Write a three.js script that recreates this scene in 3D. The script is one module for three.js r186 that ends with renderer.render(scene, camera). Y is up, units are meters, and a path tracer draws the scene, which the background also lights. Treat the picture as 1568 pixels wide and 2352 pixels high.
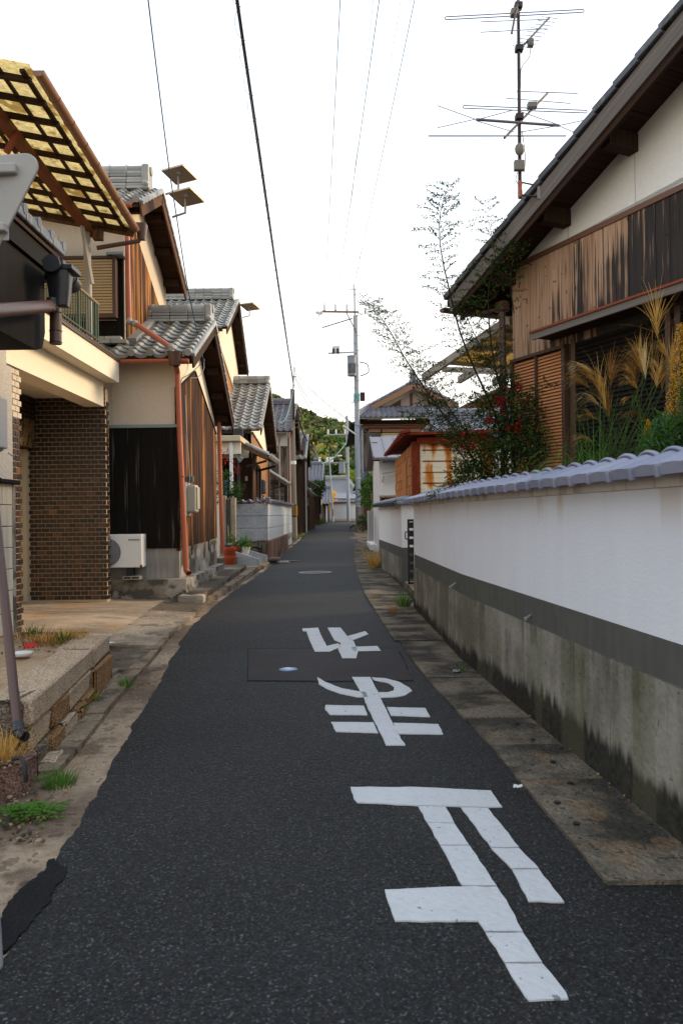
import * as THREE from 'three';
import { mergeGeometries } from 'three/addons/utils/BufferGeometryUtils.js';
import { RoundedBoxGeometry } from 'three/addons/geometries/RoundedBoxGeometry.js';

// ---------- camera, sky, sun, exposure ----------
const scene = new THREE.Scene();
const HC = 1.5475, F = 1750, CX = 784, HY = 1181, ROLL = 0.012, RISE = 0.0135;   // lens data, in units of a 1568 x 2352 picture
const camera = new THREE.PerspectiveCamera(2 * Math.atan(1176 / F) * 180 / Math.PI, 682 / 1024, 0.05, 3000);
camera.position.set(0, HC, 0);
camera.rotation.set(0.0029, 0, -ROLL, 'XYZ');
camera.focus = 15; camera.userData.fStop = 9;
scene.add(camera);
const renderer = new THREE.WebGLRenderer({ antialias: true });
renderer.setSize(682, 1024);
renderer.toneMapping = THREE.LinearToneMapping;
renderer.toneMappingExposure = 1.55;
renderer.shadowMap.enabled = true;
{ // high thin evening overcast: pale blue overhead, warm white low down
  const w = 256, h = 128, a = new Float32Array(w * h * 4);
  for (let j = 0; j < h; j++) for (let i = 0; i < w; i++) {
    const el = Math.max(0, ((j + 0.5) / h - 0.5) * Math.PI), t = Math.sin(el), k = Math.pow(1 - t, 2.2);
    const o = (j * w + i) * 4, wob = 1 + 0.02 * Math.sin(i * 0.2 + 3 * t) * t;
    a[o] = (0.76 + 0.34 * k) * wob; a[o + 1] = (0.9 + 0.1 * k) * wob; a[o + 2] = (1.1 - 0.3 * k) * wob; a[o + 3] = 1;
  }
  const sky = new THREE.DataTexture(a, w, h, THREE.RGBAFormat, THREE.FloatType);
  sky.mapping = THREE.EquirectangularReflectionMapping; sky.magFilter = THREE.LinearFilter; sky.colorSpace = THREE.LinearSRGBColorSpace; sky.needsUpdate = true;
  scene.background = sky; scene.environment = sky;
}
const sun = new THREE.DirectionalLight(new THREE.Color(1, 0.75, 0.46), 2.7);
sun.position.set(34, 17, -28); sun.target.position.set(0, 1, -14);
sun.castShadow = true; sun.shadow.radius = 34; sun.shadow.mapSize.set(2048, 2048);
Object.assign(sun.shadow.camera, { left: -40, right: 40, top: 40, bottom: -40, far: 120 });
scene.add(sun, sun.target);

// ---------- small tools ----------
{ const t = THREE.BufferGeometry.prototype.toNonIndexed; THREE.BufferGeometry.prototype.toNonIndexed = function () { return this.index ? t.call(this) : this; }; }
let seed = 12345;
const R = () => { seed = (seed * 1664525 + 1013904223) >>> 0; return seed / 4294967296; };
const rr = (a, b) => a + (b - a) * R();
const V = (x, y, d) => new THREE.Vector3(x, y, -d);             // right, up, distance ahead
const gy = d => RISE * Math.max(-5, Math.min(d, 75));            // the street climbs gently away from us
function ray(px, py) { const u = px - CX, v = py - 1176; const a = u - v * ROLL, b = v + u * ROLL; return [a / F, (b - 5) / F]; }
const at = (px, py, d) => { const [a, b] = ray(px, py); return V(a * d, HC - b * d, d); };
const G = (px, py, up = 0) => { const [a, b] = ray(px, py); const d = (HC - up) / (b + RISE); return V(a * d, gy(d) + up, d); };
const used = {};
const numbered = n => { const k = used[n] = (used[n] ?? -1) + 1; return k ? `${n}_${String(k).padStart(3, '0')}` : n; };
const baseOf = new WeakMap();
function thing(name, label, category, base = V(0, 0, 0), group, turn) {
  const g = new THREE.Group(); g.name = numbered(name); g.position.copy(base); if (turn) g.rotation.y = turn;
  g.userData = { label, category }; if (group) g.userData.group = group;
  scene.add(g); baseOf.set(g, turn !== undefined ? new THREE.Vector3() : base.clone()); return g;
}
function P(parent, name, geo, mat, extra) {                       // a part; its geometry is given in the place's own axes
  const b = baseOf.get(parent); geo.translate(-b.x, -b.y, -b.z);
  const m = new THREE.Mesh(geo, mat); m.name = numbered(name); m.castShadow = m.receiveShadow = true;
  if (extra) Object.assign(m.userData, extra);
  parent.add(m); baseOf.set(m, b); return m;
}
const mtx = new THREE.Matrix4();
function piece(parent, name, geo, mat, pos, quat, scl) {          // a part that shares its geometry with others
  const b = baseOf.get(parent), m = new THREE.Mesh(geo, mat); m.name = numbered(name); m.castShadow = m.receiveShadow = true;
  m.position.copy(pos).sub(b); if (quat) m.quaternion.copy(quat); if (scl) m.scale.copy(scl);
  parent.add(m); baseOf.set(m, b); return m;
}
function struct(name, geo, mat) { const m = new THREE.Mesh(geo, mat); m.name = numbered(name); m.userData.kind = 'structure'; m.castShadow = m.receiveShadow = true; scene.add(m); baseOf.set(m, new THREE.Vector3()); return m; }
const UPV = new THREE.Vector3(0, 1, 0);
function raw(pos, uv) { const g = new THREE.BufferGeometry(); g.setAttribute('position', new THREE.Float32BufferAttribute(pos, 3)); g.setAttribute('uv', new THREE.Float32BufferAttribute(uv, 2)); g.computeVertexNormals(); return g; }
function slab(pts, e, o = {}) {                                   // flat polygon pushed along e: a plate with thickness
  const n = e.clone().normalize(); let vD = o.v || (Math.abs(n.y) > 0.9 ? new THREE.Vector3(0, 0, -1) : UPV.clone().addScaledVector(n, -n.y).normalize());
  const uD = new THREE.Vector3().crossVectors(vD, n), ou = o.ou ?? 0, ov = o.ov ?? 0;
  const q = pts.map(p => new THREE.Vector2(p.dot(uD), p.dot(vD))); if (THREE.ShapeUtils.isClockWise(q)) { q.reverse(); pts = [...pts].reverse(); }
  const tri = THREE.ShapeUtils.triangulateShape(q, []), pos = [], uv = [], fr = pts.map(p => p.clone().add(e));
  for (const t of tri) { for (const k of t) { pos.push(...fr[k].toArray()); uv.push(q[k].x + ou, q[k].y + ov); } for (const k of [t[2], t[1], t[0]]) { pos.push(...pts[k].toArray()); uv.push(q[k].x + ou, q[k].y + ov); } }
  const th = e.length();
  for (let i = 0; i < pts.length; i++) { const j = (i + 1) % pts.length, up = Math.abs(q[j].y - q[i].y) > Math.abs(q[j].x - q[i].x);
    const A = [pts[i], pts[j], fr[j], fr[i]], U = up ? [[q[i].x, q[i].y], [q[j].x, q[j].y], [q[j].x + th, q[j].y], [q[i].x + th, q[i].y]] : [[q[i].x, q[i].y], [q[j].x, q[j].y], [q[j].x, q[j].y + th], [q[i].x, q[i].y + th]];
    for (const k of [0, 1, 2, 0, 2, 3]) { pos.push(...A[k].toArray()); uv.push(U[k][0] + ou, U[k][1] + ov); } }
  return raw(pos, uv);
}
function metricUV(g, ou = 0, ov = 0, swap = false) {              // uv in metres from the way each face points
  if (g.index) g = g.toNonIndexed(); const p = g.attributes.position, uv = [], a = new THREE.Vector3(), b = new THREE.Vector3(), c = new THREE.Vector3(), n = new THREE.Vector3();
  for (let i = 0; i < p.count; i += 3) { a.fromBufferAttribute(p, i); b.fromBufferAttribute(p, i + 1); c.fromBufferAttribute(p, i + 2); n.subVectors(b, a).cross(c.clone().sub(a)); const X = Math.abs(n.x), Y = Math.abs(n.y), Z = Math.abs(n.z);
    for (const v of [a, b, c]) { let s = Y >= X && Y >= Z ? [v.x, v.z] : X >= Z ? [v.z, v.y] : [v.x, v.y]; if (swap) s = [s[1], s[0]]; uv.push(s[0] + ou, s[1] + ov); } }
  g.setAttribute('uv', new THREE.Float32BufferAttribute(uv, 2)); return g;
}
function box(x0, x1, y0, y1, d0, d1, swap, off = 0) { const g = new THREE.BoxGeometry(Math.abs(x1 - x0), Math.abs(y1 - y0), Math.abs(d1 - d0)); g.translate((x0 + x1) / 2, (y0 + y1) / 2, -(d0 + d1) / 2); return metricUV(g, off, off * 1.7, swap); }
function rbox(x0, x1, y0, y1, d0, d1, r = 0.01, s = 2) { const g = new RoundedBoxGeometry(Math.abs(x1 - x0), Math.abs(y1 - y0), Math.abs(d1 - d0), s, r); g.translate((x0 + x1) / 2, (y0 + y1) / 2, -(d0 + d1) / 2); return metricUV(g); }
function beam(A, B, w, h, up = UPV) {                             // a bar between two points, w wide and h deep
  const dir = B.clone().sub(A), L = dir.length(); dir.normalize(); let side = new THREE.Vector3().crossVectors(dir, up); if (side.length() < 1e-4) side.set(1, 0, 0); side.normalize(); const top = new THREE.Vector3().crossVectors(side, dir);
  const g = metricUV(new THREE.BoxGeometry(w, h, L), rr(0, 5), rr(0, 5)); mtx.makeBasis(side, top, dir.clone().negate()); g.applyMatrix4(mtx); const c = A.clone().add(B).multiplyScalar(0.5); g.translate(c.x, c.y, c.z); return g;
}
function tube(pts, r, seg = 8, tub) { const c = pts.length === 2 ? new THREE.LineCurve3(...pts) : new THREE.CatmullRomCurve3(pts, false, 'catmullrom', 0.4); return new THREE.TubeGeometry(c, tub ?? (pts.length === 2 ? 1 : pts.length * 5), r, seg).toNonIndexed(); }
function pipe(pts, r, seg = 10) { // straight runs with short bends
  const all = []; for (let i = 0; i + 1 < pts.length; i++) { all.push(new THREE.TubeGeometry(new THREE.LineCurve3(pts[i], pts[i + 1]), 1, r, seg).toNonIndexed()); if (i) { const s = new THREE.SphereGeometry(r * 1.04, seg, 6).toNonIndexed(); s.translate(...pts[i].toArray()); all.push(s); } }
  return mergeGeometries(all);
}
function rod(A, B, r0, r1 = r0, seg = 8) { const L = A.distanceTo(B), g = new THREE.CylinderGeometry(r1, r0, L, seg).toNonIndexed(); g.translate(0, L / 2, 0); g.applyQuaternion(new THREE.Quaternion().setFromUnitVectors(UPV, B.clone().sub(A).normalize())); g.translate(A.x, A.y, A.z); return g; }
const M3 = mergeGeometries;
function groundPoly(pts, up) { return slab(pts.map(p => V(p.x, gy(-p.z) + up - 0.03, -p.z)), new THREE.Vector3(0, 0.03, 0)); }

// ---------- textures ----------
const HT = new Float32Array(65536); { let h = 99991; for (let i = 0; i < 65536; i++) { h = (Math.imul(h, 1664525) + 1013904223) >>> 0; HT[i] = ((h ^ (h >>> 15)) >>> 0) / 4294967296; } }
const hsh = (x, y, s) => HT[(Math.imul(x, 40503) + Math.imul(y, 30011) + Math.imul(s, 7919) + (Math.imul(x ^ (y << 7), 2654435) >>> 9)) & 65535];
function vn(x, y, px, py, s) { const i = x | 0, j = y | 0, f = x - i, g = y - j, i0 = i % px, i1 = (i + 1) % px, j0 = j % py, j1 = (j + 1) % py, a = f * f * (3 - 2 * f), b = g * g * (3 - 2 * g), p = hsh(i0, j0, s), r = hsh(i0, j1, s);
  return (p + (hsh(i1, j0, s) - p) * a) * (1 - b) + (r + (hsh(i1, j1, s) - r) * a) * b; }
const fbm = (u, v, fx, fy, o, s) => { let a = 0, w = 0.5, n = 0; for (let k = 0; k < o; k++) { a += w * vn(u * fx, v * fy, fx, fy, s + k); n += w; w *= 0.5; fx *= 2; fy *= 2; } return a / n; };
const enc = c => { c = Math.max(0, Math.min(1, c)); return Math.round(255 * (c <= 0.0031308 ? 12.92 * c : 1.055 * Math.pow(c, 1 / 2.4) - 0.055)); };
const ENC = new Uint8Array(8193).map((_, i) => enc(i / 8192)), LIN = new Uint8Array(8193).map((_, i) => Math.round(i / 8192 * 255));
function tex(w, h, mx, my, fn, lin) {                             // fn(u, v) gives a linear colour; the picture covers mx by my metres
  const a = new Uint8Array(w * h * 4), T = lin ? LIN : ENC, q = x => T[x <= 0 ? 0 : x >= 1 ? 8192 : (x * 8192) | 0]; let o = 0;
  for (let j = 0; j < h; j++) for (let i = 0; i < w; i++, o += 4) { const c = fn(i / w, j / h, i, j); if (typeof c === 'number') a[o] = a[o + 1] = a[o + 2] = q(c); else { a[o] = q(c[0]); a[o + 1] = q(c[1]); a[o + 2] = q(c[2]); } a[o + 3] = 255; }
  const t = new THREE.DataTexture(a, w, h, THREE.RGBAFormat); t.wrapS = t.wrapT = THREE.RepeatWrapping; t.magFilter = t.minFilter = THREE.LinearFilter; t.colorSpace = lin ? THREE.NoColorSpace : THREE.SRGBColorSpace; t.repeat.set(1 / mx, 1 / my); t.needsUpdate = true; return t;
}
const mixc = (a, b, t) => [a[0] + (b[0] - a[0]) * t, a[1] + (b[1] - a[1]) * t, a[2] + (b[2] - a[2]) * t];
const sst = (a, b, x) => { x = Math.max(0, Math.min(1, (x - a) / (b - a))); return x * x * (3 - 2 * x); };
const mat = o => new THREE.MeshPhysicalMaterial({ roughness: 0.85, specularIntensity: (o.roughness ?? 0.85) > 0.6 ? 0.25 : 0.8, side: THREE.DoubleSide, ...o, ...(Array.isArray(o.color) ? { color: new THREE.Color(...o.color) } : {}) });
const grain = tex(256, 256, 0.5, 0.5, (u, v) => fbm(u, v, 24, 24, 3, 5), true);
const M = {};
{
  const asphB = tex(1280, 1280, 3.2, 3.2, (u, v, i, j) => { const c = vn(u * 640, v * 640, 640, 640, 1), d = vn(u * 430, v * 430, 430, 430, 2), s = hsh(i, j, 3), big = fbm(u, v, 5, 5, 4, 9); const st = sst(0.66, 0.88, c * 0.6 + d * 0.4); const warm = hsh(i >> 2, j >> 2, 8);
    const b = 0.0085 + 0.010 * big + 0.018 * (d - 0.4) * (0.5 + c) + 0.08 * st * (0.4 + s); return [b * (0.96 + 0.14 * warm), b * 1.0, b * (1.04 - 0.14 * warm)]; });
  const asphH = tex(1024, 1024, 3.2, 3.2, (u, v) => vn(u * 211, v * 211, 211, 211, 2) * 0.6 + 0.4 * vn(u * 410, v * 410, 410, 410, 4), true);
  M.asphalt = mat({ map: asphB, bumpMap: asphH, bumpScale: 0.004, roughness: 0.72, specularIntensity: 0.36 });
  M.patch = mat({ map: tex(512, 512, 2, 2, (u, v, i, j) => { const b = 0.008 + 0.012 * fbm(u, v, 6, 6, 4, 21) + 0.012 * hsh(i, j, 2) + 0.015 * sst(0.8, 0.95, vn(u * 180, v * 180, 180, 180, 6)); return [b * 1.3, b * 1.0, b * 1.04]; }), roughness: 0.72, specularIntensity: 0.3, bumpMap: asphH, bumpScale: 0.002 });
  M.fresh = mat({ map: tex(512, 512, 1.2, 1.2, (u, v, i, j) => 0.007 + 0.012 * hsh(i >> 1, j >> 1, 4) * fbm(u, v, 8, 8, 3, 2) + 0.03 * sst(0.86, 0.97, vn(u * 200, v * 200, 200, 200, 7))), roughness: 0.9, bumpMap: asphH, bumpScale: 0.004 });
  M.paint = mat({ map: tex(512, 512, 1.3, 1.3, (u, v, i, j) => { const w = 0.47 + 0.05 * fbm(u, v, 10, 10, 4, 31) - 0.05 * hsh(i, j, 5) * sst(0.5, 0.8, fbm(u, v, 40, 40, 2, 3)); const cr = 1; const chip = fbm(u, v, 60, 60, 3, 11) + 0.3 * (fbm(u, v, 5, 5, 3, 13) - 0.5) > 0.86 ? 0.4 : 1; return [w * cr * chip, w * cr * chip * 1.0, w * cr * chip * 1.0]; }), roughness: 0.7, bumpMap: grain, bumpScale: 0.003 });
  const sandy = (s, a, b) => (u, v, i, j) => { const n = fbm(u, v, 4, 4, 5, s), m = fbm(u, v, 40, 40, 3, s + 4), h = hsh(i, j, s); const dk = sst(0.56, 0.7, fbm(u, v, 11, 11, 4, s + 9)), pt = m > 0.71 ? 0.55 : 1; return mixc(a, b, sst(0.3, 0.7, n)).map(c => c * (0.66 + 0.6 * m) * (0.8 + 0.4 * h) * (1 - 0.45 * dk) * pt); };
  M.gutter = mat({ map: tex(640, 640, 2.5, 2.5, sandy(41, [0.14, 0.1, 0.068], [0.32, 0.235, 0.16])), roughness: 0.95, bumpMap: grain, bumpScale: 0.01 });
  M.kerb = mat({ map: tex(512, 512, 2, 2, sandy(51, [0.13, 0.096, 0.065], [0.27, 0.205, 0.14])), roughness: 0.95, bumpMap: grain, bumpScale: 0.012 });
  M.drive = mat({ map: tex(768, 768, 4, 4, (u, v, i, j) => { const n = fbm(u, v, 3, 9, 5, 61), m = fbm(u, v, 60, 60, 2, 3), st = fbm(u, v, 4, 26, 4, 62), ru = sst(0.62, 0.8, fbm(u, v, 3, 3, 3, 64)); let c = mixc([0.23, 0.18, 0.13], [0.38, 0.3, 0.215], sst(0.3, 0.65, n)); c = mixc(c, [0.14, 0.115, 0.09], 0.7 * sst(0.58, 0.75, st)); c = mixc(c, [0.4, 0.2, 0.05], 0.45 * ru); return c.map(x => x * (0.85 + 0.3 * m)); }), roughness: 0.92, bumpMap: grain, bumpScale: 0.004 });
  M.drive2 = mat({ map: tex(512, 512, 2, 2, sandy(71, [0.2, 0.165, 0.125], [0.34, 0.275, 0.2])), roughness: 0.95, bumpMap: grain, bumpScale: 0.006 });
  M.terrace = mat({ map: tex(512, 512, 2, 2, sandy(81, [0.095, 0.075, 0.054], [0.22, 0.175, 0.125])), roughness: 0.95, bumpMap: grain, bumpScale: 0.004 });
  M.slabstone = [0, 1, 2].map(k => mat({ map: tex(512, 512, 1.4, 1.4, (u, v, i, j) => { const n = fbm(u, v, 5, 5, 5, 90 + k), m = fbm(u, v, 50, 50, 3, 95), o = sst(0.6, 0.75, fbm(u, v, 9, 9, 3, 99 + k)); let c = mixc([0.045, 0.04, 0.032], [0.165, 0.135, 0.1], sst(0.3, 0.68, n)); c = mixc(c, [0.2, 0.12, 0.06], 0.4 * o); const pit = m > 0.72 ? 0.4 : 1; return c.map(x => x * (0.6 + 0.75 * m) * pit * (0.8 + 0.4 * hsh(i, j, 1))); }), roughness: 0.92, bumpMap: grain, bumpScale: 0.014 }));
  M.earth = mat({ map: tex(512, 512, 3, 3, sandy(101, [0.09, 0.065, 0.045], [0.19, 0.14, 0.09])), roughness: 1 });
  M.sand = mat({ map: tex(512, 512, 1, 1, (u, v, i, j) => { const n = fbm(u, v, 4, 4, 4, 111), m = fbm(u, v, 60, 60, 2, 3); return mixc([0.3, 0.19, 0.1], [0.52, 0.38, 0.25], n).map(x => x * (0.7 + 0.5 * m) * (0.85 + 0.3 * hsh(i, j, 3))); }), roughness: 1, bumpMap: grain, bumpScale: 0.01 });
  const plaster = (c, s, d = 0.08) => tex(512, 512, 2, 2, (u, v, i, j) => { const n = fbm(u, v, 3, 2, 4, s), m = fbm(u, v, 70, 70, 2, s + 1); return c.map(x => x * (1 - d * 1.3 + d * n * 1.6) * (0.96 + 0.08 * m)); });
  const rough = tex(256, 256, 0.5, 0.5, (u, v) => fbm(u, v, 30, 30, 3, 17), true);
  M.cream = mat({ map: plaster([0.62, 0.52, 0.4], 121), roughness: 0.9, bumpMap: rough, bumpScale: 0.004 });
  M.creamL = mat({ map: plaster([0.74, 0.66, 0.52], 122, 0.05), roughness: 0.85, bumpMap: rough, bumpScale: 0.002 });
  M.white = mat({ map: plaster([0.72, 0.71, 0.7], 123, 0.05), roughness: 0.9, bumpMap: rough, bumpScale: 0.003 });
  M.greyPl = mat({ map: plaster([0.52, 0.47, 0.41], 124, 0.07), roughness: 0.95, bumpMap: rough, bumpScale: 0.006 });
  M.gableWhite = mat({ map: plaster([0.83, 0.815, 0.76], 125, 0.04), roughness: 0.85, bumpMap: rough, bumpScale: 0.002 });
  M.block = mat({ map: tex(512, 512, 2, 2, (u, v) => { const n = fbm(u, v, 4, 2, 4, 131), s = fbm(u, v, 30, 3, 3, 133); return mixc([0.5, 0.42, 0.32], [0.62, 0.54, 0.43], n).map(x => x * (0.75 + 0.4 * s)); }), roughness: 0.95, bumpMap: rough, bumpScale: 0.003 });
  M.plinth = mat({ map: tex(512, 512, 2, 2, (u, v, i, j) => { const n = fbm(u, v, 4, 4, 5, 141), s = sst(0.5, 0.68, fbm(u, v, 6, 7, 4, 143)), m = sst(0.6, 0.7, fbm(u, v, 9, 9, 4, 145)); let c = mixc([0.2, 0.17, 0.13], [0.33, 0.29, 0.24], n); c = mixc(c, [0.055, 0.05, 0.04], 0.85 * s); c = mixc(c, [0.5, 0.45, 0.38], 0.5 * m); return c.map(x => x * (0.85 + 0.3 * hsh(i, j, 2))); }), roughness: 0.95, bumpMap: rough, bumpScale: 0.008 });
  M.ribbed = mat({ map: tex(512, 512, 1.5, 1.5, (u, v) => { const s = fbm(u, v, 60, 3, 3, 151), n = fbm(u, v, 4, 4, 4, 152); return mixc([0.2, 0.19, 0.165], [0.36, 0.335, 0.3], n).map(x => x * (0.7 + 0.5 * s)); }), roughness: 0.9 });
  const granite = (a, b, c, s) => tex(512, 512, 0.8, 0.8, (u, v, i, j) => { const h = vn(u * 170, v * 170, 170, 170, s), k = vn(u * 120, v * 120, 120, 120, s + 1), n = fbm(u, v, 4, 4, 3, s + 3); return mixc(mixc(a, b, sst(0.35, 0.65, h)), c, sst(0.68, 0.8, k)).map(x => x * (0.8 + 0.4 * n)); });
  M.granite = mat({ map: granite([0.24, 0.25, 0.26], [0.38, 0.39, 0.4], [0.1, 0.1, 0.11], 161), roughness: 0.6 });
  M.graniteW = mat({ map: granite([0.5, 0.49, 0.47], [0.66, 0.65, 0.62], [0.36, 0.36, 0.36], 162), roughness: 0.6 });
  M.oldGranite = mat({ map: granite([0.32, 0.22, 0.14], [0.54, 0.41, 0.285], [0.16, 0.11, 0.07], 163), roughness: 0.95, bumpMap: rough, bumpScale: 0.004 });
  M.rustStone = mat({ map: granite([0.17, 0.085, 0.035], [0.38, 0.22, 0.1], [0.08, 0.045, 0.025], 164), roughness: 0.95, bumpMap: rough, bumpScale: 0.006 });
  M.darkStone = mat({ map: granite([0.1, 0.08, 0.06], [0.2, 0.16, 0.12], [0.04, 0.035, 0.03], 165), roughness: 0.95, bumpMap: rough, bumpScale: 0.015 });
  M.brownStone = mat({ map: granite([0.14, 0.08, 0.06], [0.27, 0.16, 0.12], [0.07, 0.045, 0.04], 166), roughness: 0.9, bumpMap: rough, bumpScale: 0.01 });
  M.gatepost = mat({ map: granite([0.28, 0.23, 0.16], [0.42, 0.36, 0.27], [0.16, 0.13, 0.09], 167), roughness: 0.95, bumpMap: rough, bumpScale: 0.02 });
  // timber: long grain runs along v
  const wood = (s, fn) => tex(384, 512, 1, 2, (u, v) => { const g = fbm(u, v, 60, 2, 4, s), w = fbm(u, v, 9, 3, 3, s + 7), f = vn(u * 150, v * 5, 150, 5, s + 11); return fn(g, w, f, u, v); });
  const wbump = wood(3, (g, w, f) => [f * 0.6 + g * 0.4, f * 0.6 + g * 0.4, f * 0.6 + g * 0.4]); wbump.colorSpace = THREE.NoColorSpace;
  M.char = mat({ map: wood(171, (g, w, f, u, v) => { const s = sst(0.6, 0.74, g * 0.7 + f * 0.3) * sst(0.45, 0.7, w); return mixc([0.008, 0.0065, 0.005], [0.12, 0.095, 0.075], s * 0.9).map(x => x * (0.7 + 0.6 * f)); }), roughness: 0.8, bumpMap: wbump, bumpScale: 0.004 });
  M.streak = [0, 1].map(k => mat({ map: wood(181 + k * 5, (g, w, f, u, v) => { const s = sst(0.42, 0.58, g * 0.5 + f * 0.36 + w * 0.17); return mixc([0.007, 0.0035, 0.002], mixc([0.24, 0.085, 0.018], [0.52, 0.22, 0.055], f), s); }), roughness: 0.75, bumpMap: wbump, bumpScale: 0.005 }));
  M.streakDark = mat({ map: wood(191, (g, w, f) => { const s = sst(0.47, 0.7, g * 0.5 + f * 0.33 + w * 0.2); return mixc([0.008, 0.0045, 0.003], [0.13, 0.048, 0.015], s); }), roughness: 0.75, bumpMap: wbump, bumpScale: 0.005 });
  M.amber = mat({ map: wood(201, (g, w, f) => mixc([0.2, 0.075, 0.016], [0.46, 0.2, 0.05], sst(0.3, 0.7, g * 0.6 + w * 0.4)).map(x => x * (0.8 + 0.3 * f))), roughness: 0.6, bumpMap: wbump, bumpScale: 0.002 });
  M.greyWood = mat({ map: wood(211, (g, w, f) => { const s = sst(0.35, 0.65, g * 0.6 + w * 0.4); return mixc([0.045, 0.036, 0.03], [0.2, 0.165, 0.135], s).map(x => x * (0.75 + 0.4 * f)); }), roughness: 0.9, bumpMap: wbump, bumpScale: 0.004 });
  M.brownWood = mat({ map: wood(221, (g, w, f) => mixc([0.055, 0.028, 0.016], [0.16, 0.085, 0.05], g).map(x => x * (0.75 + 0.4 * f))), roughness: 0.8, bumpMap: wbump, bumpScale: 0.003 });
  M.darkWood = mat({ map: wood(231, (g, w, f) => mixc([0.02, 0.011, 0.007], [0.06, 0.032, 0.02], g).map(x => x * (0.75 + 0.4 * f))), roughness: 0.8, bumpMap: wbump, bumpScale: 0.003 });
  M.barge = mat({ map: wood(241, (g, w, f) => mixc([0.1, 0.085, 0.075], [0.22, 0.19, 0.17], g * 0.6 + f * 0.4)), roughness: 0.9, bumpMap: wbump, bumpScale: 0.003 });
  M.blackWood = mat({ map: wood(251, (g, w, f) => mixc([0.003, 0.0025, 0.002], [0.01, 0.008, 0.006], g)), roughness: 0.75 });
  // the weathered upper boards of the house on the right: pale brown at the sheltered end, scorched black streaks elsewhere
  M.weather = mat({ map: tex(1024, 512, 4, 1.6, (u, v, i, j) => { const x = u * 4, y = v * 1.6, g = fbm(u, v, 220, 2, 3, 261), f = vn(u * 520, v * 5, 520, 5, 262), w = fbm(u, v, 26, 3, 4, 263); const p = Math.floor(x / 0.17), tone = hsh(p, 3, 5);
    const d = sst(0.36, 0.78, x * 0.34 + (1.15 - y) * 0.5 * (0.5 + x * 0.4) + (w - 0.5) * 0.9 + (g - 0.5) * 1.2 + (f - 0.5) * 0.45 + (tone - 0.5) * 0.35 - 0.1); const kn = vn(u * 60, v * 30, 60, 30, 9) > 0.93 ? 0.35 : 1; const c = mixc([0.34, 0.19, 0.11], [0.6, 0.4, 0.265], 0.5 * g + 0.5 * tone); return mixc(c, [0.028, 0.027, 0.028], d * 0.97).map(z => z * (0.7 + 0.5 * f) * kn); }), roughness: 0.85, bumpMap: wbump, bumpScale: 0.004 });
  const tileMap = (c, s, spread = 0.35) => tex(256, 256, 0.9, 0.9, (u, v, i, j) => { const n = fbm(u, v, 6, 6, 4, s), m = sst(0.62, 0.75, fbm(u, v, 14, 14, 3, s + 4)); return mixc(c.map(x => x * (1 - spread / 2 + spread * n)), [0.3, 0.28, 0.2], 0.25 * m); });
  const tiles = (cs, rough, s) => cs.map((c, k) => mat({ map: tileMap(c, s + k * 3), roughness: rough, metalness: 0.0 }));
  M.tileS = tiles([[0.27, 0.265, 0.24], [0.33, 0.32, 0.285], [0.22, 0.215, 0.2]], 0.38, 301);       // silvered grey
  M.tileB = tiles([[0.17, 0.17, 0.2], [0.21, 0.21, 0.245], [0.145, 0.145, 0.17]], 0.4, 311);         // blue grey
  M.tileP = tiles([[0.13, 0.115, 0.135], [0.16, 0.14, 0.16], [0.11, 0.1, 0.115]], 0.42, 321);        // purplish grey
  M.tileW = tiles([[0.205, 0.215, 0.29], [0.24, 0.25, 0.325], [0.185, 0.195, 0.265]], 0.45, 331);      // pale lavender coping
  M.tileK = tiles([[0.06, 0.065, 0.08], [0.08, 0.085, 0.1], [0.045, 0.05, 0.06]], 0.4, 341);         // dark
  const br = [[0.022, 0.011, 0.008], [0.042, 0.02, 0.011], [0.012, 0.008, 0.007], [0.075, 0.032, 0.014], [0.03, 0.014, 0.008], [0.14, 0.06, 0.024]];
  M.brick = br.map((c, k) => mat({ map: tex(128, 64, 0.22, 0.12, (u, v) => c.map(x => x * (0.6 + 0.8 * fbm(u, v, 6, 6, 4, 400 + k)))), roughness: 0.35 }));
  M.olive = [[0.16, 0.115, 0.03], [0.1, 0.06, 0.015], [0.05, 0.025, 0.01], [0.18, 0.1, 0.03]].map((c, k) => mat({ map: tex(64, 64, 0.2, 0.2, (u, v) => c.map(x => x * (0.7 + 0.6 * fbm(u, v, 5, 5, 3, 420 + k)))), roughness: 0.4 }));
  M.mortar = mat({ color: [0.5, 0.4, 0.28], roughness: 0.95, bumpMap: grain, bumpScale: 0.003 });
  M.rustTin = mat({ map: tex(512, 512, 2.4, 2.4, (u, v) => { const n = fbm(u, v, 5, 5, 5, 441), dr = fbm(u, v, 14, 2, 4, 443), k = sst(0.5, 0.62, 0.45 * n + 0.55 * dr + 0.1 * (fbm(u, v, 60, 20, 2, 4) - 0.5)); return mixc([0.74, 0.66, 0.48], mixc([0.55, 0.2, 0.03], [0.2, 0.03, 0.012], sst(0.6, 0.7, n * 0.5 + dr * 0.5)), k); }), roughness: 0.8 });
  M.rust = mat({ map: tex(256, 256, 0.8, 0.8, (u, v) => mixc([0.1, 0.014, 0.008], [0.26, 0.05, 0.015], fbm(u, v, 8, 8, 4, 451))), roughness: 0.9 });
  M.shingle = [0, 1, 2].map(k => mat({ map: wood(461 + k, (g, w, f) => mixc([0.3, 0.1, 0.025], [0.62 - k * 0.07, 0.28 - k * 0.04, 0.085], g * 0.6 + w * 0.4).map(x => x * (0.75 + 0.4 * f))), roughness: 0.85 }));
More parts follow.
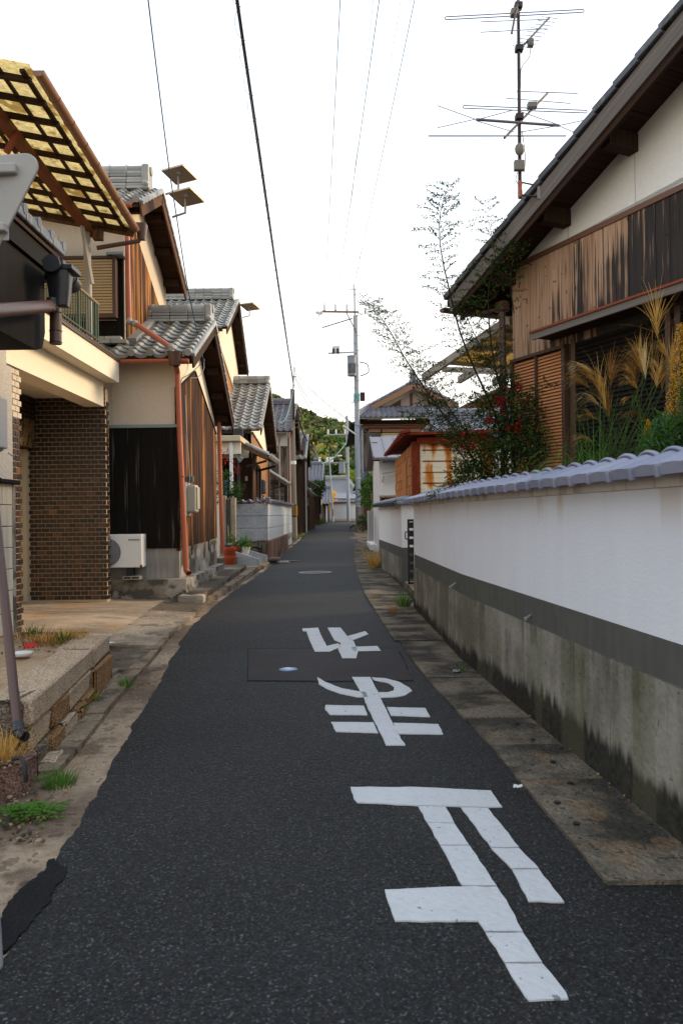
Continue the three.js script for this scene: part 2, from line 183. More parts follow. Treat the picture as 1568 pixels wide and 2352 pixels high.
  M.shutter = mat({ map: tex(512, 512, 1.2, 1.3, (u, v) => { const n = fbm(u, v, 4, 12, 4, 471), k = sst(0.5, 0.68, fbm(u, v, 3, 22, 4, 473)); return mixc(mixc([0.4, 0.15, 0.05], [0.58, 0.26, 0.1], n), [0.05, 0.018, 0.01], k * 0.75); }), roughness: 0.55 });
  M.poly = new THREE.MeshPhysicalMaterial({ map: tex(512, 512, 1, 1, (u, v, i, j) => { const n = fbm(u, v, 24, 70, 2, 481), g = hsh(i >> 1, j >> 1, 3), d = sst(0.55, 0.75, fbm(u, v, 5, 5, 4, 483)); const e = fbm(u, v, 18, 18, 3, 487); return mixc([0.92, 0.72, 0.3], [0.42, 0.26, 0.06], sst(0.35, 0.7, 0.5 * d + 0.5 * e)).map(x => x * (0.5 + 0.65 * n) * (0.7 + 0.4 * g)); }), roughness: 0.9, transmission: 0.6, thickness: 0, side: THREE.DoubleSide });
}
const plain = (c, r = 0.6, m = 0) => mat({ color: c, roughness: r, metalness: m, bumpMap: grain, bumpScale: 0.0008 });
Object.assign(M, {
  copper: plain([0.36, 0.095, 0.045], 0.45), brownPipe: plain([0.085, 0.042, 0.032], 0.4), greyPipe: plain([0.26, 0.24, 0.22], 0.5), blackPvc: plain([0.02, 0.02, 0.024], 0.35), bronze: plain([0.22, 0.105, 0.05], 0.45),
  pink: plain([0.3, 0.21, 0.18], 0.6), steel: plain([0.32, 0.33, 0.34], 0.4, 0.6), galv: mat({ color: [0.3, 0.33, 0.36], roughness: 0.6, map: tex(256, 512, 1, 4, (u, v) => { const k = sst(0.66, 0.76, fbm(u, v, 5, 9, 4, 501)); return mixc([1, 1, 1], [0.7, 0.5, 0.32], k * 0.6).map(x => x * (0.85 + 0.3 * fbm(u, v, 8, 4, 3, 503))); }) }),
  concPole: mat({ color: [1, 1, 1], map: tex(256, 512, 1, 4, (u, v) => { const k = fbm(u, v, 6, 6, 5, 511); return mixc([0.13, 0.11, 0.085], [0.27, 0.235, 0.19], k); }), roughness: 0.9 }),
  signBack: plain([0.33, 0.31, 0.285], 0.5), sticker: plain([0.55, 0.56, 0.6], 0.5), cable: plain([0.012, 0.012, 0.016], 0.6), cableBlue: plain([0.02, 0.05, 0.09], 0.6), cableGreen: plain([0.12, 0.35, 0.33], 0.6), antenna: plain([0.035, 0.022, 0.02], 0.6), alu: plain([0.2, 0.17, 0.19], 0.5, 0.3), antPlastic: plain([0.2, 0.18, 0.14], 0.6),
  greenPaint: mat({ map: tex(256, 256, 0.6, 0.6, (u, v) => mixc([0.014, 0.055, 0.032], [0.1, 0.04, 0.02], sst(0.55, 0.68, fbm(u, v, 9, 9, 4, 521)))), roughness: 0.6 }), railTop: mat({ map: tex(256, 256, 0.6, 0.6, (u, v) => mixc([0.16, 0.2, 0.12], [0.3, 0.16, 0.08], sst(0.45, 0.6, fbm(u, v, 9, 9, 4, 525)))), roughness: 0.7 }),
  beige: plain([0.42, 0.3, 0.15], 0.5), beigeL: plain([0.5, 0.4, 0.26], 0.5), alumBrown: plain([0.07, 0.038, 0.025], 0.4), canopyBeam: plain([0.14, 0.05, 0.024], 0.7), darkShutter: plain([0.0095, 0.0075, 0.007], 0.8), awning: plain([0.34, 0.31, 0.26], 0.8), acWhite: plain([0.66, 0.66, 0.64], 0.4), acDark: plain([0.02, 0.02, 0.025], 0.5), acText: plain([0.03, 0.03, 0.06], 0.5), blueLogo: plain([0.02, 0.04, 0.2], 0.4),
  meter: plain([0.36, 0.33, 0.25], 0.5), greyBox: plain([0.3, 0.3, 0.31], 0.45), meterDark: plain([0.09, 0.095, 0.1], 0.5), terracotta: plain([0.33, 0.06, 0.025], 0.7), whitePot: plain([0.66, 0.65, 0.62], 0.4), soil: plain([0.03, 0.02, 0.014], 1), panel: plain([0.2, 0.16, 0.12], 0.4), panelTop: plain([0.02, 0.025, 0.05], 0.15), panelFrame: plain([0.45, 0.36, 0.24], 0.4, 0.3),
  band: mat({ map: tex(512, 256, 2, 0.5, (u, v) => { const s = fbm(u, v, 40, 2, 3, 531), n = fbm(u, v, 5, 3, 4, 533); return [0.088, 0.088, 0.078].map(x => x * (0.75 + 0.3 * s + 0.25 * n)); }), roughness: 0.9 }), mould: mat({ map: tex(512, 256, 2, 0.5, (u, v) => { const s = sst(0.45, 0.7, fbm(u, v, 34, 2, 4, 541)); return mixc([0.62, 0.56, 0.5], [0.36, 0.29, 0.22], s * 0.7); }), roughness: 0.9 }),
  gateBlack: plain([0.015, 0.015, 0.017], 0.4), ironCover: mat({ map: tex(256, 256, 0.3, 0.3, (u, v) => [0.2, 0.19, 0.18].map(x => x * (0.6 + 0.7 * fbm(u, v, 20, 20, 3, 551)))), roughness: 0.6, metalness: 0.2 }), blueCover: plain([0.05, 0.2, 0.42], 0.4), whiteTin: plain([0.62, 0.62, 0.6], 0.5), glass: plain([0.015, 0.016, 0.018], 0.08), curtain: plain([0.62, 0.58, 0.5], 0.9), lampWhite: plain([0.75, 0.72, 0.62], 0.3), yellow: plain([0.5, 0.22, 0.01], 0.5), black: plain([0.008, 0.008, 0.008], 0.6),
  metalRoof: plain([0.125, 0.11, 0.12], 0.4, 0.2), rustRed: plain([0.22, 0.06, 0.03], 0.7), red: plain([0.5, 0.02, 0.015], 0.6), bluePaint: plain([0.03, 0.09, 0.32], 0.5), trim: plain([0.16, 0.075, 0.045], 0.55), greenTrim: plain([0.2, 0.25, 0.23], 0.6), spout: plain([0.3, 0.3, 0.31], 0.5), porcelain: plain([0.7, 0.7, 0.68], 0.25), transformer: plain([0.2, 0.22, 0.25], 0.45), tyre: plain([0.01, 0.01, 0.01], 0.8)
});

// ---------- builders shared by the houses ----------
const pick = a => a[Math.floor(R() * a.length) % a.length];
function tileGeo(w, l, kind = 'field') {                          // a wavy pantile, lower edge at +z, thick front face
  const N = 9, prof = []; for (let i = 0; i <= N; i++) { const t = i / N; prof.push([t * w, t < 0.62 ? -0.085 * w * Math.sin(Math.PI * t / 0.62) : 0.16 * w * Math.sin(Math.PI * (t - 0.62) / 0.38)]); }
  const pos = [], uv = [], q = (a, b, c, d) => { for (const p of [a, b, c, a, c, d]) { pos.push(...p); uv.push(p[0], p[2] + p[1]); } }, th = kind === 'eave' ? 0.055 : 0.024, lift = 0.036;
  for (let i = 0; i < N; i++) { const [x0, y0] = prof[i], [x1, y1] = prof[i + 1];
    q([x0, y0 + lift, l], [x1, y1 + lift, l], [x1, y1, 0], [x0, y0, 0]);
    q([x0, y0 + lift - th, l], [x1, y1 + lift - th, l], [x1, y1 + lift, l], [x0, y0 + lift, l]); }
  const g = raw(pos, uv);
  if (kind === 'eave') { const c = new THREE.CylinderGeometry(w * 0.2, w * 0.2, 0.02, 12).toNonIndexed(); c.rotateX(Math.PI / 2); c.translate(w * 0.81, lift + 0.012, l + 0.005); return M3([g, c]); }
  return g;
}
const tileCache = {};
function roofTiles(parent, L, Rt, up, mats, o = {}) {              // L, Rt: the two ends of the eave; up: from the eave to the ridge along the slope
  const W0 = o.w ?? 0.27, L0 = o.l ?? 0.235; let u = Rt.clone().sub(L), len = u.length(), sl = up.length(); u.normalize(); const down = up.clone().normalize().negate(); let n = new THREE.Vector3().crossVectors(down, u), S = L; if (n.y < 0) { u.negate(); n.negate(); S = Rt; }
  const nu = Math.max(1, Math.round(len / W0)), nv = Math.max(1, Math.round(sl / L0)), w = len / nu, l = sl / nv, key = w.toFixed(3) + l.toFixed(3); const gs = tileCache[key] ??= [tileGeo(w, l * 1.12), tileGeo(w, l * 1.12, 'eave')];
  const q = new THREE.Quaternion().setFromRotationMatrix(new THREE.Matrix4().makeBasis(u, n, down)), bulk = [];
  for (let j = 0; j < nv; j++) for (let i = 0; i < nu; i++) { const frac = (i + 0.5) / nu; if (o.clip && !o.clip(frac, (j + 0.5) / nv)) continue;
    const p = S.clone().addScaledVector(u, i * w).addScaledVector(down, -(j + 1) * l).addScaledVector(n, 0.012 + rr(-0.003, 0.003));
    if (o.bulk) { const g = gs[j ? 0 : 1].clone(); g.applyQuaternion(q); g.translate(p.x, p.y, p.z); bulk.push(g); } else { const q2 = q.clone().multiply(new THREE.Quaternion().setFromAxisAngle(UPV, rr(-0.012, 0.012))); piece(parent, 'roof_tile', gs[j ? 0 : 1], pick(mats), p, q2); } }
  if (bulk.length) P(parent, 'tiling', M3(bulk), mats[0], { kind: 'stuff' });
}
function ridge(parent, A, B, mats, o = {}) {                       // stacked flat ridge tiles with a rounded cap and an end tile at B
  const n = o.layers ?? 4, h = 0.055, d = B.clone().sub(A), len = d.length(); d.normalize(); const side = new THREE.Vector3().crossVectors(d, UPV).normalize(), q = new THREE.Quaternion().setFromRotationMatrix(new THREE.Matrix4().makeBasis(side, new THREE.Vector3().crossVectors(side, d).normalize(), d.clone().negate()));
  const w = o.w ?? 0.26, pl = o.pl ?? 0.3, up = new THREE.Vector3(0, 1, 0).applyQuaternion(q), bulk = [], put = (g, p) => { if (o.bulk) { const k = g.clone(); k.applyQuaternion(q); k.translate(p.x, p.y, p.z); bulk.push(k); } else piece(parent, 'ridge_tile', g, pick(mats), p, q); };
  const np = Math.max(1, Math.round(len / pl)), gl = len / np;
  for (let k = 0; k < n; k++) { const g = metricUV(new RoundedBoxGeometry(w - 0.015 * k + (k % 2 ? 0 : 0.02), h - 0.008, gl - 0.006, 1, 0.008)); for (let i = 0; i < np; i++) put(g, A.clone().addScaledVector(d, (i + 0.5 + (k % 2 && i < np - 1 ? 0.0 : 0)) * gl).addScaledVector(up, (k + 0.5) * h)); }
  const cg = metricUV(new THREE.CylinderGeometry(w * 0.34, w * 0.36, gl - 0.004, 10, 1, false).rotateX(Math.PI / 2)), kg = metricUV(new THREE.CylinderGeometry(w * 0.39, w * 0.39, 0.035, 10).rotateX(Math.PI / 2));
  for (let i = 0; i < np; i++) { put(cg, A.clone().addScaledVector(d, (i + 0.5) * gl).addScaledVector(up, n * h + w * 0.1)); put(kg, A.clone().addScaledVector(d, (i + 0.98) * gl).addScaledVector(up, n * h + w * 0.1)); }
  if (bulk.length) P(parent, 'ridge_row', M3(bulk), mats[0], { kind: 'stuff' });
  if (o.end !== false) { const H = n * h + w * 0.3, e = M3([new RoundedBoxGeometry(w * 1.25, H * 1.1, 0.13, 2, 0.04).toNonIndexed(), new THREE.CylinderGeometry(w * 0.3, w * 0.3, 0.17, 12).rotateX(Math.PI / 2).translate(0, H * 0.35, 0).toNonIndexed(), new THREE.SphereGeometry(w * 0.26, 10, 6).translate(-w * 0.5, -H * 0.3, 0).toNonIndexed(), new THREE.SphereGeometry(w * 0.26, 10, 6).translate(w * 0.5, -H * 0.3, 0).toNonIndexed()]); piece(parent, 'ridge_end', e, mats[0], B.clone().addScaledVector(up, H * 0.5).addScaledVector(d, 0.04), q); }
}
function planks(parent, A, B, w, bot, top, n, mats, o = {}) {       // upright boards between two level points; bot(t), top(t) are heights
  const len = A.distanceTo(B), N = Math.max(1, Math.round(len / w)), d = B.clone().sub(A).normalize(), th = o.th ?? 0.018, gap = o.gap ?? 0.004;
  for (let i = 0; i < N; i++) { const t0 = i / N, t1 = (i + 1) / N, P0 = A.clone().addScaledVector(d, t0 * len + gap / 2), P1 = A.clone().addScaledVector(d, t1 * len - gap / 2), j = rr(0, 0.004);
    const pts = [[P0, bot(t0)], [P1, bot(t1)], [P1, Math.max(top(t1), bot(t1) + 0.002)], [P0, Math.max(top(t0), bot(t0) + 0.002)]]; if (o.mid && t0 < o.mid && t1 > o.mid) pts.splice(3, 0, [A.clone().addScaledVector(d, o.mid * len), top(o.mid)]);
    if (top((t0 + t1) / 2) - bot((t0 + t1) / 2) < 0.03) continue;
    P(parent, o.name ?? 'plank', slab(pts.map(([p, y]) => new THREE.Vector3(p.x, y, p.z)).map(p => p.addScaledVector(n, j)), n.clone().multiplyScalar(th), o.keepUV ? {} : { ou: Math.floor(R() * 30) * 0.117, ov: R() * 2 }), pick(mats)); }
  if (o.battens) for (let i = 0; i <= N; i++) { const t = i / N, p = A.clone().addScaledVector(d, t * len).addScaledVector(n, th); const a = new THREE.Vector3(p.x, bot(t), p.z), b = new THREE.Vector3(p.x, top(t), p.z); if (b.y - a.y > 0.05) P(parent, 'batten', beam(a, b, o.battens, 0.014, n), pick(mats)); }
}
function wallX(parent, x, zy, th, m, name = 'wall') { return P(parent, name, slab(zy.map(([d, y]) => V(x - th, y, d)), new THREE.Vector3(th, 0, 0)), m); }   // faces the street; outline in (distance, height)
function wallZ(parent, d, xy, th, m, name = 'wall') { return P(parent, name, slab(xy.map(([x, y]) => V(x, y, d + th)), new THREE.Vector3(0, 0, th)), m); }    // faces us; outline in (x, height)
const rectp = (a, b, c, d) => [[a, c], [b, c], [b, d], [a, d]];
function gutterPipe(parent, A, B, r, m, endAt) {                    // half-round gutter
  const L = A.distanceTo(B), g = new THREE.CylinderGeometry(r, r, L, 12, 1, true, Math.PI / 2, Math.PI).toNonIndexed(), e = M3([g, new THREE.CylinderGeometry(r * 0.9, r * 0.9, L, 12, 1, true, Math.PI / 2, Math.PI).toNonIndexed()]);
  const d = B.clone().sub(A).normalize(), s = new THREE.Vector3().crossVectors(d, UPV).normalize(), u2 = new THREE.Vector3().crossVectors(s, d), nd = d.clone().negate(); e.applyMatrix4(new THREE.Matrix4().makeBasis(s, d, u2)); const c = A.clone().add(B).multiplyScalar(0.5); e.translate(c.x, c.y, c.z);
  const caps = [A, B].map(p => { const k = new THREE.CircleGeometry(r, 12, Math.PI, Math.PI).toNonIndexed(); k.applyMatrix4(new THREE.Matrix4().makeBasis(s, u2, nd)); k.translate(p.x, p.y, p.z); return k; });
  const rings = []; for (let i = 1; i < L / 0.45; i++) { const p = A.clone().addScaledVector(d, i * 0.45), t = new THREE.TorusGeometry(r * 1.04, 0.006, 4, 10, Math.PI).toNonIndexed(); t.rotateX(Math.PI); t.applyMatrix4(new THREE.Matrix4().makeBasis(s, u2, nd)); t.translate(p.x, p.y, p.z); rings.push(t); }
  return P(parent, 'gutter', M3([e, ...caps, ...rings]), m);
}
// a house whose gable faces the street on our left: ridge runs away from the street, near slope faces us
function gableRoof(h, o) {
  const { xl, xv, ne, rd, fe, mats, th = 0.07 } = o;                // ne, rd, fe: [distance, height] of near eave, ridge, far eave; xv: verge
  const roof = P(h, 'roof', slab([[ne[0], ne[1]], [rd[0], rd[1]], [fe[0], fe[1]], [fe[0], fe[1] - th], [rd[0], rd[1] - th * 1.15], [ne[0], ne[1] - th]].map(([d, y]) => V(xl, y, d)), new THREE.Vector3(xv - xl - 0.03, 0, 0)), M.darkWood);
  const up = V(0, rd[1] - ne[1], rd[0] - ne[0]);
  roofTiles(roof, V(o.tl ?? xl, ne[1], ne[0]), V(xv, ne[1], ne[0]), up, mats, o);
  if (o.far) roofTiles(roof, V(xl, fe[1], fe[0]), V(xv, fe[1], fe[0]), V(0, rd[1] - fe[1], rd[0] - fe[0]), mats, { ...o, bulk: true });
  for (const [a, b] of [[ne, rd], [fe, rd]]) { const A = V(xv + 0.005, a[1] - 0.11, a[0]), B = V(xv + 0.005, b[1] - 0.11, b[0]); P(roof, 'bargeboard', beam(A, B, 0.03, o.bh ?? 0.16), o.bm ?? M.darkWood); // verge tiles, one by one
    const L = A.distanceTo(B), n = Math.round(L / 0.24), g = tileCache['verge' + a] ??= metricUV(new RoundedBoxGeometry(0.06, 0.075, 0.25, 1, 0.015)), dir = B.clone().sub(A).normalize(), q = new THREE.Quaternion().setFromUnitVectors(new THREE.Vector3(0, 0, 1), dir), dn = a === ne ? 1 : 1;
    for (let i = 0; i < n; i++) { const p = A.clone().addScaledVector(dir, (i + 0.5) * L / n); p.y += 0.12 + (i % 1) * 0.01; p.x += 0.01; const q2 = q.clone().multiply(new THREE.Quaternion().setFromAxisAngle(new THREE.Vector3(1, 0, 0), 0.09)); piece(roof, 'verge_tile', g, pick(mats), p, q2); } }
  for (let k = 0, n = o.purlins ?? 3; k < n; k++) for (const a of [ne, fe]) { const t = (k + 0.5) / n, d = a[0] + (rd[0] - a[0]) * t, y = a[1] + (rd[1] - a[1]) * t - th - 0.07; P(roof, 'purlin', box(o.xw, xv - 0.05, y - 0.06, y + 0.06, d - 0.05, d + 0.05), M.darkWood); }
  if (o.ridge !== false) ridge(roof, V(xl, rd[1] + 0.01, rd[0]), V(xv - (o.rs ?? 0.1), rd[1] + 0.01, rd[0]), mats, { layers: o.layers ?? 4, bulk: o.bulk });
  return roof;
}

// ---------- the ground, the street and its edges ----------
{
  const big = new THREE.PlaneGeometry(1200, 1400, 60, 140); big.rotateX(-Math.PI / 2); big.translate(0, 0, -500); const p = big.attributes.position; for (let i = 0; i < p.count; i++) p.setY(i, gy(-p.getZ(i)) - 0.05); big.computeVertexNormals();
  struct('ground', metricUV(big), M.earth);
  const off = (a, e) => a.map(([x, y]) => G(x, y, e));
  // left edge of the asphalt, from the bottom of the picture up the street
  const jag = (pts, amp, step = 0.12) => { const out = []; for (let i = 0; i + 1 < pts.length; i++) { const A = pts[i], B = pts[i + 1], n = Math.max(1, Math.ceil(A.distanceTo(B) / step)); for (let k = 0; k < n; k++) { const q = A.clone().lerp(B, k / n); if (k) q.x += rr(-amp, amp); out.push(q); } } out.push(pts[pts.length - 1]); return out; };
  const Ledge = off([[0, 2222], [50, 2165], [75, 2122], [105, 2060], [128, 1995], [185, 1905], [225, 1830], [265, 1745], [320, 1650], [372, 1565], [378, 1548], [400, 1510], [420, 1470], [448, 1434], [490, 1396], [535, 1362], [575, 1336], [607, 1313], [640, 1283], [668, 1259], [690, 1241], [707, 1216], [711, 1205]], 0);
  const Redge = off([[814, 1205], [803, 1212], [806, 1222], [826, 1239], [822, 1250], [815, 1262], [818, 1290], [828, 1325], [845, 1368], [870, 1408], [900, 1450], [925, 1490], [945, 1520], [975, 1560], [1040, 1632], [1110, 1700], [1180, 1785], [1250, 1870], [1320, 1945], [1372, 2005], [1395, 2017], [1568, 2009]], 0);
  const far = [V(-2.2, 0, 72), V(1.2, 0, 72)];
  const leftJ = jag(jag(Ledge, 0.02, 0.3), 0.009, 0.05), rightJ = jag(jag(Redge, 0.014, 0.3), 0.007, 0.05);
  struct('road', groundPoly([V(-4, 0, -1), V(-2.4, 0, 1.6), ...leftJ, ...far, ...rightJ, V(3, 0, 2.9), V(4, 0, -1)], 0.02), M.asphalt);
  P(scene.getObjectByName('road'), 'patch_seam', groundPoly(jag(off([[569.5, 1493.6], [740, 1492.6], [913, 1492.6], [949.5, 1570], [760, 1572], [567.5, 1570]], 0), 0.009), 0.0225), M.fresh);
  P(scene.getObjectByName('road'), 'asphalt_patch', groundPoly(jag(off([[571, 1495], [740, 1494], [912, 1494], [947, 1568], [760, 1570], [570, 1568]], 0), 0.006), 0.0245), M.patch);
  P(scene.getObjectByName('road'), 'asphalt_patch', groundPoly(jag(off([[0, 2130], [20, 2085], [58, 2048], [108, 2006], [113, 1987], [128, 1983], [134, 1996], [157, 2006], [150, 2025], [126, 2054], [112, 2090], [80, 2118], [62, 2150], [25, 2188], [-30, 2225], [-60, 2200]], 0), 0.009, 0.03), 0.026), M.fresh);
  // worn gutter channel on the left
  const chan = off([[-60, 2290], [0, 2222], [50, 2165], [75, 2122], [105, 2060], [128, 1995], [185, 1905], [225, 1830], [265, 1745], [320, 1650], [372, 1565], [400, 1510], [448, 1434], [490, 1396], [535, 1362], [575, 1336], [607, 1313], [640, 1283], [668, 1259], [690, 1241], [707, 1216]], 0).map(p => { p.x += 0.06; return p; });
  const chanL = off([[700, 1216], [684, 1240], [660, 1259], [632, 1280], [602, 1303], [560, 1331], [500, 1366], [455, 1394], [420, 1422], [395, 1455], [365, 1493], [330, 1535], [300, 1565], [240, 1640], [190, 1705], [130, 1772], [100, 1768]], 0).concat([V(-2.1, 0, 4.3), V(-3.2, 0, 3.6), V(-3.2, 0, 2.3)]);
  struct('gutter_channel', groundPoly([...chan, ...chanL], 0.012), M.gutter);
  // low kerb of cast lengths along the channel
  const kerb = off([[632, 1280], [602, 1303], [560, 1331], [500, 1366], [455, 1394], [420, 1422], [395, 1455], [365, 1493], [330, 1535], [300, 1565], [240, 1640], [190, 1705], [134, 1768]], 0.05);
  const K = struct('kerb', slab([...kerb, ...[...kerb].reverse().map(p => V(p.x - 0.16, p.y, -p.z))].map(p => p.clone().setY(gy(-p.z) - 0.03)), new THREE.Vector3(0, 0.04, 0)), M.kerb);
  for (let i = 0; i + 1 < kerb.length; i++) { const A = kerb[i], B = kerb[i + 1], L = A.distanceTo(B), n = Math.max(1, Math.round(L / 0.62)); for (let k = 0; k < n; k++) { const a = A.clone().lerp(B, k / n + 0.006), b = A.clone().lerp(B, (k + 1) / n - 0.006), dy = rr(-0.008, 0.006), w = 0.15 + rr(-0.01, 0.01); const pts = [a, b, V(b.x - w, b.y, -b.z - 0.03), V(a.x - w, a.y, -a.z - 0.03)].map(p => p.clone().setY(gy(-p.z) - 0.02)); P(K, 'kerb_stone', slab(pts, new THREE.Vector3(rr(-0.006, 0.006), 0.078 + dy, 0), { ou: R() * 3, ov: R() * 3 }), M.kerb); } }
  // strip of concrete between the kerb and the stone bed
  struct('pavement', slab([...off([[325, 1535], [292, 1565], [234, 1640], [184, 1705], [130, 1768]], 0.05), V(-2.0, 0, 3.95), V(-2.05, 0, 4.3), V(-2.3, 0, 6.85), V(-2.0, 0, 7.1)].map(p => p.clone().setY(gy(-p.z) - 0.03)), new THREE.Vector3(0, 0.062, 0)), M.kerb);
  // driveway climbing from the kerb into the garage, poured in bays
  const dp = (x, y, d) => V(x, y, d), dy = (x, d) => gy(d) + 0.055 + 0.09 * sst(-2.3, -3.6, x);
  const bay = (pts, m, dz = 0) => { const g = slab(pts.map(([x, d]) => dp(x, dy(x, d) - 0.08, d)), new THREE.Vector3(0, 0.08 + dz, 0)); return g; };
  const D = struct('driveway', bay([[-5.1, 8.2], [-3.72, 8.2], [-3.4, 6.95], [-2.62, 6.95], [-2.66, 9.3], [-2.75, 12.2], [-5.1, 12.2]], 0), M.drive);
  P(D, 'concrete_bay', bay([[-2.6, 6.95], [-1.98, 6.95], [-1.99, 9.0], [-2.6, 9.25]], 0, 0.004), M.terrace);
  P(D, 'concrete_bay', bay([[-2.63, 8.2], [-2.02, 8.1], [-2.04, 10.6], [-2.7, 10.75]], 0, 0.01), M.drive2);
  P(D, 'concrete_bay', bay([[-2.72, 10.72], [-2.05, 10.6], [-2.1, 12.1], [-2.75, 12.25]], 0, 0.012), M.terrace);
  P(D, 'concrete_bay', bay([[-2.55, 6.7], [-2.06, 6.72], [-2.05, 7.0], [-2.55, 7.0]], 0, 0.008), M.drive2);
  // drain covers of stone along the foot of the white wall
  const inn = [[3.2, 1.52], [3.45, 1.49], [4.14, 1.43], [5.65, 1.285], [7.4, 1.165], [11, 1.055], [13.8, 1.085], [18.3, 0.9], [24, 0.98], [29, 1.06], [36, 1.1]], ix = d => { for (let i = 0; i + 1 < inn.length; i++) if (d <= inn[i + 1][0]) { const t = (d - inn[i][0]) / (inn[i + 1][0] - inn[i][0]); return inn[i][1] + (inn[i + 1][1] - inn[i][1]) * t; } return 1.1; };
  const rl = [...Redge].reverse().filter(p => -p.z > 3.0 && -p.z < 36), ox = d => { for (let i = 0; i + 1 < rl.length; i++) { const a = -rl[i].z, b = -rl[i + 1].z; if (d >= Math.min(a, b) && d <= Math.max(a, b) && b > a) return rl[i].x + (rl[i + 1].x - rl[i].x) * (d - a) / (b - a); } return 0.4; };
  const bed = struct('drain_bed', groundPoly([V(0.75, 0, 3.1), V(2.2, 0, 3.1), V(1.6, 0, 7), V(1.5, 0, 40), V(0.3, 0, 40), V(0.3, 0, 7)], -0.02), M.darkStone);
  let d = 3.03, k = 0; while (d < 34) { const L = d < 3.2 ? 1.12 : rr(0.5, 0.66) * (d > 12 ? 1.2 : 1), d1 = d + L - 0.012, hgt = rr(-0.006, 0.008), t = rr(-0.02, 0.02), tw = rr(-0.008, 0.008); const pts = [[ox(Math.max(3.17, d)) - 0.005, d], [ix(d) + 0.02, d - t * 0.3], [ix(d1) + 0.02, d1], [ox(d1) - 0.005, d1 + t * 0.4]]; if (d > 8) { pts[0][0] -= 0.05; pts[3][0] -= 0.05; }
    P(bed, 'cover_slab', slab(pts.map(([x, dd]) => V(x, gy(dd) - 0.05, dd)), new THREE.Vector3(tw, 0.084 + hgt, 0), { ou: R() * 3, ov: R() * 3 }), M.slabstone[k++ % 3]); d += L; }
  // rounded corner of the channel slab beside us, and lifting holes
  for (const [x, y] of [[1308, 1797], [1268, 1748], [1222, 1697], [1186, 1660], [1322, 1890], [1278, 1842]]) P(bed, 'lifting_hole', new THREE.CylinderGeometry(0.017, 0.015, 0.006, 14).toNonIndexed().translate(...G(x, y, 0.045).toArray()), M.black);
}
// painted letters (upside down from here), each one thing
const paintSet = (name, label, polys) => { const o = thing(name, label, 'road marking', V(...[0, 0, 0]), 'painted characters on the asphalt'); for (const pg of polys) { const pts = []; for (let i = 0; i < pg.length; i++) { const A = G(...pg[i], 0.027), B = G(...pg[(i + 1) % pg.length], 0.027), n = Math.max(1, Math.round(A.distanceTo(B) / 0.05)); for (let k = 0; k < n; k++) { const q = A.clone().lerp(B, k / n); if (k) { q.x += rr(-0.003, 0.003); q.z += rr(-0.004, 0.004); } pts.push(q); } } P(o, 'stroke', slab(pts.map(p => p.setY(gy(-p.z) + 0.019)), new THREE.Vector3(0, 0.007, 0), { ou: R() * 2, ov: R() * 2 }), M.paint); } };
paintSet('painted_character', 'white painted stop character nearest the camera, long bars with a T head', [
  [[805, 1806], [957, 1806], [1126, 1814], [1152, 1851], [1117, 1852], [958, 1848], [820, 1841], [812, 1832]],
  [[960, 1850], [1022, 1851], [1042, 1888], [980, 1886]], [[981, 1888], [1043, 1890], [1076, 1938], [1010, 1938]], [[1011, 1940], [1077, 1940], [1139, 2031], [1060, 2030]],
  [[1062, 2034], [1140, 2034], [1161, 2064], [1199, 2136], [1113, 2135], [1097, 2112], [907, 2112], [883, 2041]],
  [[1114, 2139], [1199, 2139], [1243, 2206], [1158, 2207]], [[1159, 2210], [1244, 2210], [1298, 2276], [1303, 2290], [1214, 2294], [1203, 2282], [1190, 2262]],
  [[1058, 1853], [1119, 1854], [1190, 1943], [1126, 1943]], [[1127, 1946], [1191, 1946], [1236, 1992], [1173, 1992]], [[1175, 1995], [1237, 1995], [1294, 2069], [1212, 2067]]]);
paintSet('painted_character', 'white painted character in the middle of the three, two crossbars and a loop', [
  [[728, 1554], [746, 1565], [785, 1580], [830, 1588], [839, 1588], [845, 1600], [820, 1600], [780, 1592], [748, 1580], [733, 1571]],
  [[808, 1554], [850, 1554], [860, 1575], [868, 1588], [871, 1597], [883, 1622], [897, 1652], [911, 1680], [930, 1710], [886, 1710], [874, 1684], [860, 1656], [844, 1624], [834, 1599]],
  [[853, 1555], [885, 1557], [918, 1566], [940, 1579], [946, 1586], [930, 1596], [905, 1600], [873, 1601], [869, 1589], [890, 1589], [904, 1585], [905, 1577], [890, 1567], [860, 1562]],
  [[748, 1618], [835, 1620], [843, 1641], [757, 1640], [746, 1628]], [[888, 1623], [976, 1625], [987, 1645], [897, 1642]],
  [[760, 1657], [857, 1658], [868, 1682], [772, 1679]], [[902, 1659], [1006, 1662], [1017, 1685], [910, 1684]]]);
paintSet('painted_character', 'white painted character farthest up the lane, a hooked bar beside a K shape', [
  [[694, 1443], [730, 1441], [737, 1458], [750, 1483], [776, 1477], [784, 1484], [756, 1496], [723, 1496], [711, 1470], [704, 1449], [696, 1449]],
  [[752, 1441], [782, 1441], [797, 1460], [812, 1472], [822, 1496], [818, 1511], [786, 1511], [776, 1490], [783, 1476], [768, 1470]],
  [[799, 1460], [838, 1449], [846, 1456], [806, 1471]], [[806, 1485], [866, 1483], [874, 1494], [812, 1495]]]);
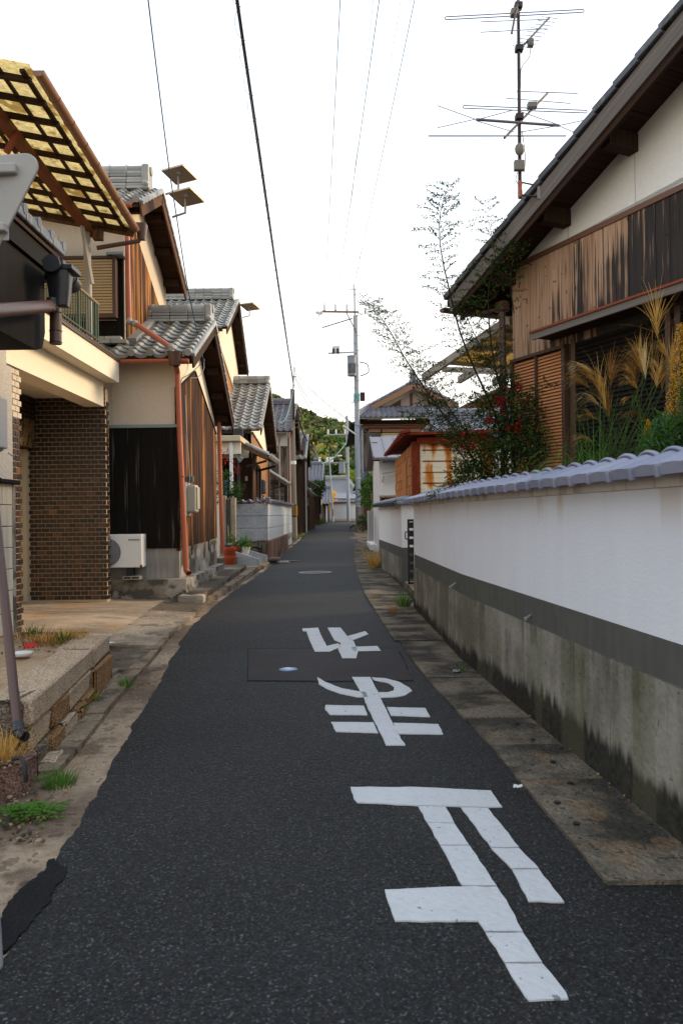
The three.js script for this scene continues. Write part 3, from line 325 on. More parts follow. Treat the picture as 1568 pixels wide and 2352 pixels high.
{ // round covers in the road
  const disc = (name, label, cat, px, py, r, m, ring) => { const c = G(px, py, 0.02), o = thing(name, label, cat, c); P(o, 'frame', new THREE.TorusGeometry(r, r * 0.05, 6, 40).rotateX(Math.PI / 2).scale(1, 0.3, 1).toNonIndexed().translate(c.x, c.y + 0.004, c.z), M.ironCover); P(o, 'cover', new THREE.CylinderGeometry(r * 0.97, r * 0.97, 0.012, 40).toNonIndexed().translate(c.x, c.y + 0.002, c.z), m); ring(o, c); return o; };
  disc('manhole_cover', 'large round pale grey manhole cover beyond the painted characters', 'manhole cover', 724, 1315, 0.36, M.ironCover, (o, c) => { for (const s of [0.12, 0.22, 0.3]) P(o, 'ring', new THREE.TorusGeometry(s, 0.008, 5, 36).rotateX(Math.PI / 2).toNonIndexed().translate(c.x, c.y + 0.008, c.z), M.ironCover); P(o, 'rib', M3([0, 1].map(k => box(c.x - 0.25, c.x + 0.25, c.y, c.y + 0.014, -c.z - 0.012 + k * 0.1, -c.z + 0.012 + k * 0.1))), M.ironCover); });
  disc('valve_cover', 'small blue and white round cover set in the brown asphalt patch', 'valve cover', 662, 1538, 0.083, M.blueCover, (o, c) => { P(o, 'emblem', M3([box(c.x - 0.05, c.x + 0.05, c.y, c.y + 0.012, -c.z - 0.012, -c.z + 0.012), box(c.x - 0.015, c.x + 0.03, c.y, c.y + 0.012, -c.z - 0.045, -c.z - 0.025), box(c.x - 0.03, c.x + 0.015, c.y, c.y + 0.012, -c.z + 0.025, -c.z + 0.045)]), M.whiteTin); });
}
// ---------- left side, nearest first ----------
function rock(x0, x1, y0, y1, d0, d1, j = 0.012, seg = 3) {        // a rough-hewn block
  const g = new RoundedBoxGeometry(x1 - x0, y1 - y0, d1 - d0, 2, Math.min(0.022, (y1 - y0) * 0.25)); const p = g.attributes.position, s = Math.floor(R() * 999), h = new Map();
  for (let i = 0; i < p.count; i++) { const k = [p.getX(i), p.getY(i), p.getZ(i)].map(v => Math.round(v * 500)).join(); if (!h.has(k)) h.set(k, [rr(-j, j), rr(-j, j), rr(-j, j)]); const e = h.get(k); p.setXYZ(i, p.getX(i) + e[0], p.getY(i) + e[1], p.getZ(i) + e[2]); }
  g.translate((x0 + x1) / 2, (y0 + y1) / 2, -(d0 + d1) / 2); return metricUV(g, R() * 3, R() * 3);
}
{ // the near outbuilding: dark boxed eave with a rainwater hopper over a mortar wall on block work
  const w = thing('block_wall', 'cream concrete block wall at the left edge before the brick garage', 'wall', V(-2.95, 0.3, 6));
  for (let r = 0; r < 8; r++) for (let c = -1; c < 4; c++) { const a = 5.45 + c * 0.4 + (r % 2) * 0.2, b = Math.min(7.05, a + 0.394); if (b - a < 0.05) continue; P(w, 'block', rbox(-3.18, -3.04 + rr(-0.002, 0.002), 0.3 + r * 0.196, 0.3 + r * 0.196 + 0.19, a, b, 0.006, 1), M.block); }
  P(w, 'coping', M3([rbox(-3.2, -2.99, 1.868, 1.9, 5.2, 6.2, 0.01), rbox(-3.2, -2.975, 1.868, 1.905, 6.2, 6.7, 0.01), rbox(-3.2, -2.99, 1.86, 1.9, 6.7, 7.12, 0.01)]), M.blackWood);
  P(w, 'end_post', box(-3.18, -3.05, 0.28, 1.86, 7.06, 7.14), M.plinth);
  const o = thing('outbuilding', 'near outbuilding with grey mortar wall and black boxed eave at the left edge', 'outbuilding', V(-2.95, 1.9, 5));
  P(o, 'wall', box(-3.25, -3.045, 1.905, 2.95, 4.5, 7.08), M.greyPl); P(o, 'wall', box(-3.25, -3.06, 2.952, 3.3, 4.5, 7.0), M.greyPl);
  P(o, 'eave_box', slab([V(-3.0, 2.9, 3.6), V(-3.0, 2.92, 6.22), V(-3.0, 2.96, 6.34), V(-3.0, 3.1, 6.4), V(-3.0, 3.62, 6.4), V(-3.0, 3.62, 3.6)], new THREE.Vector3(0.53, 0, 0)), M.blackWood);
  P(o, 'fascia', box(-3.0, -2.44, 3.625, 3.8, 3.6, 6.55), M.blackWood); P(o, 'rafter_tail', box(-2.9, -2.5, 3.6, 3.82, 6.56, 6.66), M.blackWood);
  const rf = P(o, 'roof', slab([V(-3.6, 4.15, 3.6), V(-2.42, 3.82, 3.6), V(-2.42, 3.79, 3.6), V(-3.6, 4.1, 3.6)], new THREE.Vector3(0, 0, -3.0)), M.darkWood);
  for (let i = 0; i < 11; i++) { const d = 3.7 + i * 0.275; P(rf, 'roof_tile', M3([rbox(-2.78, -2.405, 3.845, 3.935 + rr(0, 0.006), d, d + 0.27, 0.02, 2), rod(V(-2.8, 3.95, d + 0.24), V(-2.4, 3.93, d + 0.24), 0.045)]), pick(M.tileK)); }
  gutterPipe(o, V(-2.29, 3.62, 6.1), V(-2.36, 3.62, 6.75), 0.085, M.blackPvc);
  P(o, 'gutter_end', rod(V(-2.29, 3.58, 6.07), V(-2.29, 3.58, 6.1), 0.07, 0.07, 14), M.blackPvc);
  { const h = new THREE.CylinderGeometry(0.12, 0.085, 0.3, 4).toNonIndexed(); h.rotateY(Math.PI / 4); h.scale(1.05, 1, 0.85); h.translate(-2.27, 3.42, -6.2); P(o, 'hopper', metricUV(h), M.blackPvc); P(o, 'hopper_rim', rbox(-2.38, -2.14, 3.545, 3.59, 6.12, 6.34, 0.01), M.blackPvc); }
  P(o, 'hopper_outlet', pipe([at(120, 685, 6.15), at(120, 702, 6.15), at(112, 708, 6.1)], 0.045, 12), M.blackPvc);
  P(o, 'downpipe', pipe([at(112, 703, 6.1), at(-40, 716, 4.9)], 0.05, 14), M.brownPipe);
  P(o, 'downpipe', rod(at(128, 640, 6.3), at(128, 790, 6.3), 0.048, 0.048, 14), M.brownPipe);
  for (const y of [718, 760, 786]) P(o, 'clip', new THREE.TorusGeometry(0.05, 0.004, 5, 18).rotateX(Math.PI / 2).toNonIndexed().translate(...at(128, y, 6.3).toArray()), M.blackPvc);
  const mb = thing('meter_box', 'rounded pale grey meter box on the mortar wall at the left edge', 'meter box', V(-2.95, 2.1, 6.3)); P(mb, 'case', rbox(-3.05, -2.82, 2.1, 2.58, 6.08, 6.44, 0.05, 4), M.greyBox); P(mb, 'lid', rbox(-2.82, -2.795, 2.13, 2.55, 6.11, 6.41, 0.012), M.greyBox); P(mb, 'hook', rod(V(-2.8, 2.1, 6.42), V(-2.77, 2.07, 6.45), 0.006), M.greyBox);
}
{ // back of a triangular road sign
  const o = thing('road_sign', 'grey back of a rounded triangular road sign at the left edge', 'road sign', G(-145, 2130)), d = 3.0, c = at(-127, 503, d), s = 0.8, r = 0.05, sh = new THREE.Shape(), pts = [];
  for (let k = 0; k < 3; k++) { const a = Math.PI / 6 + k * 2 * Math.PI / 3 + 0, R0 = s / Math.sqrt(3) - r * 1.6; for (let i = -4; i <= 4; i++) { const b = a + i / 4 * Math.PI / 3; pts.push(new THREE.Vector2(Math.cos(a) * R0 + r * Math.cos(b), Math.sin(a) * R0 + r * Math.sin(b))); } } sh.setFromPoints(pts);
  const g = new THREE.ExtrudeGeometry(sh, { depth: 0.006, bevelEnabled: true, bevelSize: 0.004, bevelThickness: 0.003, bevelSegments: 2 }); g.rotateY(-0.12); g.translate(c.x, c.y, c.z - 0.02); P(o, 'plate', g.toNonIndexed ? g : g, M.signBack);
  P(o, 'bracket', M3([rbox(c.x - 0.34, c.x + 0.3, c.y + 0.16, c.y + 0.2, d - 0.05, d - 0.01, 0.008), rbox(c.x - 0.34, c.x + 0.3, c.y + 0.135, c.y + 0.225, d - 0.012, d - 0.004, 0.003)]), M.signBack); P(o, 'bracket', M3([rbox(c.x - 0.24, c.x + 0.255, c.y - 0.065, c.y - 0.03, d - 0.05, d - 0.01, 0.008), rbox(c.x - 0.24, c.x + 0.255, c.y - 0.09, c.y - 0.005, d - 0.012, d - 0.004, 0.003)]), M.signBack);
  for (const [x, y] of [[0.18, 0.18], [0.05, 0.18], [0.12, -0.048], [0.2, -0.048]]) P(o, 'bolt', new THREE.CylinderGeometry(0.007, 0.007, 0.012, 6).rotateX(Math.PI / 2).toNonIndexed().translate(c.x + x, c.y + y, -d + 0.054), M.steel); P(o, 'sticker', rbox(c.x + 0.2, c.x + 0.263, c.y + 0.0, c.y + 0.1, d - 0.013, d - 0.006, 0.002), M.sticker);
  P(o, 'pole', rod(V(c.x, gy(d), d - 0.09), V(c.x, c.y + 0.26, d - 0.09), 0.03), M.galv);
  const b = thing('guard_post', 'pale grey rounded post end beside the dark asphalt patch', 'post', G(-20, 2120)); P(b, 'post', new THREE.CapsuleGeometry(0.026, 0.3, 6, 14).toNonIndexed().rotateZ(0.05).translate(...G(-16, 2112, 0.18).toArray()), M.greyBox); P(b, 'foot', new THREE.CylinderGeometry(0.05, 0.055, 0.03, 14).toNonIndexed().translate(...G(-30, 2130, 0.02).toArray()), M.kerb);
}
{ // stone-edged bed of sandy soil
  const o = thing('stone_bed', 'raised sandy bed edged with long rough granite blocks beside the driveway', 'planting bed', V(-2, 0.05, 5.5)), N = V(-1.77, 0, 4.35), Fp = V(-2.06, 0, 6.72), L = N.distanceTo(Fp);
  const ang = Math.atan2(Fp.x - N.x, -(Fp.z - N.z)), place = g => { g.rotateY(-ang); g.translate(N.x, 0, N.z); return g; };   // local: x to the street, distance along the wall
  const st = (a, b, y0, y1, m, dep = 0.24, out = 0, j = 0.012, nm = 'stone') => P(o, nm, place(rock(-dep, out, y0, y1, a, b, j)), m);
  st(0, 1.66, 0.355, 0.515, M.oldGranite, 0.26, 0, 0.007, 'capstone'); st(1.675, L, 0.35, 0.512, M.oldGranite, 0.3, 0.004, 0.01, 'capstone');
  st(0.9, 1.66, 0.2, 0.352, M.oldGranite, 0.3, -0.01); st(1.68, L + 0.02, 0.05, 0.345, M.rustStone, 0.34, 0.02); st(0.02, 0.45, 0.2, 0.352, M.oldGranite, 0.3, -0.02); st(0.46, 0.89, 0.22, 0.352, M.rustStone, 0.3, 0.0);
  st(0.35, 0.62, 0.06, 0.2, M.rustStone, 0.3, 0.03); st(0.66, 0.98, 0.04, 0.2, M.oldGranite, 0.3, 0.03); st(1.02, 1.28, 0.05, 0.19, M.rustStone, 0.3, 0.05); st(1.3, 1.66, 0.04, 0.2, M.rustStone, 0.3, 0.03); st(-0.02, 0.33, 0.02, 0.2, M.darkStone, 0.3, 0.0); st(0.1, 0.34, 0.0, 0.12, M.oldGranite, 0.2, 0.09); st(0.72, 0.9, 0.0, 0.1, M.oldGranite, 0.2, 0.08); st(1.7, 2.1, 0.02, 0.1, M.darkStone, 0.2, 0.06);
  P(o, 'footing', place(box(-0.3, -0.035, -0.05, 0.35, 0.02, L - 0.02)), M.darkStone);
  for (let k = 0; k < 3; k++) P(o, 'stone', rock(-2.15 - k * 0.36, -1.83 - k * 0.36, 0.05, 0.505, 4.3 + k * 0.02, 4.6, 0.012), M.darkStone);
  // the soil surface, gently uneven
  const g = new THREE.PlaneGeometry(1.2, 2.65, 18, 30); g.rotateX(-Math.PI / 2); const p = g.attributes.position; for (let i = 0; i < p.count; i++) { const x = p.getX(i), z = p.getZ(i); p.setY(i, 0.02 * fbm((x + 2) / 4, (z + 2) / 4, 10, 10, 3, 5) - 0.012); const far = 0.5 - z / 2.65, rt = -1.99 - 0.34 * far; p.setX(i, -3.06 + (x + 0.6) / 1.2 * (rt + 3.06) + 2.42); } g.computeVertexNormals(); g.translate(-2.42, 0.487, -5.72); P(o, 'soil', metricUV(g), M.sand);
  P(o, 'soil_bank', box(-3.06, -2.95, 0.1, 0.49, 4.4, 7.05), M.sand); P(o, 'edge', box(-2.95, -2.36, 0.1, 0.495, 6.96, 7.03), M.terrace); P(o, 'fill', box(-2.98, -2.3, 0.02, 0.46, 4.5, 7.0), M.sand);
  // lower block with grit on it in the corner of the picture
  const q = thing('stone_block', 'low stone block with grit on top at the left edge below the bed', 'stone block', V(-1.95, 0, 3.9)); P(q, 'block', rock(-2.5, -1.86, 0.0, 0.26, 3.45, 4.02, 0.014), M.oldGranite); P(q, 'block', rock(-2.3, -1.72, 0.0, 0.24, 4.04, 4.3, 0.016), M.brownStone);
  const cb = thing('cable_end', 'short black cable bent over the low stone block', 'cable', V(-1.85, 0.2, 3.9)); P(cb, 'cable', tube([at(30, 1742, 3.95), at(50, 1741, 3.94), at(57, 1752, 3.9), at(60, 1775, 3.88), at(61, 1795, 3.88)], 0.011, 8), M.cable);
  const pp = thing('drain_pipe', 'dark brown pipe leaning against the near end of the stone bed', 'pipe', V(-1.85, 0.05, 4.2)); P(pp, 'pipe', rod(at(42, 1672, 4.22), at(-14, 1130, 5.0), 0.027, 0.027, 16), M.brownPipe); P(pp, 'clip', new THREE.TorusGeometry(0.029, 0.005, 5, 18).rotateX(Math.PI / 2).toNonIndexed().translate(...at(33, 1592, 4.33).toArray()), M.steel); P(pp, 'clip_arm', rod(at(44, 1590, 4.33), at(58, 1586, 4.33), 0.004), M.steel); P(pp, 'socket', rod(at(44, 1680, 4.2), at(41, 1660, 4.23), 0.034, 0.034, 14), M.blackPvc); P(pp, 'elbow', pipe([at(44, 1682, 4.2), at(58, 1692, 4.15)], 0.03), M.blackPvc);
  const dish = thing('dish', 'shallow white plastic dish lying on the sandy bed', 'dish', V(-2.43, 0.5, 5.75)); const lp = [[0, 0], [0.06, 0], [0.074, 0.008], [0.083, 0.026], [0.079, 0.026], [0.07, 0.012], [0.055, 0.006], [0, 0.006]].map(a => new THREE.Vector2(...a)); P(dish, 'bowl', new THREE.LatheGeometry(lp, 28).toNonIndexed().translate(-2.43, 0.503, -5.78), M.whitePot);
  const rag = thing('cloth_scrap', 'small red scrap of cloth on the dry weeds of the bed', 'cloth', V(-2.5, 0.5, 6.0)); { const c = new THREE.PlaneGeometry(0.09, 0.06, 8, 6); c.rotateX(-1.1); const a = c.attributes.position; for (let i = 0; i < a.count; i++) a.setY(i, a.getY(i) + 0.012 * Math.sin(i * 2.3)); c.computeVertexNormals(); c.translate(-2.48, 0.535, -6.05); P(rag, 'cloth', c, M.red); }
}
{ // the brick-tiled garage with its balcony and translucent canopy
  const o = thing('garage_house', 'house with brown brick-tiled open garage, cream balcony and yellow canopy', 'house', V(-3.6, 0.3, 10));
  const bk = metricUV(new RoundedBoxGeometry(0.106, 0.0585, 0.016, 1, 0.003)), bh = metricUV(new RoundedBoxGeometry(0.05, 0.06, 0.016, 1, 0.004)), q90 = new THREE.Quaternion().setFromAxisAngle(UPV, Math.PI / 2), bm = () => pick([M.brick[0], M.brick[0], M.brick[1], M.brick[1], M.brick[2], M.brick[4], M.brick[4], M.brick[3]].concat(R() < 0.06 ? [M.brick[5], M.brick[5], M.brick[5], M.brick[5]] : []));
  // far wall of the garage, facing us
  const W = P(o, 'brick_wall', box(-4.95, -3.565, 0.1, 3.5, 11.562, 11.7), M.mortar), bulk = [];
  for (let r = 0; r < 47; r++) for (let c = 0; c < 12; c++) { const y = 0.3 + r * 0.0685, x = -3.557 - 0.058 - c * 0.116 - (r % 2 ? 0.058 : 0); if (x < -4.72) continue; const pos = new THREE.Vector3(x, y + 0.03, -11.556); if (r < 27) piece(W, 'brick', bk, bm(), pos); else { const k = bk.clone(); k.translate(pos.x, pos.y, pos.z); bulk.push(k); } if (r % 2 && c === 0) piece(W, 'brick', bh, bm(), new THREE.Vector3(-3.557 - 0.029, y + 0.03, -11.556)); }
  P(W, 'brick_courses', M3(bulk), M.brick[0], { kind: 'stuff' });
  const pe = P(o, 'pier_end', box(-3.6, -3.562, 0.1, 3.3, 11.556, 11.72), M.mortar); for (let r = 0; r < 44; r++) piece(pe, 'brick', bk, bm(), new THREE.Vector3(-3.556, 0.33 + r * 0.0685, -11.556 - 0.06 - (r % 2) * 0.04), q90);
  // near jamb
  const J = P(o, 'jamb', box(-4.2, -3.618, 0.1, 4.2, 7.9, 8.575), M.mortar); for (let r = 0; r < 57; r++) for (let c = 0; c < 2; c++) piece(J, 'brick', bk, r > 34 ? M.block : bm(), new THREE.Vector3(-3.612, 0.3 + r * 0.0685, -(8.575 - 0.056 - c * 0.116 + (r % 2 ? 0.05 : 0))), q90);
  // shutter recess
  const sg = metricUV(new THREE.CylinderGeometry(0.034, 0.034, 3.2, 8).rotateX(Math.PI / 2).scale(0.55, 1, 1)); const S = P(o, 'roller_shutter', box(-4.86, -4.82, 0.2, 2.7, 8.3, 11.52), M.beigeL); for (let r = 0; r < 35; r++) piece(S, 'slat', sg, M.beigeL, new THREE.Vector3(-4.81, 0.3 + r * 0.067, -9.9)); P(o, 'shutter_guide', box(-4.84, -4.73, 0.2, 2.62, 11.45, 11.55), M.beigeL);
  const Lt = P(o, 'lintel', box(-5.0, -4.63, 2.6, 3.45, 8.5, 11.555), M.mortar), og = metricUV(new RoundedBoxGeometry(0.062, 0.062, 0.014, 1, 0.003)), ot = []; for (let r = 0; r < 12; r++) for (let c = 0; c < 11; c++) { const p = new THREE.Vector3(-4.624, 2.635 + r * 0.068, -(11.52 - c * 0.068 - (r % 2) * 0.03)); if (r < 6) piece(Lt, 'tile', og, pick(M.olive), p, q90); else { const k = og.clone(); k.applyQuaternion(q90); k.translate(p.x, p.y, p.z); ot.push(k); } } P(Lt, 'tile_courses', M3(ot), M.brick[0], { kind: 'stuff' });
  P(o, 'lintel_soffit', box(-5.0, -4.62, 2.585, 2.6, 8.5, 11.55), M.darkWood);
  P(o, 'ceiling', box(-5.0, -3.86, 3.36, 3.42, 8.3, 11.56), M.creamL);
  P(o, 'beam', box(-3.87, -3.58, 3.22, 3.585, 7.4, 11.548), M.creamL); P(o, 'beam', box(-3.98, -3.88, 3.3, 3.36, 8.3, 11.55), M.darkWood);
  P(o, 'balcony_slab', box(-3.9, -3.36, 3.588, 3.9, 7.2, 11.6), M.creamL); P(o, 'balcony_slab', box(-5.2, -3.9, 3.62, 3.8, 7.2, 11.9), M.creamL); P(o, 'coping', box(-3.5, -3.335, 3.902, 3.935, 7.2, 11.64), M.alumBrown); P(o, 'coping', box(-3.5, -3.33, 3.938, 3.95, 7.2, 11.66), M.barge);
  P(o, 'wall', box(-8, -4.9, 0.2, 3.6, 11.7, 11.9), M.cream); P(o, 'wall', box(-8, -5.1, 0.2, 6, 7.4, 7.6), M.cream); P(o, 'wall', box(-8, -5.05, 3.6, 6, 7.6, 11.6), M.cream);
  // railing
  const rt = P(o, 'railing', rod(V(-3.52, 4.66, 7.6), V(-3.52, 4.66, 11.15), 0.022, 0.022, 10), M.railTop); for (let d = 7.7, k = 0; d < 11.16; d += 0.1, k++) P(rt, k % 7 === 5 || d > 11.05 ? 'rail_post' : 'baluster', rod(V(-3.52, 3.94, d), V(-3.52, 4.65, d), k % 7 === 5 || d > 11.05 ? 0.02 : 0.0085, undefined, 6), M.greenPaint); P(rt, 'lower_rail', box(-3.535, -3.505, 4.12, 4.14, 7.6, 11.15), M.greenPaint);
  // canopy: corrugated translucent sheet on brown timbers
  const cy = (x, d) => 6.165 - (d - 7.9) * 0.068 + 0.2 * (-3.08 - x), CV = (x, d, dy = 0) => V(x, cy(x, d) + dy, d);
  { const nx = 10, nd = 110, g = new THREE.PlaneGeometry(1, 1, nx, nd), p = g.attributes.position; for (let i = 0; i < p.count; i++) { const x = -5.3 + (p.getX(i) + 0.5) * 2.17, d = 7.78 + (p.getY(i) + 0.5) * 3.8; p.setXYZ(i, x, cy(x, d) + 0.012 * Math.sin(d * 2 * Math.PI / 0.07), -d); } g.computeVertexNormals(); P(o, 'canopy_sheet', metricUV(g), M.poly); }
  for (let k = 0; k < 10; k++) { const d = 7.98 + k * 0.395; P(o, 'purlin', beam(CV(-5.3, d, -0.05), CV(-3.2, d, -0.05), 0.05, 0.06), M.darkWood); }
  for (const x of [-3.24, -3.5, -4.1, -4.4, -4.75, -5.1]) P(o, 'batten', beam(CV(x, 7.85, -0.03), CV(x, 11.55, -0.03), x === -3.24 ? 0.05 : 0.035, 0.035), M.darkWood);
  P(o, 'main_beam', beam(CV(-3.84, 7.7, -0.15), CV(-3.76, 11.62, -0.17), 0.1, 0.13), M.canopyBeam);
  P(o, 'fascia', beam(CV(-5.3, 11.56, -0.06), CV(-3.1, 11.56, -0.06), 0.05, 0.12), M.brownWood);
  P(o, 'post', rod(V(-3.74, 3.9, 11.45), V(-3.78, 5.85, 11.45), 0.055, 0.055, 12), M.greyPipe); P(o, 'brace', beam(at(185, 498, 11.2), at(212, 652, 11.35), 0.045, 0.045), M.greyPipe); P(o, 'brace', beam(at(42, 300, 8.9), at(14, 350, 8.9), 0.05, 0.06), M.rustRed); P(o, 'brace', beam(at(215, 540, 11.5), at(236, 540, 11.5), 0.1, 0.14), M.brownWood);
  gutterPipe(o, CV(-3.07, 7.85, -0.0), CV(-3.07, 11.55, -0.0), 0.062, M.bronze);
  P(o, 'hopper', metricUV(new THREE.CylinderGeometry(0.11, 0.07, 0.24, 4).toNonIndexed().rotateY(Math.PI / 4).translate(...at(325, 532, 11.65).toArray())), M.brownPipe); P(o, 'downpipe', pipe([at(322, 545, 11.65), at(318, 553, 11.65), at(222, 569, 11.5)], 0.033), M.brownPipe);
  P(o, 'conduit', rod(at(921 * 0.1465, 540, 11.9), at(921 * 0.1465, 590, 11.9), 0.012), M.greyPl);
}
{ // the tall timber house and its lower wing
  const o = thing('timber_house', 'tall tiled house with charred boards and copper-coloured downpipes', 'house', V(-2.6, 0.2, 13.5)), X = -2.56, gr = 0.15;
  // upper storey
  P(o, 'wall', box(-8, -3.44, 3.9, 6.35, 12.25, 12.4), M.cream); wallX(o, -3.45, [[12.41, 3.8], [15.2, 3.8], [15.2, 6.1], [13.3, 7.1], [12.41, 6.4]], 0.1, M.cream);
  P(o, 'wall', box(-8, -3.5, 3.0, 6, 15.1, 15.25), M.cream);
  const tp = t => { const d = 12.3 + t * 2.8; return d < 12.75 ? 6.1 + (d - 12.3) * 0.5 : 6.36 - (d - 12.9) * 0.5 - 0.0; };
  planks(o, V(-3.44, 0, 12.28), V(-3.44, 0, 15.1), 0.1, () => 3.9, tp, new THREE.Vector3(1, 0, 0), [M.streak[0], M.streak[1], M.streakDark], { th: 0.02 });
  P(o, 'corner_board', box(-3.56, -3.45, 3.9, 5.72, 12.2, 12.252, true), M.blackWood); planks(o, V(-4.9, 0, 12.25), V(-3.46, 0, 12.25), 0.12, () => 3.9, () => 4.7, new THREE.Vector3(0, 0, 1), [M.char], { th: 0.02 });
  const up = gableRoof(o, { xl: -7.5, tl: -5.0, xv: -3.08, xw: -3.44, ne: [11.9, 6.46], rd: [13.3, 7.22], fe: [15.35, 6.1], mats: M.tileS, layers: 6, purlins: 3, rs: 0.28, bh: 0.2, bm: M.brownWood });
  gutterPipe(o, V(-4.6, 6.4, 11.82), V(-3.2, 6.4, 11.82), 0.05, M.copper);
  const w = P(o, 'shutter_box', box(-4.95, -3.53, 4.72, 5.66, 12.08, 12.25), M.alumBrown); for (let k = 0; k < 19; k++) P(w, 'slat', box(-4.9, -3.58, 4.775 + k * 0.0455, 4.775 + k * 0.0455 + 0.034, 12.055, 12.085), M.beige); P(w, 'frame', M3([box(-3.575, -3.525, 4.71, 5.68, 12.04, 12.09), box(-4.95, -3.58, 5.64, 5.685, 12.04, 12.09), box(-4.95, -3.58, 4.705, 4.765, 12.04, 12.09)]), M.alumBrown);
  P(o, 'flashing', box(-3.66, -3.4, 5.69, 5.73, 12.0, 12.26), M.greenTrim);
  // lower wing
  P(o, 'wall', box(-3.76, X - 0.03, 2.99, 4.02, 12.1, 12.22), M.cream); P(o, 'wall', box(-3.9, -3.76, 0.6, 4.02, 12.1, 12.2), M.cream); P(o, 'joint', box(-3.625, -3.612, 3.0, 3.85, 12.092, 12.1), M.greyPl);
  P(o, 'sill', box(-3.76, X + 0.02, 2.955, 3.005, 12.05, 12.115), M.greenTrim); P(o, 'cavity', box(-3.76, X - 0.02, 1.04, 2.96, 12.11, 12.2), M.blackWood);
  planks(o, V(-3.76, 0, 12.1), V(X - 0.01, 0, 12.1), 0.19, () => 1.04, () => 2.95, new THREE.Vector3(0, 0, 1), [M.char], { th: 0.025 });
  const g2 = d => d < 13.75 ? 3.98 + (d - 12.1) * 0.45 : 4.72 - (d - 13.75) * 0.62; wallX(o, X - 0.03, [[12.23, 1.0], [15.72, 1.0], [15.72, g2(15.72)], [13.75, g2(13.75)], [12.23, g2(12.23)]], 0.1, M.creamL); P(o, 'wall', box(-3.9, X - 0.03, 0.8, 3.5, 15.65, 15.78), M.cream);
  const bt = t => { const d = 12.16 + t * 3.54; return d < 13.5 ? 3.6 + (d - 12.16) * 0.37 : 4.1 - (d - 13.5) * 0.4; };
  planks(o, V(X - 0.03, 0, 12.16), V(X - 0.03, 0, 15.7), 0.1, t => 1.03 + t * 0.06, bt, new THREE.Vector3(1, 0, 0), [M.streakDark, M.streakDark, M.streakDark, M.streakDark, M.streakDark, M.streak[0]], { th: 0.024 });
  P(o, 'corner_post', box(X - 0.06, X + 0.005, 1.0, 3.6, 12.08, 12.16, true), M.streakDark);
  for (const [a, b] of [[12.16, 13.5], [13.5, 15.7]]) P(o, 'trim_strip', beam(V(X + 0.0, bt((a - 12.16) / 3.54) + 0.01, a), V(X + 0.0, (b === 13.5 ? 4.1 : bt(1)) + 0.01, b), 0.03, 0.025), M.blackWood);
  P(o, 'footing', box(-3.78, X - 0.02, 0.56, 1.04, 12.1, 12.2), M.ribbed); P(o, 'footing', box(X - 0.12, X - 0.015, 0.56, 1.06, 12.2, 15.72), M.plinth); P(o, 'vent', box(X - 0.014, X - 0.005, 0.88, 1.07, 13.05, 13.14), M.black); P(o, 'vent', box(X - 0.014, X - 0.005, 0.88, 1.07, 14.7, 14.8), M.black);
  P(o, 'plinth', rbox(-3.8, -2.44, 0.1, 0.565, 11.95, 12.3, 0.015), M.plinth); P(o, 'plinth', rbox(-2.9, -2.44, 0.1, 0.56, 12.305, 15.85, 0.015), M.plinth);
  const lw = gableRoof(o, { xl: -4.0, xv: -2.26, xw: X, ne: [11.7, 4.02], rd: [13.75, 5.02], fe: [16.05, 3.5], mats: M.tileS, layers: 4, purlins: 4, rs: 0.12, bh: 0.18, bm: M.darkWood });
  // flashing course where the upper wall meets the lower roof
  for (let k = 0; k < 7; k++) { const d = 12.3 + k * 0.2, y = 4.02 + (d - 11.7) * 0.488; P(lw, 'flashing_tile', beam(V(-3.36, y + 0.07, d), V(-3.36, y + 0.17, d + 0.2), 0.17, 0.1), pick(M.tileS)); } for (let k = 0; k < 4; k++) P(lw, 'flashing_tile', rbox(-4.4 + k * 0.26, -4.4 + k * 0.26 + 0.255, 4.3, 4.36 + (k % 2) * 0.0, 12.05, 12.2, 0.01), pick(M.tileS)), P(lw, 'flashing_tile', rbox(-4.5 + k * 0.26, -4.5 + k * 0.26 + 0.255, 4.365, 4.42, 12.08, 12.22, 0.01), pick(M.tileS));
  gutterPipe(o, V(-3.85, 3.94, 11.62), V(-2.3, 3.94, 11.62), 0.055, M.copper);
  const pr = 0.042;
  P(o, 'downpipe', pipe([at(291, 470, 12.05), at(294, 640, 12.05), at(297, 738, 12.05), at(311, 743, 12.0), at(396, 800, 11.72)], pr), M.copper); for (const [x, y] of [[297, 738], [310, 743], [393, 797]]) P(o, 'collar', new THREE.SphereGeometry(pr * 1.35, 10, 8).toNonIndexed().translate(...at(x, y, 12.0 - (y > 760 ? 0.28 : 0)).toArray()), M.greyPipe);
  P(o, 'hopper', metricUV(new THREE.CylinderGeometry(0.14, 0.09, 0.2, 4).toNonIndexed().rotateY(Math.PI / 4).translate(...at(402, 824, 11.6).toArray())), M.brownPipe);
  P(o, 'downpipe', pipe([at(404, 838, 11.65), at(408, 856, 11.85), at(413, 1000, 11.9), at(428, 1310, 11.85), at(434, 1317, 11.75)], pr), M.copper); for (const y of [885, 1094, 1238]) P(o, 'clip', new THREE.TorusGeometry(pr * 1.1, 0.006, 5, 14).rotateX(Math.PI / 2).toNonIndexed().translate(...at(408 + (y - 856) * 0.044, y, 11.88).toArray()), M.copper);
  P(o, 'downpipe', pipe([at(507, 955, 15.8), at(503, 972, 15.8), at(505, 1070, 15.9), at(511, 1272, 15.9)], 0.045), M.copper);
  const lampm = (px, py, d, s) => { const q = thing('solar_panel', s, 'solar panel', at(px, py, d), 'small solar panels fixed to gable ends'); const c = at(px, py, d), g = new THREE.BoxGeometry(0.5, 0.03, 0.38); return [q, c, g]; };
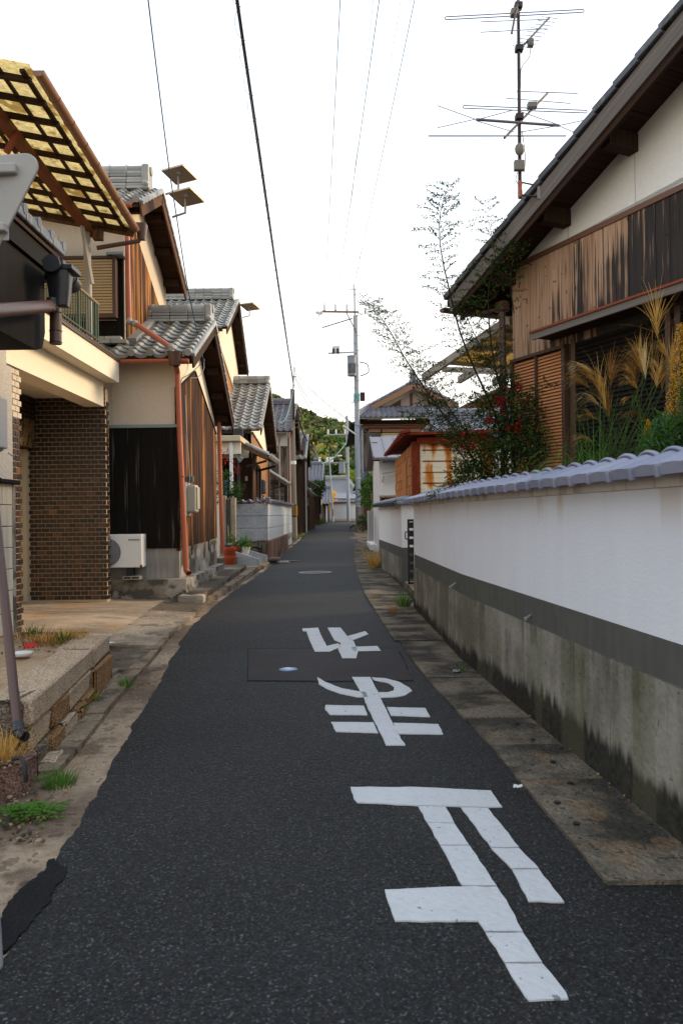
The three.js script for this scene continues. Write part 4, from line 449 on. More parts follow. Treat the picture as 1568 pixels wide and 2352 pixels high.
  for (const [px, py, d, s] of [[412, 400, 13.0, 'small solar panel above its twin at the highest gable on the left'], [428, 452, 12.7, 'small solar panel below its twin at the highest gable on the left'], [574, 704, 25.2, 'small solar panel on the gable of the second tall house']]) {
    const [q, c] = lampm(px, py, d, s), k = d > 20 ? 1.15 : 1, tilt = new THREE.Euler(-0.32, -0.5, -0.2), a = (g) => g.applyMatrix4(new THREE.Matrix4().makeRotationFromEuler(tilt)).translate(c.x, c.y, c.z);
    P(q, 'panel', a(metricUV(new THREE.BoxGeometry(0.46 * k, 0.018, 0.36 * k))), M.panel); P(q, 'cell_face', a(new THREE.BoxGeometry(0.44 * k, 0.004, 0.34 * k).translate(0, 0.012, 0).toNonIndexed()), M.panelTop); for (const sg of [-1, 1]) { P(q, 'frame', a(new THREE.BoxGeometry(0.48 * k, 0.03, 0.014).translate(0, 0, sg * 0.185 * k).toNonIndexed()), M.panelFrame); P(q, 'frame', a(new THREE.BoxGeometry(0.014, 0.03, 0.36 * k).translate(sg * 0.236 * k, 0, 0).toNonIndexed()), M.panelFrame); } P(q, 'junction_box', a(new THREE.BoxGeometry(0.08, 0.02, 0.05).translate(0.05, -0.018, 0.05).toNonIndexed()), M.greyBox);
    const dn = 0.26 * k; P(q, 'bracket', pipe([V(c.x - 0.02, c.y - 0.03, -c.z), V(c.x - 0.02, c.y - dn, -c.z), V(c.x - 0.26, c.y - dn - 0.03, -c.z + 0.1)], 0.018), M.greyPipe); }
  // meter boxes
  const mb = thing('meter_box', 'tall grey electricity meter box on the brown boards behind the downpipe', 'meter box', V(-2.5, 1.6, 12.6)); P(mb, 'case', rbox(-2.54, -2.37, 1.6, 2.06, 12.45, 12.72, 0.04, 3), M.meter); P(mb, 'back_plate', box(-2.54, -2.52, 1.55, 2.1, 12.36, 12.76), M.greyBox); P(mb, 'cover', rbox(-2.37, -2.35, 1.66, 2.02, 12.48, 12.69, 0.008), M.meter);
  const m2 = thing('switch_box', 'small dark grey box above the tall meter box', 'switch box', V(-2.5, 2.1, 12.6)); P(m2, 'case', rbox(-2.53, -2.44, 2.1, 2.21, 12.5, 12.62, 0.02, 2), M.meterDark); P(m2, 'lid', rbox(-2.44, -2.43, 2.11, 2.2, 12.51, 12.61, 0.004), M.meterDark); P(m2, 'cable', tube([V(-2.48, 2.1, 12.5), V(-2.5, 2.9, 12.4), V(-2.5, 3.5, 12.3)], 0.008, 5), M.greyBox);
  // air conditioner
  const ac = thing('air_conditioner', 'white outdoor air conditioner unit with round fan grille beside the brick wall', 'air conditioner', V(-3.4, 0.6, 11.9)); P(ac, 'case', rbox(-3.86, -3.09, 0.76, 1.275, 11.78, 12.05, 0.015), M.acWhite); P(ac, 'side_panel', box(-3.092, -3.084, 0.78, 1.26, 11.86, 12.03), M.acWhite); P(ac, 'side_grip', M3([box(-3.084, -3.08, 1.0, 1.2, 11.93, 12.0)]), M.beigeL);
  const fc = new THREE.Vector3(-3.63, 1.0, -11.772); P(ac, 'fan_recess', new THREE.CylinderGeometry(0.215, 0.215, 0.006, 36).rotateX(Math.PI / 2).toNonIndexed().translate(fc.x, fc.y, fc.z), M.acDark); const rings = []; for (let k = 1; k < 9; k++) rings.push(new THREE.TorusGeometry(0.025 * k, 0.0028, 4, 32).toNonIndexed().translate(fc.x, fc.y, fc.z + 0.012)); for (let k = 0; k < 24; k++) { const a = k / 24 * Math.PI * 2; rings.push(rod(new THREE.Vector3(fc.x + 0.05 * Math.cos(a), fc.y + 0.05 * Math.sin(a), fc.z + 0.01), new THREE.Vector3(fc.x + 0.21 * Math.cos(a), fc.y + 0.21 * Math.sin(a), fc.z + 0.01), 0.0022, undefined, 4)); } P(ac, 'fan_grille', M3(rings), M.acWhite); P(ac, 'fan_hub', new THREE.CylinderGeometry(0.05, 0.05, 0.012, 20).rotateX(Math.PI / 2).toNonIndexed().translate(fc.x, fc.y, fc.z + 0.012), M.acWhite); P(ac, 'hub_mark', box(fc.x - 0.03, fc.x + 0.04, fc.y - 0.01, fc.y + 0.01, -(fc.z + 0.024), -(fc.z + 0.018)), M.blueLogo);
  P(ac, 'rust_edge', M3([box(-3.12, -3.086, 0.757, 0.8, 11.776, 11.8), box(-3.86, -3.62, 0.757, 0.775, 11.776, 11.79)]), M.rust); P(ac, 'foot', M3([box(-3.35, -3.25, 0.62, 0.76, 11.85, 12.0), box(-3.8, -3.7, 0.62, 0.76, 11.85, 12.0)]), M.black);
  try { const { FontLoader } = await import('three/addons/loaders/FontLoader.js'), { TextGeometry } = await import('three/addons/geometries/TextGeometry.js'); const font = await new FontLoader().loadAsync('fonts/droid/droid_sans_bold.typeface.json'); globalThis.FONT = font; globalThis.TG = TextGeometry; const t = new TextGeometry('MITSUBISHI', { font, size: 0.022, depth: 0.002, curveSegments: 3 }); t.translate(-3.295, 1.18, -11.774); P(ac, 'lettering', t, M.acText); } catch (e) { console.log(String(e)); }
  const bb = thing('breeze_blocks', 'grey concrete block set under the air conditioner', 'concrete block', V(-3.25, 0.57, 11.88)); P(bb, 'block', M3([rbox(-3.4, -3.13, 0.57, 0.585, 11.8, 12.0, 0.004), rbox(-3.4, -3.13, 0.612, 0.626, 11.8, 12.0, 0.004), ...[-3.4, -3.275, -3.15].map(x => rbox(x, x + 0.02, 0.585, 0.612, 11.8, 12.0, 0.003))]), M.ribbed);
  // raised terrace along the wall, in two steps
  const T = thing('terrace_step', 'low concrete terrace step along the foot of the charred board house', 'step', V(-2.3, 0.2, 14)); const tpoly = (pts, h) => slab(pts.map(([x, d]) => V(x, gy(d) - 0.02, d)), new THREE.Vector3(0, h + 0.02, 0)); P(T, 'upper_slab', tpoly([[-2.5, 11.85], [-2.3, 11.72], [-2.15, 11.9], [-2.13, 13.5], [-2.16, 17.2], [-2.28, 17.6], [-3.1, 17.6], [-3.1, 15.9], [-2.5, 15.9]], 0.185), M.terrace); P(T, 'lower_slab', tpoly([[-2.2, 12.1], [-2.03, 12.4], [-1.99, 14.5], [-1.97, 17.6], [-1.96, 19.3], [-2.3, 19.3], [-2.12, 12.3]], 0.1), M.kerb); P(T, 'corner_stone', rock(-2.5, -2.12, 0.1, 0.33, 11.6, 11.86, 0.012), M.plinth);
}
// ---------- right side ----------
const wallTex = { // weathered cast concrete: rain streaks, and black moss creeping up from the foot with a ragged edge
  map: tex(2048, 256, 9.6, 1, (u, v, i, j) => { const y = v, foot = 0.075 + 0.035 * u, n = fbm(u, v, 16, 3, 5, 601), st = fbm(u, v, 90, 2, 4, 603), fine = fbm(u, v, 300, 40, 2, 605); let c = mixc([0.125, 0.115, 0.09], [0.25, 0.235, 0.195], sst(0.3, 0.7, n * 0.6 + st * 0.4));
    const edge = foot + 0.1 + 0.24 * fbm(u, v * 0.6 + 0.2, 14, 2, 5, 607) + 0.16 * (fbm(u, v, 200, 3, 4, 609) - 0.5); const m = sst(edge + 0.02 + 0.05 * fine, edge - 0.05, y) ; c = mixc(c, [0.012, 0.0115, 0.0095], m * (0.8 + 0.2 * fine));
    const run = sst(0.6, 0.72, fbm(u, v, 130, 1, 3, 611)) * sst(0.25, 0.8, y) * sst(0.45, 0.6, fbm(u, v, 30, 4, 2, 613)); c = mixc(c, [0.06, 0.055, 0.045], run * 0.6); const g = sst(0.66, 0.72, fbm(u, v, 40, 1, 2, 615)); c = mixc(c, [0.11, 0.11, 0.06], g * 0.3); const pit = vn(u * 400, v * 42, 400, 42, 617) > 0.95 ? 0.45 : 1; return c.map(x => x * (0.85 + 0.3 * fine) * pit); }), roughness: 0.92, bumpMap: grain, bumpScale: 0.004 };
M.castWall = mat(wallTex);
M.whiteWall = mat({ map: tex(1024, 256, 8, 2, (u, v) => { const st = fbm(u, v, 70, 2, 4, 621), n = fbm(u, v, 12, 3, 4, 623), run = sst(0.62, 0.76, fbm(u, v, 60, 1, 3, 625)) * sst(0.7, 0.84, v); return mixc([0.64, 0.65, 0.7], [0.72, 0.73, 0.775], 0.5 * st + 0.5 * n).map((x, k) => x * (1 - run * (0.16 + 0.1 * k))); }), roughness: 0.88, bumpMap: tex(512, 512, 0.6, 0.6, (u, v) => fbm(u, v, 20, 50, 3, 19), true), bumpScale: 0.0013 });
function copingTile(w, l) { const N = 12, pos = [], uv = [], q = (a, b, c, d) => { for (const p of [a, b, c, a, c, d]) { pos.push(...p); uv.push(p[0], p[2] + p[1]); } }, pr = t => 0.05 * Math.pow(Math.sin(Math.PI * Math.min(1, Math.max(0, t))), 0.75);
  for (let i = 0; i < N; i++) { const a = i / N, b = (i + 1) / N, x0 = a * w, x1 = b * w, y0 = pr(a), y1 = pr(b), f = 0.3; q([x0, y0 * f + 0.02, l], [x1, y1 * f + 0.02, l], [x1, y1 + 0.012, 0], [x0, y0 + 0.012, 0]); q([x0, -0.016, l], [x1, -0.016, l], [x1, y1 * f + 0.02, l], [x0, y0 * f + 0.02, l]); q([x0, y0 - 0.01, 0], [x1, y1 - 0.01, 0], [x1, y1 + 0.012, 0], [x0, y0 + 0.012, 0]); }
  q([w, -0.016, l], [w, -0.016, l - 0.05], [w, 0.03, l - 0.05], [w, 0.03, l]);
  const arc = new THREE.TorusGeometry(w * 0.46, 0.02, 6, 16, Math.PI).toNonIndexed(); arc.scale(1, 0.5, 0.8); arc.translate(w * 0.5, 0.012, 0.02); const rib = metricUV(new RoundedBoxGeometry(0.032, 0.065, 0.04, 2, 0.008)); rib.translate(w * 0.97, 0.006, l - 0.002); return M3([raw(pos, uv), arc, rib]); }
{
  const o = thing('garden_wall', 'long white plastered garden wall with lavender tile coping on a stained concrete base', 'wall', V(1.3, 0.1, 6)), pts = [[1.72, 0.6], [1.153, 7.39], [1.047, 11.05]].map(([x, d]) => V(x, 0, d));
  const seg = (A, B, y0, y1, th, out, m, nm, ou) => { const d = B.clone().sub(A).normalize(), n = new THREE.Vector3().crossVectors(UPV, d).normalize(); if (n.x > 0) n.negate(); return P(o, nm, slab([[A, y0], [B, y0], [B, y1], [A, y1]].map(([p, y]) => new THREE.Vector3(p.x, y, p.z).addScaledVector(n, out - th)), n.clone().multiplyScalar(th), { ou }), m); };
  const at2 = d => d <= 7.39 ? pts[0].clone().lerp(pts[1], (d - 0.6) / 6.79) : pts[1].clone().lerp(pts[2], (d - 7.39) / 3.66);
  for (const [a, b] of [[0.6, 1.6], [1.6, 2.7], [2.7, 4.06], [4.06, 5.48], [5.48, 7.39], [7.39, 8.3], [8.3, 9.55], [9.55, 11.05]]) seg(at2(a + 0.004), at2(b - 0.004), gy(a) - 0.1, 0.765 + rr(-0.002, 0.002), 0.24, 0.014 + rr(0, 0.004), M.castWall, 'concrete_panel');
  for (const [a, b] of [[0, 1], [1, 2]]) { const e = a ? 0.005 : 0; seg(pts[a], pts[b], 0.74, 0.955, 0.2 - e, 0.006 - e, M.band, 'painted_band'); seg(pts[a], pts[b], 0.956, 1.652, 0.2 - e, 0.004 - e * 0.6, M.whiteWall, 'wall'); seg(pts[a], pts[b], 1.653, 1.735, 0.22, 0.022 - e, M.mould, 'moulding'); }
  const end = pts[2]; P(o, 'end_face', box(end.x - 0.004, end.x + 0.2, 0.74, 1.735, 11.03, 11.056), M.white);
  // coping, tile by tile
  let k = 0; for (const [a, b] of [[0, 1], [1, 2]]) { const A = pts[a], B = pts[b], L = A.distanceTo(B), d = B.clone().sub(A).normalize(), n = new THREE.Vector3().crossVectors(UPV, d).normalize(); if (n.x > 0) n.negate(); const N = Math.round(L / 0.245), w = L / N, down = n.clone().multiplyScalar(0.97).addScaledVector(UPV, -0.24).normalize(), u = d.clone(); let nn = new THREE.Vector3().crossVectors(down, u); let flip = nn.y < 0; if (flip) { u.negate(); nn.negate(); }
    const g = copingTile(w, 0.3), q = new THREE.Quaternion().setFromRotationMatrix(new THREE.Matrix4().makeBasis(u, nn, down)); for (let i = 0; i < N; i++) { const p = A.clone().addScaledVector(d, (i + (flip ? 1 : 0)) * w).addScaledVector(n, -0.15); p.y = 1.787 + rr(-0.003, 0.003); piece(o, 'coping_tile', g, pick(M.tileW), p, q); } 
    seg(A, B, 1.736, 1.752, 0.24, 0.06, M.darkWood, 'coping_bed'); seg(A, B, 1.753, 1.795, 0.2, -0.08, M.tileW[2], 'coping_back'); }
  for (const [px, py, d] of [[1213, 1418, 5.35], [1040, 1345, 7.55]]) P(o, 'drain_spout', M3([rod(at(px, py, d), at(px - 8, py + 3, d - 0.02), 0.012, 0.012, 12), rod(at(px + 6, py - 6, d), at(px - 2, py - 1, d - 0.02), 0.007, 0.007, 8)]), M.spout);
  const sp = thing('pipe_ring', 'short plastic pipe end standing in a hole of the drain covers', 'pipe', G(1048, 1540, 0.05)); const c = G(1048, 1540, 0.055); P(sp, 'pipe', new THREE.TorusGeometry(0.032, 0.006, 6, 20).rotateX(Math.PI / 2).toNonIndexed().translate(c.x, c.y, c.z), M.greyBox); P(sp, 'sleeve', new THREE.CylinderGeometry(0.03, 0.03, 0.04, 16, 1, true).toNonIndexed().translate(c.x, c.y - 0.018, c.z), M.blackPvc);
}
{ // second wall beyond the gate
  const o = thing('garden_wall', 'shorter white wall with dark tile coping beyond the black gate', 'wall', V(1.05, 0.2, 16)), A = V(1.085, 0, 13.8), B = V(0.9, 0, 18.4), d = B.clone().sub(A).normalize(), n = new THREE.Vector3(-Math.abs(d.z), 0, -Math.abs(d.x) * Math.sign(d.x) * -1).normalize(); n.set(d.z, 0, -d.x).normalize(); if (n.x > 0) n.negate();
  const seg = (y0, y1, th, out, m, nm, a = 0, b = 1) => P(o, nm, slab([[a, y0], [b, y0], [b, y1], [a, y1]].map(([t, y]) => { const p = A.clone().lerp(B, t); return new THREE.Vector3(p.x, y, p.z).addScaledVector(n, out - th); }), n.clone().multiplyScalar(th)), m);
  for (const [a, b] of [[0, 0.33], [0.335, 0.66], [0.665, 1]]) seg(0.1, 0.74, 0.25, 0.012, M.castWall, 'concrete_panel', a, b); seg(0.735, 0.93, 0.23, 0.004, M.band, 'painted_band'); seg(0.93, 1.63, 0.23, 0.0, M.white, 'wall'); seg(1.631, 1.7, 0.25, 0.016, M.mould, 'moulding');
  P(o, 'end_face', box(1.08, 1.33, 0.93, 1.7, 13.77, 13.8), M.white); P(o, 'end_face', box(1.08, 1.33, 0.1, 0.93, 13.768, 13.8), M.band);
  for (let i = 0; i < 17; i++) { const p = A.clone().lerp(B, (i + 0.5) / 17), g = M3([rbox(-0.12, 0.17, 0, 0.05, -0.13, 0.13, 0.015), rod(V(-0.14, 0.06, 0.05), V(0.18, 0.09, 0.05), 0.045, 0.045, 8)]); piece(o, 'coping_tile', g, pick(M.tileK), new THREE.Vector3(p.x, 1.72, p.z), new THREE.Quaternion().setFromAxisAngle(new THREE.Vector3(0, 0, 1), 0.2)); }
  P(o, 'corner_tile', M3([rbox(1.0, 1.4, 1.7, 1.77, 13.68, 14.0, 0.02), rod(V(1.0, 1.78, 13.84), V(1.4, 1.82, 13.84), 0.06, 0.06, 10)]), M.tileB[0]);
  const g = thing('gate', 'narrow black metal gate standing open between the two white walls', 'gate', V(1.15, 0.35, 12.8)); P(g, 'frame', M3([rbox(1.1, 1.13, 0.36, 1.44, 12.75, 12.8, 0.006), rbox(1.2, 1.23, 0.36, 1.44, 12.75, 12.8, 0.006), rbox(1.1, 1.23, 1.41, 1.45, 12.75, 12.8, 0.006), rbox(1.1, 1.23, 0.36, 0.4, 12.75, 12.8, 0.006)]), M.gateBlack); for (let k = 0; k < 7; k++) P(g, 'bar', box(1.13, 1.2, 0.46 + k * 0.14, 0.56 + k * 0.14, 12.76, 12.785), M.gateBlack); P(g, 'handle', tube([V(1.1, 1.24, 12.74), V(1.06, 1.23, 12.72), V(1.06, 1.13, 12.72), V(1.1, 1.12, 12.74)], 0.01, 6), M.gateBlack); P(g, 'leaf', M3([0, 1, 2, 3, 4, 5].map(k => box(1.22, 1.25, 0.4, 1.42, 12.8 - k * 0.25, 12.85 - k * 0.25 - 0.02)).concat([box(1.22, 1.25, 1.38, 1.42, 11.4, 12.85), box(1.22, 1.25, 0.4, 0.44, 11.4, 12.85)])), M.gateBlack);
  P(g, 'threshold', box(1.12, 1.5, 0.14, 0.33, 11.1, 13.7), M.terrace); P(g, 'name_plate', box(1.255, 1.262, 0.9, 1.3, 12.2, 12.4), M.bluePaint);
}
{ // the house on the right: gable wall turned towards the street. Local axes: x along the wall towards us, z outwards
  const o = thing('gable_house', 'large house on the right with white gable, scorched boards and brown louvred shutters', 'house', V(2.06, 0, 9), undefined, -1.1407), B = (x0, x1, y0, y1, z0, z1, sw, off) => box(x0, x1, y0, y1, -z0, -z1, sw, off), L = (x, y, z) => new THREE.Vector3(x, y, z), ry = s => 4.47 + 0.407 * s;
  P(o, 'wall', slab([L(0, 4.43, -0.14), L(7.9, 4.43, -0.14), L(7.9, ry(0.6), -0.14), L(4.2, ry(4.2) - 0.1, -0.14), L(0, ry(0) - 0.1, -0.14)], L(0, 0, 0.14)), M.gableWhite); P(o, 'wall', B(0, 7.9, 0, 4.43, -0.16, -0.012), M.brownWood);
  for (const s of [0.95, 1.88]) P(o, 'joint', B(s, s + 0.008, 4.47, ry(s) - 0.1, 0, 0.002), M.greyPl);
  P(o, 'wall', B(-0.0, 0.14, 0, ry(0) - 0.1, -6.5, -0.16), M.cream); P(o, 'wall', B(7.76, 7.9, 0, ry(0.6) - 0.1, -6.5, -0.16), M.cream); P(o, 'wall', B(0, 7.9, 0, 4.4, -6.6, -6.5), M.cream);
  P(o, 'trim_rail', B(-0.01, 7.9, 4.395, 4.45, 0, 0.035), M.trim);
  planks(o, L(0.0, 0, -0.01), L(5.6, 0, -0.01), 0.165, () => 3.33, () => 4.394, L(0, 0, 1), [M.weather], { th: 0.028, keepUV: true, gap: 0.006 });
  planks(o, L(-0.012, 0, -0.2), L(-0.012, 0, -3), 0.18, () => 3.2, () => 4.3, L(-1, 0, 0), [M.greyWood], { th: 0.02 });
  const cp = P(o, 'pent_board', B(0.7, 6, 3.405, 3.475, 0.28, 0.31, true), M.barge); P(o, 'pent_flashing', B(0.68, 6, 3.477, 3.5, 0.02, 0.325), M.rustRed); P(o, 'pent_soffit', B(0.72, 6, 3.42, 3.455, 0.02, 0.28), M.darkWood);
  // louvred shutters
  P(o, 'window_frame', M3([B(-0.01, 0.92, 3.305, 3.34, 0, 0.06), B(-0.01, 0.03, 1.5, 3.3, 0, 0.055), B(0.425, 0.455, 1.5, 3.3, 0, 0.05), B(0.88, 0.93, 1.5, 3.3, 0, 0.06)]), M.alumBrown);
  const sl = (a, b, y0, y1, pitch, m, par) => { const w = b - a, g = metricUV(new RoundedBoxGeometry(w, pitch * 0.86, 0.014, 1, 0.004).rotateX(-0.5)); for (let y = y0; y < y1 - pitch * 0.6; y += pitch) { const p = P(par, 'slat', g.clone().translate((a + b) / 2, y + pitch / 2, 0.022), m); } };
  for (const [a, b] of [[0.032, 0.423], [0.457, 0.878]]) { const p = P(o, 'shutter', B(a, b, 1.5, 3.3, -0.005, 0.006), M.alumBrown); sl(a, b, 1.9, 3.3, 0.0365, M.shutter, p); }
  for (let k = 0; k < 3; k++) { const a = 1.0 + k * 1.35, b = a + 1.3, p = P(o, 'shutter', B(a, b, 1.5, 3.38, -0.02, -0.004), M.black); P(p, 'stile', B(a, a + 0.06, 1.5, 3.38, -0.004, 0.03), M.alumBrown); P(p, 'stile', B(b - 0.06, b, 1.5, 3.38, -0.004, 0.03), M.alumBrown); const w = b - a - 0.12, g = metricUV(new RoundedBoxGeometry(w, 0.038, 0.014, 1, 0.004).rotateX(-0.5)); for (let y = 1.7; y < 3.32; y += 0.047) P(p, 'slat', g.clone().translate((a + b) / 2, y, 0.012), M.darkShutter); }
  P(o, 'sill_wall', B(0, 7.9, 0, 1.5, -0.012, 0.01), M.cream);
  // roof
  const rf = P(o, 'roof', slab([L(-0.72, ry(-0.72), -6.9), L(4.2, ry(4.2), -6.9), L(9.1, ry(-0.7), -6.9), L(9.1, ry(-0.7) - 0.07, -6.9), L(4.2, ry(4.2) - 0.08, -6.9), L(-0.72, ry(-0.72) - 0.07, -6.9)], L(0, 0, 7.36)), M.darkWood);
  for (let k = 0; k < 12; k++) { const s0 = -0.7 + k * 0.4; P(rf, 'soffit_board', slab([L(s0, ry(s0) - 0.082, 0), L(s0 + 0.39, ry(s0 + 0.39) - 0.082, 0), L(s0 + 0.39, ry(s0 + 0.39) - 0.082, 0.44), L(s0, ry(s0) - 0.082, 0.44)], L(0, -0.01, 0)), M.darkWood); }
  P(rf, 'bargeboard', slab([L(-0.66, ry(-0.66) - 0.02, 0.44), L(4.2, ry(4.2) - 0.02, 0.44), L(4.2, ry(4.2) - 0.22, 0.44), L(-0.62, ry(-0.62) - 0.2, 0.44)], L(0, 0, 0.035), { v: L(0.91, 0.407, 0).normalize() }), M.barge);
  P(rf, 'bargeboard', slab([L(-0.6, ry(-0.6) - 0.2, 0.42), L(4.2, ry(4.2) - 0.21, 0.42), L(4.2, ry(4.2) - 0.29, 0.42), L(-0.6, ry(-0.6) - 0.265, 0.42)], L(0, 0, 0.03), { v: L(0.91, 0.407, 0).normalize() }), M.darkWood);
  { const dir = L(1, 0.407, 0).normalize(), q = new THREE.Quaternion().setFromUnitVectors(L(1, 0, 0), dir).multiply(new THREE.Quaternion().setFromAxisAngle(L(0, 0, 1), -0.07)), g = metricUV(new RoundedBoxGeometry(0.3, 0.07, 0.16, 2, 0.012)); for (let k = 0; k < 21; k++) { const s = -0.72 + k * 0.26; piece(rf, 'verge_tile', g, pick(M.tileK), L(s + 0.13, ry(s + 0.13) + 0.035, 0.43), q); } 
    const bulk = []; const tg = tileGeo(0.27, 0.28); for (let i = 0; i < 26; i++) for (let k = 0; k < 18; k++) { const c = tg.clone(); c.applyMatrix4(new THREE.Matrix4().makeBasis(L(0, 0, 1), L(-0.377, 0.926, 0), L(-0.926, -0.377, 0))); const s = -0.45 + k * 0.26; c.translate(s, ry(s) + 0.02, -6.8 + i * 0.27); bulk.push(c); } P(rf, 'tiling', M3(bulk), M.tileK[0], { kind: 'stuff' }); }
  for (const s of [0.02, 0.935, 1.87, 2.8, 3.75]) P(o, 'purlin', B(s - 0.06, s + 0.06, ry(s) - 0.26, ry(s) - 0.09, -0.1, 0.36), M.darkWood);
  P(o, 'eave_beam', B(-0.6, -0.52, ry(-0.56) - 0.22, ry(-0.56) - 0.09, -6, 0.4), M.darkWood);
  // gutter, hopper and downpipe at the corner
  const gp = [L(-0.78, 4.1, 0.5), L(-0.78, 4.1, -5)]; gutterPipe(o, gp[0], gp[1], 0.055, M.brownPipe); P(o, 'gutter_bracket', M3([rod(L(-0.62, 3.98, 0.3), L(-0.1, 3.98, 0.06), 0.02), rod(L(-0.62, 4.0, 0.3), L(-0.62, 3.94, 0.3), 0.035)]), M.brownPipe); P(o, 'hopper', rbox(-0.17, -0.03, 3.93, 4.05, -0.03, -0.15, 0.015), M.brownPipe); P(o, 'downpipe', rod(L(-0.1, 1.3, 0.09), L(-0.1, 3.95, 0.09), 0.042, 0.042, 12), M.brownPipe); for (const y of [3.4, 2.7]) P(o, 'clip', new THREE.TorusGeometry(0.046, 0.006, 5, 14).rotateX(Math.PI / 2).toNonIndexed().translate(-0.1, y, 0.09), M.alumBrown);
  // slatted awning on the far flank
  const aw = P(o, 'awning', slab([L(-0.05, 3.86, 0.02), L(-1.5, 3.58, 0.02), L(-1.5, 3.58, -2.4), L(-0.05, 3.86, -2.4)], L(0, 0.012, 0)), M.poly); for (const z of [0.05, -0.55, -1.15, -1.75, -2.35]) P(aw, 'rafter', beam(L(-0.05, 3.82, z), L(-2.0, 3.47, z), 0.05, 0.1), M.awning); for (const s of [0.35, 0.85, 1.4]) P(aw, 'cross_bar', beam(L(-s, 3.86 - s * 0.19 - 0.02, 0.1), L(-s, 3.86 - s * 0.19 - 0.02, -2.4), 0.05, 0.05), M.awning); P(aw, 'brace', beam(L(-0.02, 3.2, 0.02), L(-1.5, 3.5, 0.02), 0.05, 0.07), M.awning);
}
{ // television aerials on a mast fixed to the verge
  const o = thing('tv_antenna', 'television aerial mast with stacked aerials fixed to the right-hand roof edge', 'antenna', at(1194, 450, 7.9)), D = 7.9, W = (a, b, r = 0.005, d0 = D, d1 = D) => rod(at(...a, d0), at(...b, d1), r, r, 6);
  P(o, 'mast', rod(at(1194, 455, D), at(1190, -30, D), 0.02, 0.016, 10), M.antenna); P(o, 'mast_foot', rod(at(1194, 452, D), at(1194, 415, D), 0.024, 0.024, 10), M.copper);
  P(o, 'stay_arm', M3([W([1194, 447], [1240, 451], 0.011, D, 7.85), W([1198, 418], [1232, 425], 0.009, D, 7.85)]), M.antenna); P(o, 'clamp_plate', rbox(...(() => { const c = at(1238, 437, 7.84); return [c.x - 0.02, c.x + 0.025, c.y - 0.09, c.y + 0.07, 7.82, 7.85]; })(), 0.004), M.greyPipe);
  const loop = (a, b, h, d0, d1) => { const A = at(...a, d0), B = at(...b, d1), up = new THREE.Vector3(0, h, 0); return M3([rod(A, B, 0.005, 0.005, 6), rod(A.clone().add(up), B.clone().add(up), 0.005, 0.005, 6), ...[[A, -1], [B, 1]].map(([p, s]) => { const t = new THREE.TorusGeometry(h / 2, 0.005, 5, 8, Math.PI).toNonIndexed(); t.rotateZ(s > 0 ? -Math.PI / 2 : Math.PI / 2); t.translate(p.x, p.y + h / 2, p.z); return t; })]); };
  P(o, 'folded_dipole', loop([1025, 43], [1338, 26], 0.03, 7.85, 7.95), M.alu); P(o, 'boom', W([1190, -5], [1175, 75], 0.011, 7.9, 7.6), M.antenna); P(o, 'element', W([1104, 48], [1262, 42], 0.004, 7.7), M.alu); P(o, 'element', W([1104, 72], [1255, 64], 0.004, 7.65), M.alu); P(o, 'joint_box', rbox(...(() => { const c = at(1180, 28, 7.85); return [c.x - 0.035, c.x + 0.035, c.y - 0.04, c.y + 0.03, 7.8, 7.88]; })(), 0.01), M.antPlastic);
  P(o, 'boom', W([1193, 112], [1262, 38], 0.011, 7.9, 8.6), M.antenna); for (let k = 0; k < 9; k++) { const t = k / 8, x = 1200 + 62 * t, y = 105 - 67 * t, d = 7.95 + 0.6 * t, w = 24 - 6 * t; P(o, 'element', W([x - w, y - 2], [x + w, y + 3], 0.0035, d), M.alu); } P(o, 'joint_box', rbox(...(() => { const c = at(1218, 95, 8.05); return [c.x - 0.03, c.x + 0.03, c.y - 0.05, c.y + 0.03, 8.02, 8.08]; })(), 0.008), M.antPlastic);
  P(o, 'boom', W([1158, 316], [1257, 213], 0.012, 7.6, 8.5), M.antenna); P(o, 'element', W([1186, 208], [1326, 213], 0.0045, 8.4), M.alu); P(o, 'element', W([1162, 224], [1310, 236], 0.0045, 8.2), M.alu); P(o, 'folded_dipole', loop([1066, 247], [1345, 258], 0.028, 8.0, 8.1), M.alu); P(o, 'element', W([984, 311], [1300, 311], 0.006, 7.65), M.antenna);
  P(o, 'cross_arm', W([1093, 273], [1284, 287], 0.014, 7.85), M.alu); for (const [a, b] of [[[1004, 241], [1093, 273]], [[1005, 292], [1093, 272]], [[1093, 274], [1180, 251]], [[1093, 276], [1180, 302]], [[1284, 286], [1190, 253]], [[1284, 287], [1190, 303]], [[1284, 287], [1345, 274]], [[1284, 288], [1320, 303]]]) P(o, 'element', W(a, b, 0.004, 7.8), M.alu);
  P(o, 'joint_box', rbox(...(() => { const c = at(1221, 243, 8.1); return [c.x - 0.05, c.x + 0.05, c.y - 0.03, c.y + 0.03, 8.05, 8.12]; })(), 0.008), M.antPlastic); P(o, 'mixer_box', M3([new THREE.SphereGeometry(0.055, 14, 10).toNonIndexed().scale(0.9, 1.2, 0.6).translate(...at(1193, 342, 7.86).toArray())]), M.antPlastic); P(o, 'booster_box', rbox(...(() => { const c = at(1192, 380, 7.86); return [c.x - 0.055, c.x + 0.05, c.y - 0.055, c.y + 0.05, 7.82, 7.88]; })(), 0.01), M.antPlastic);
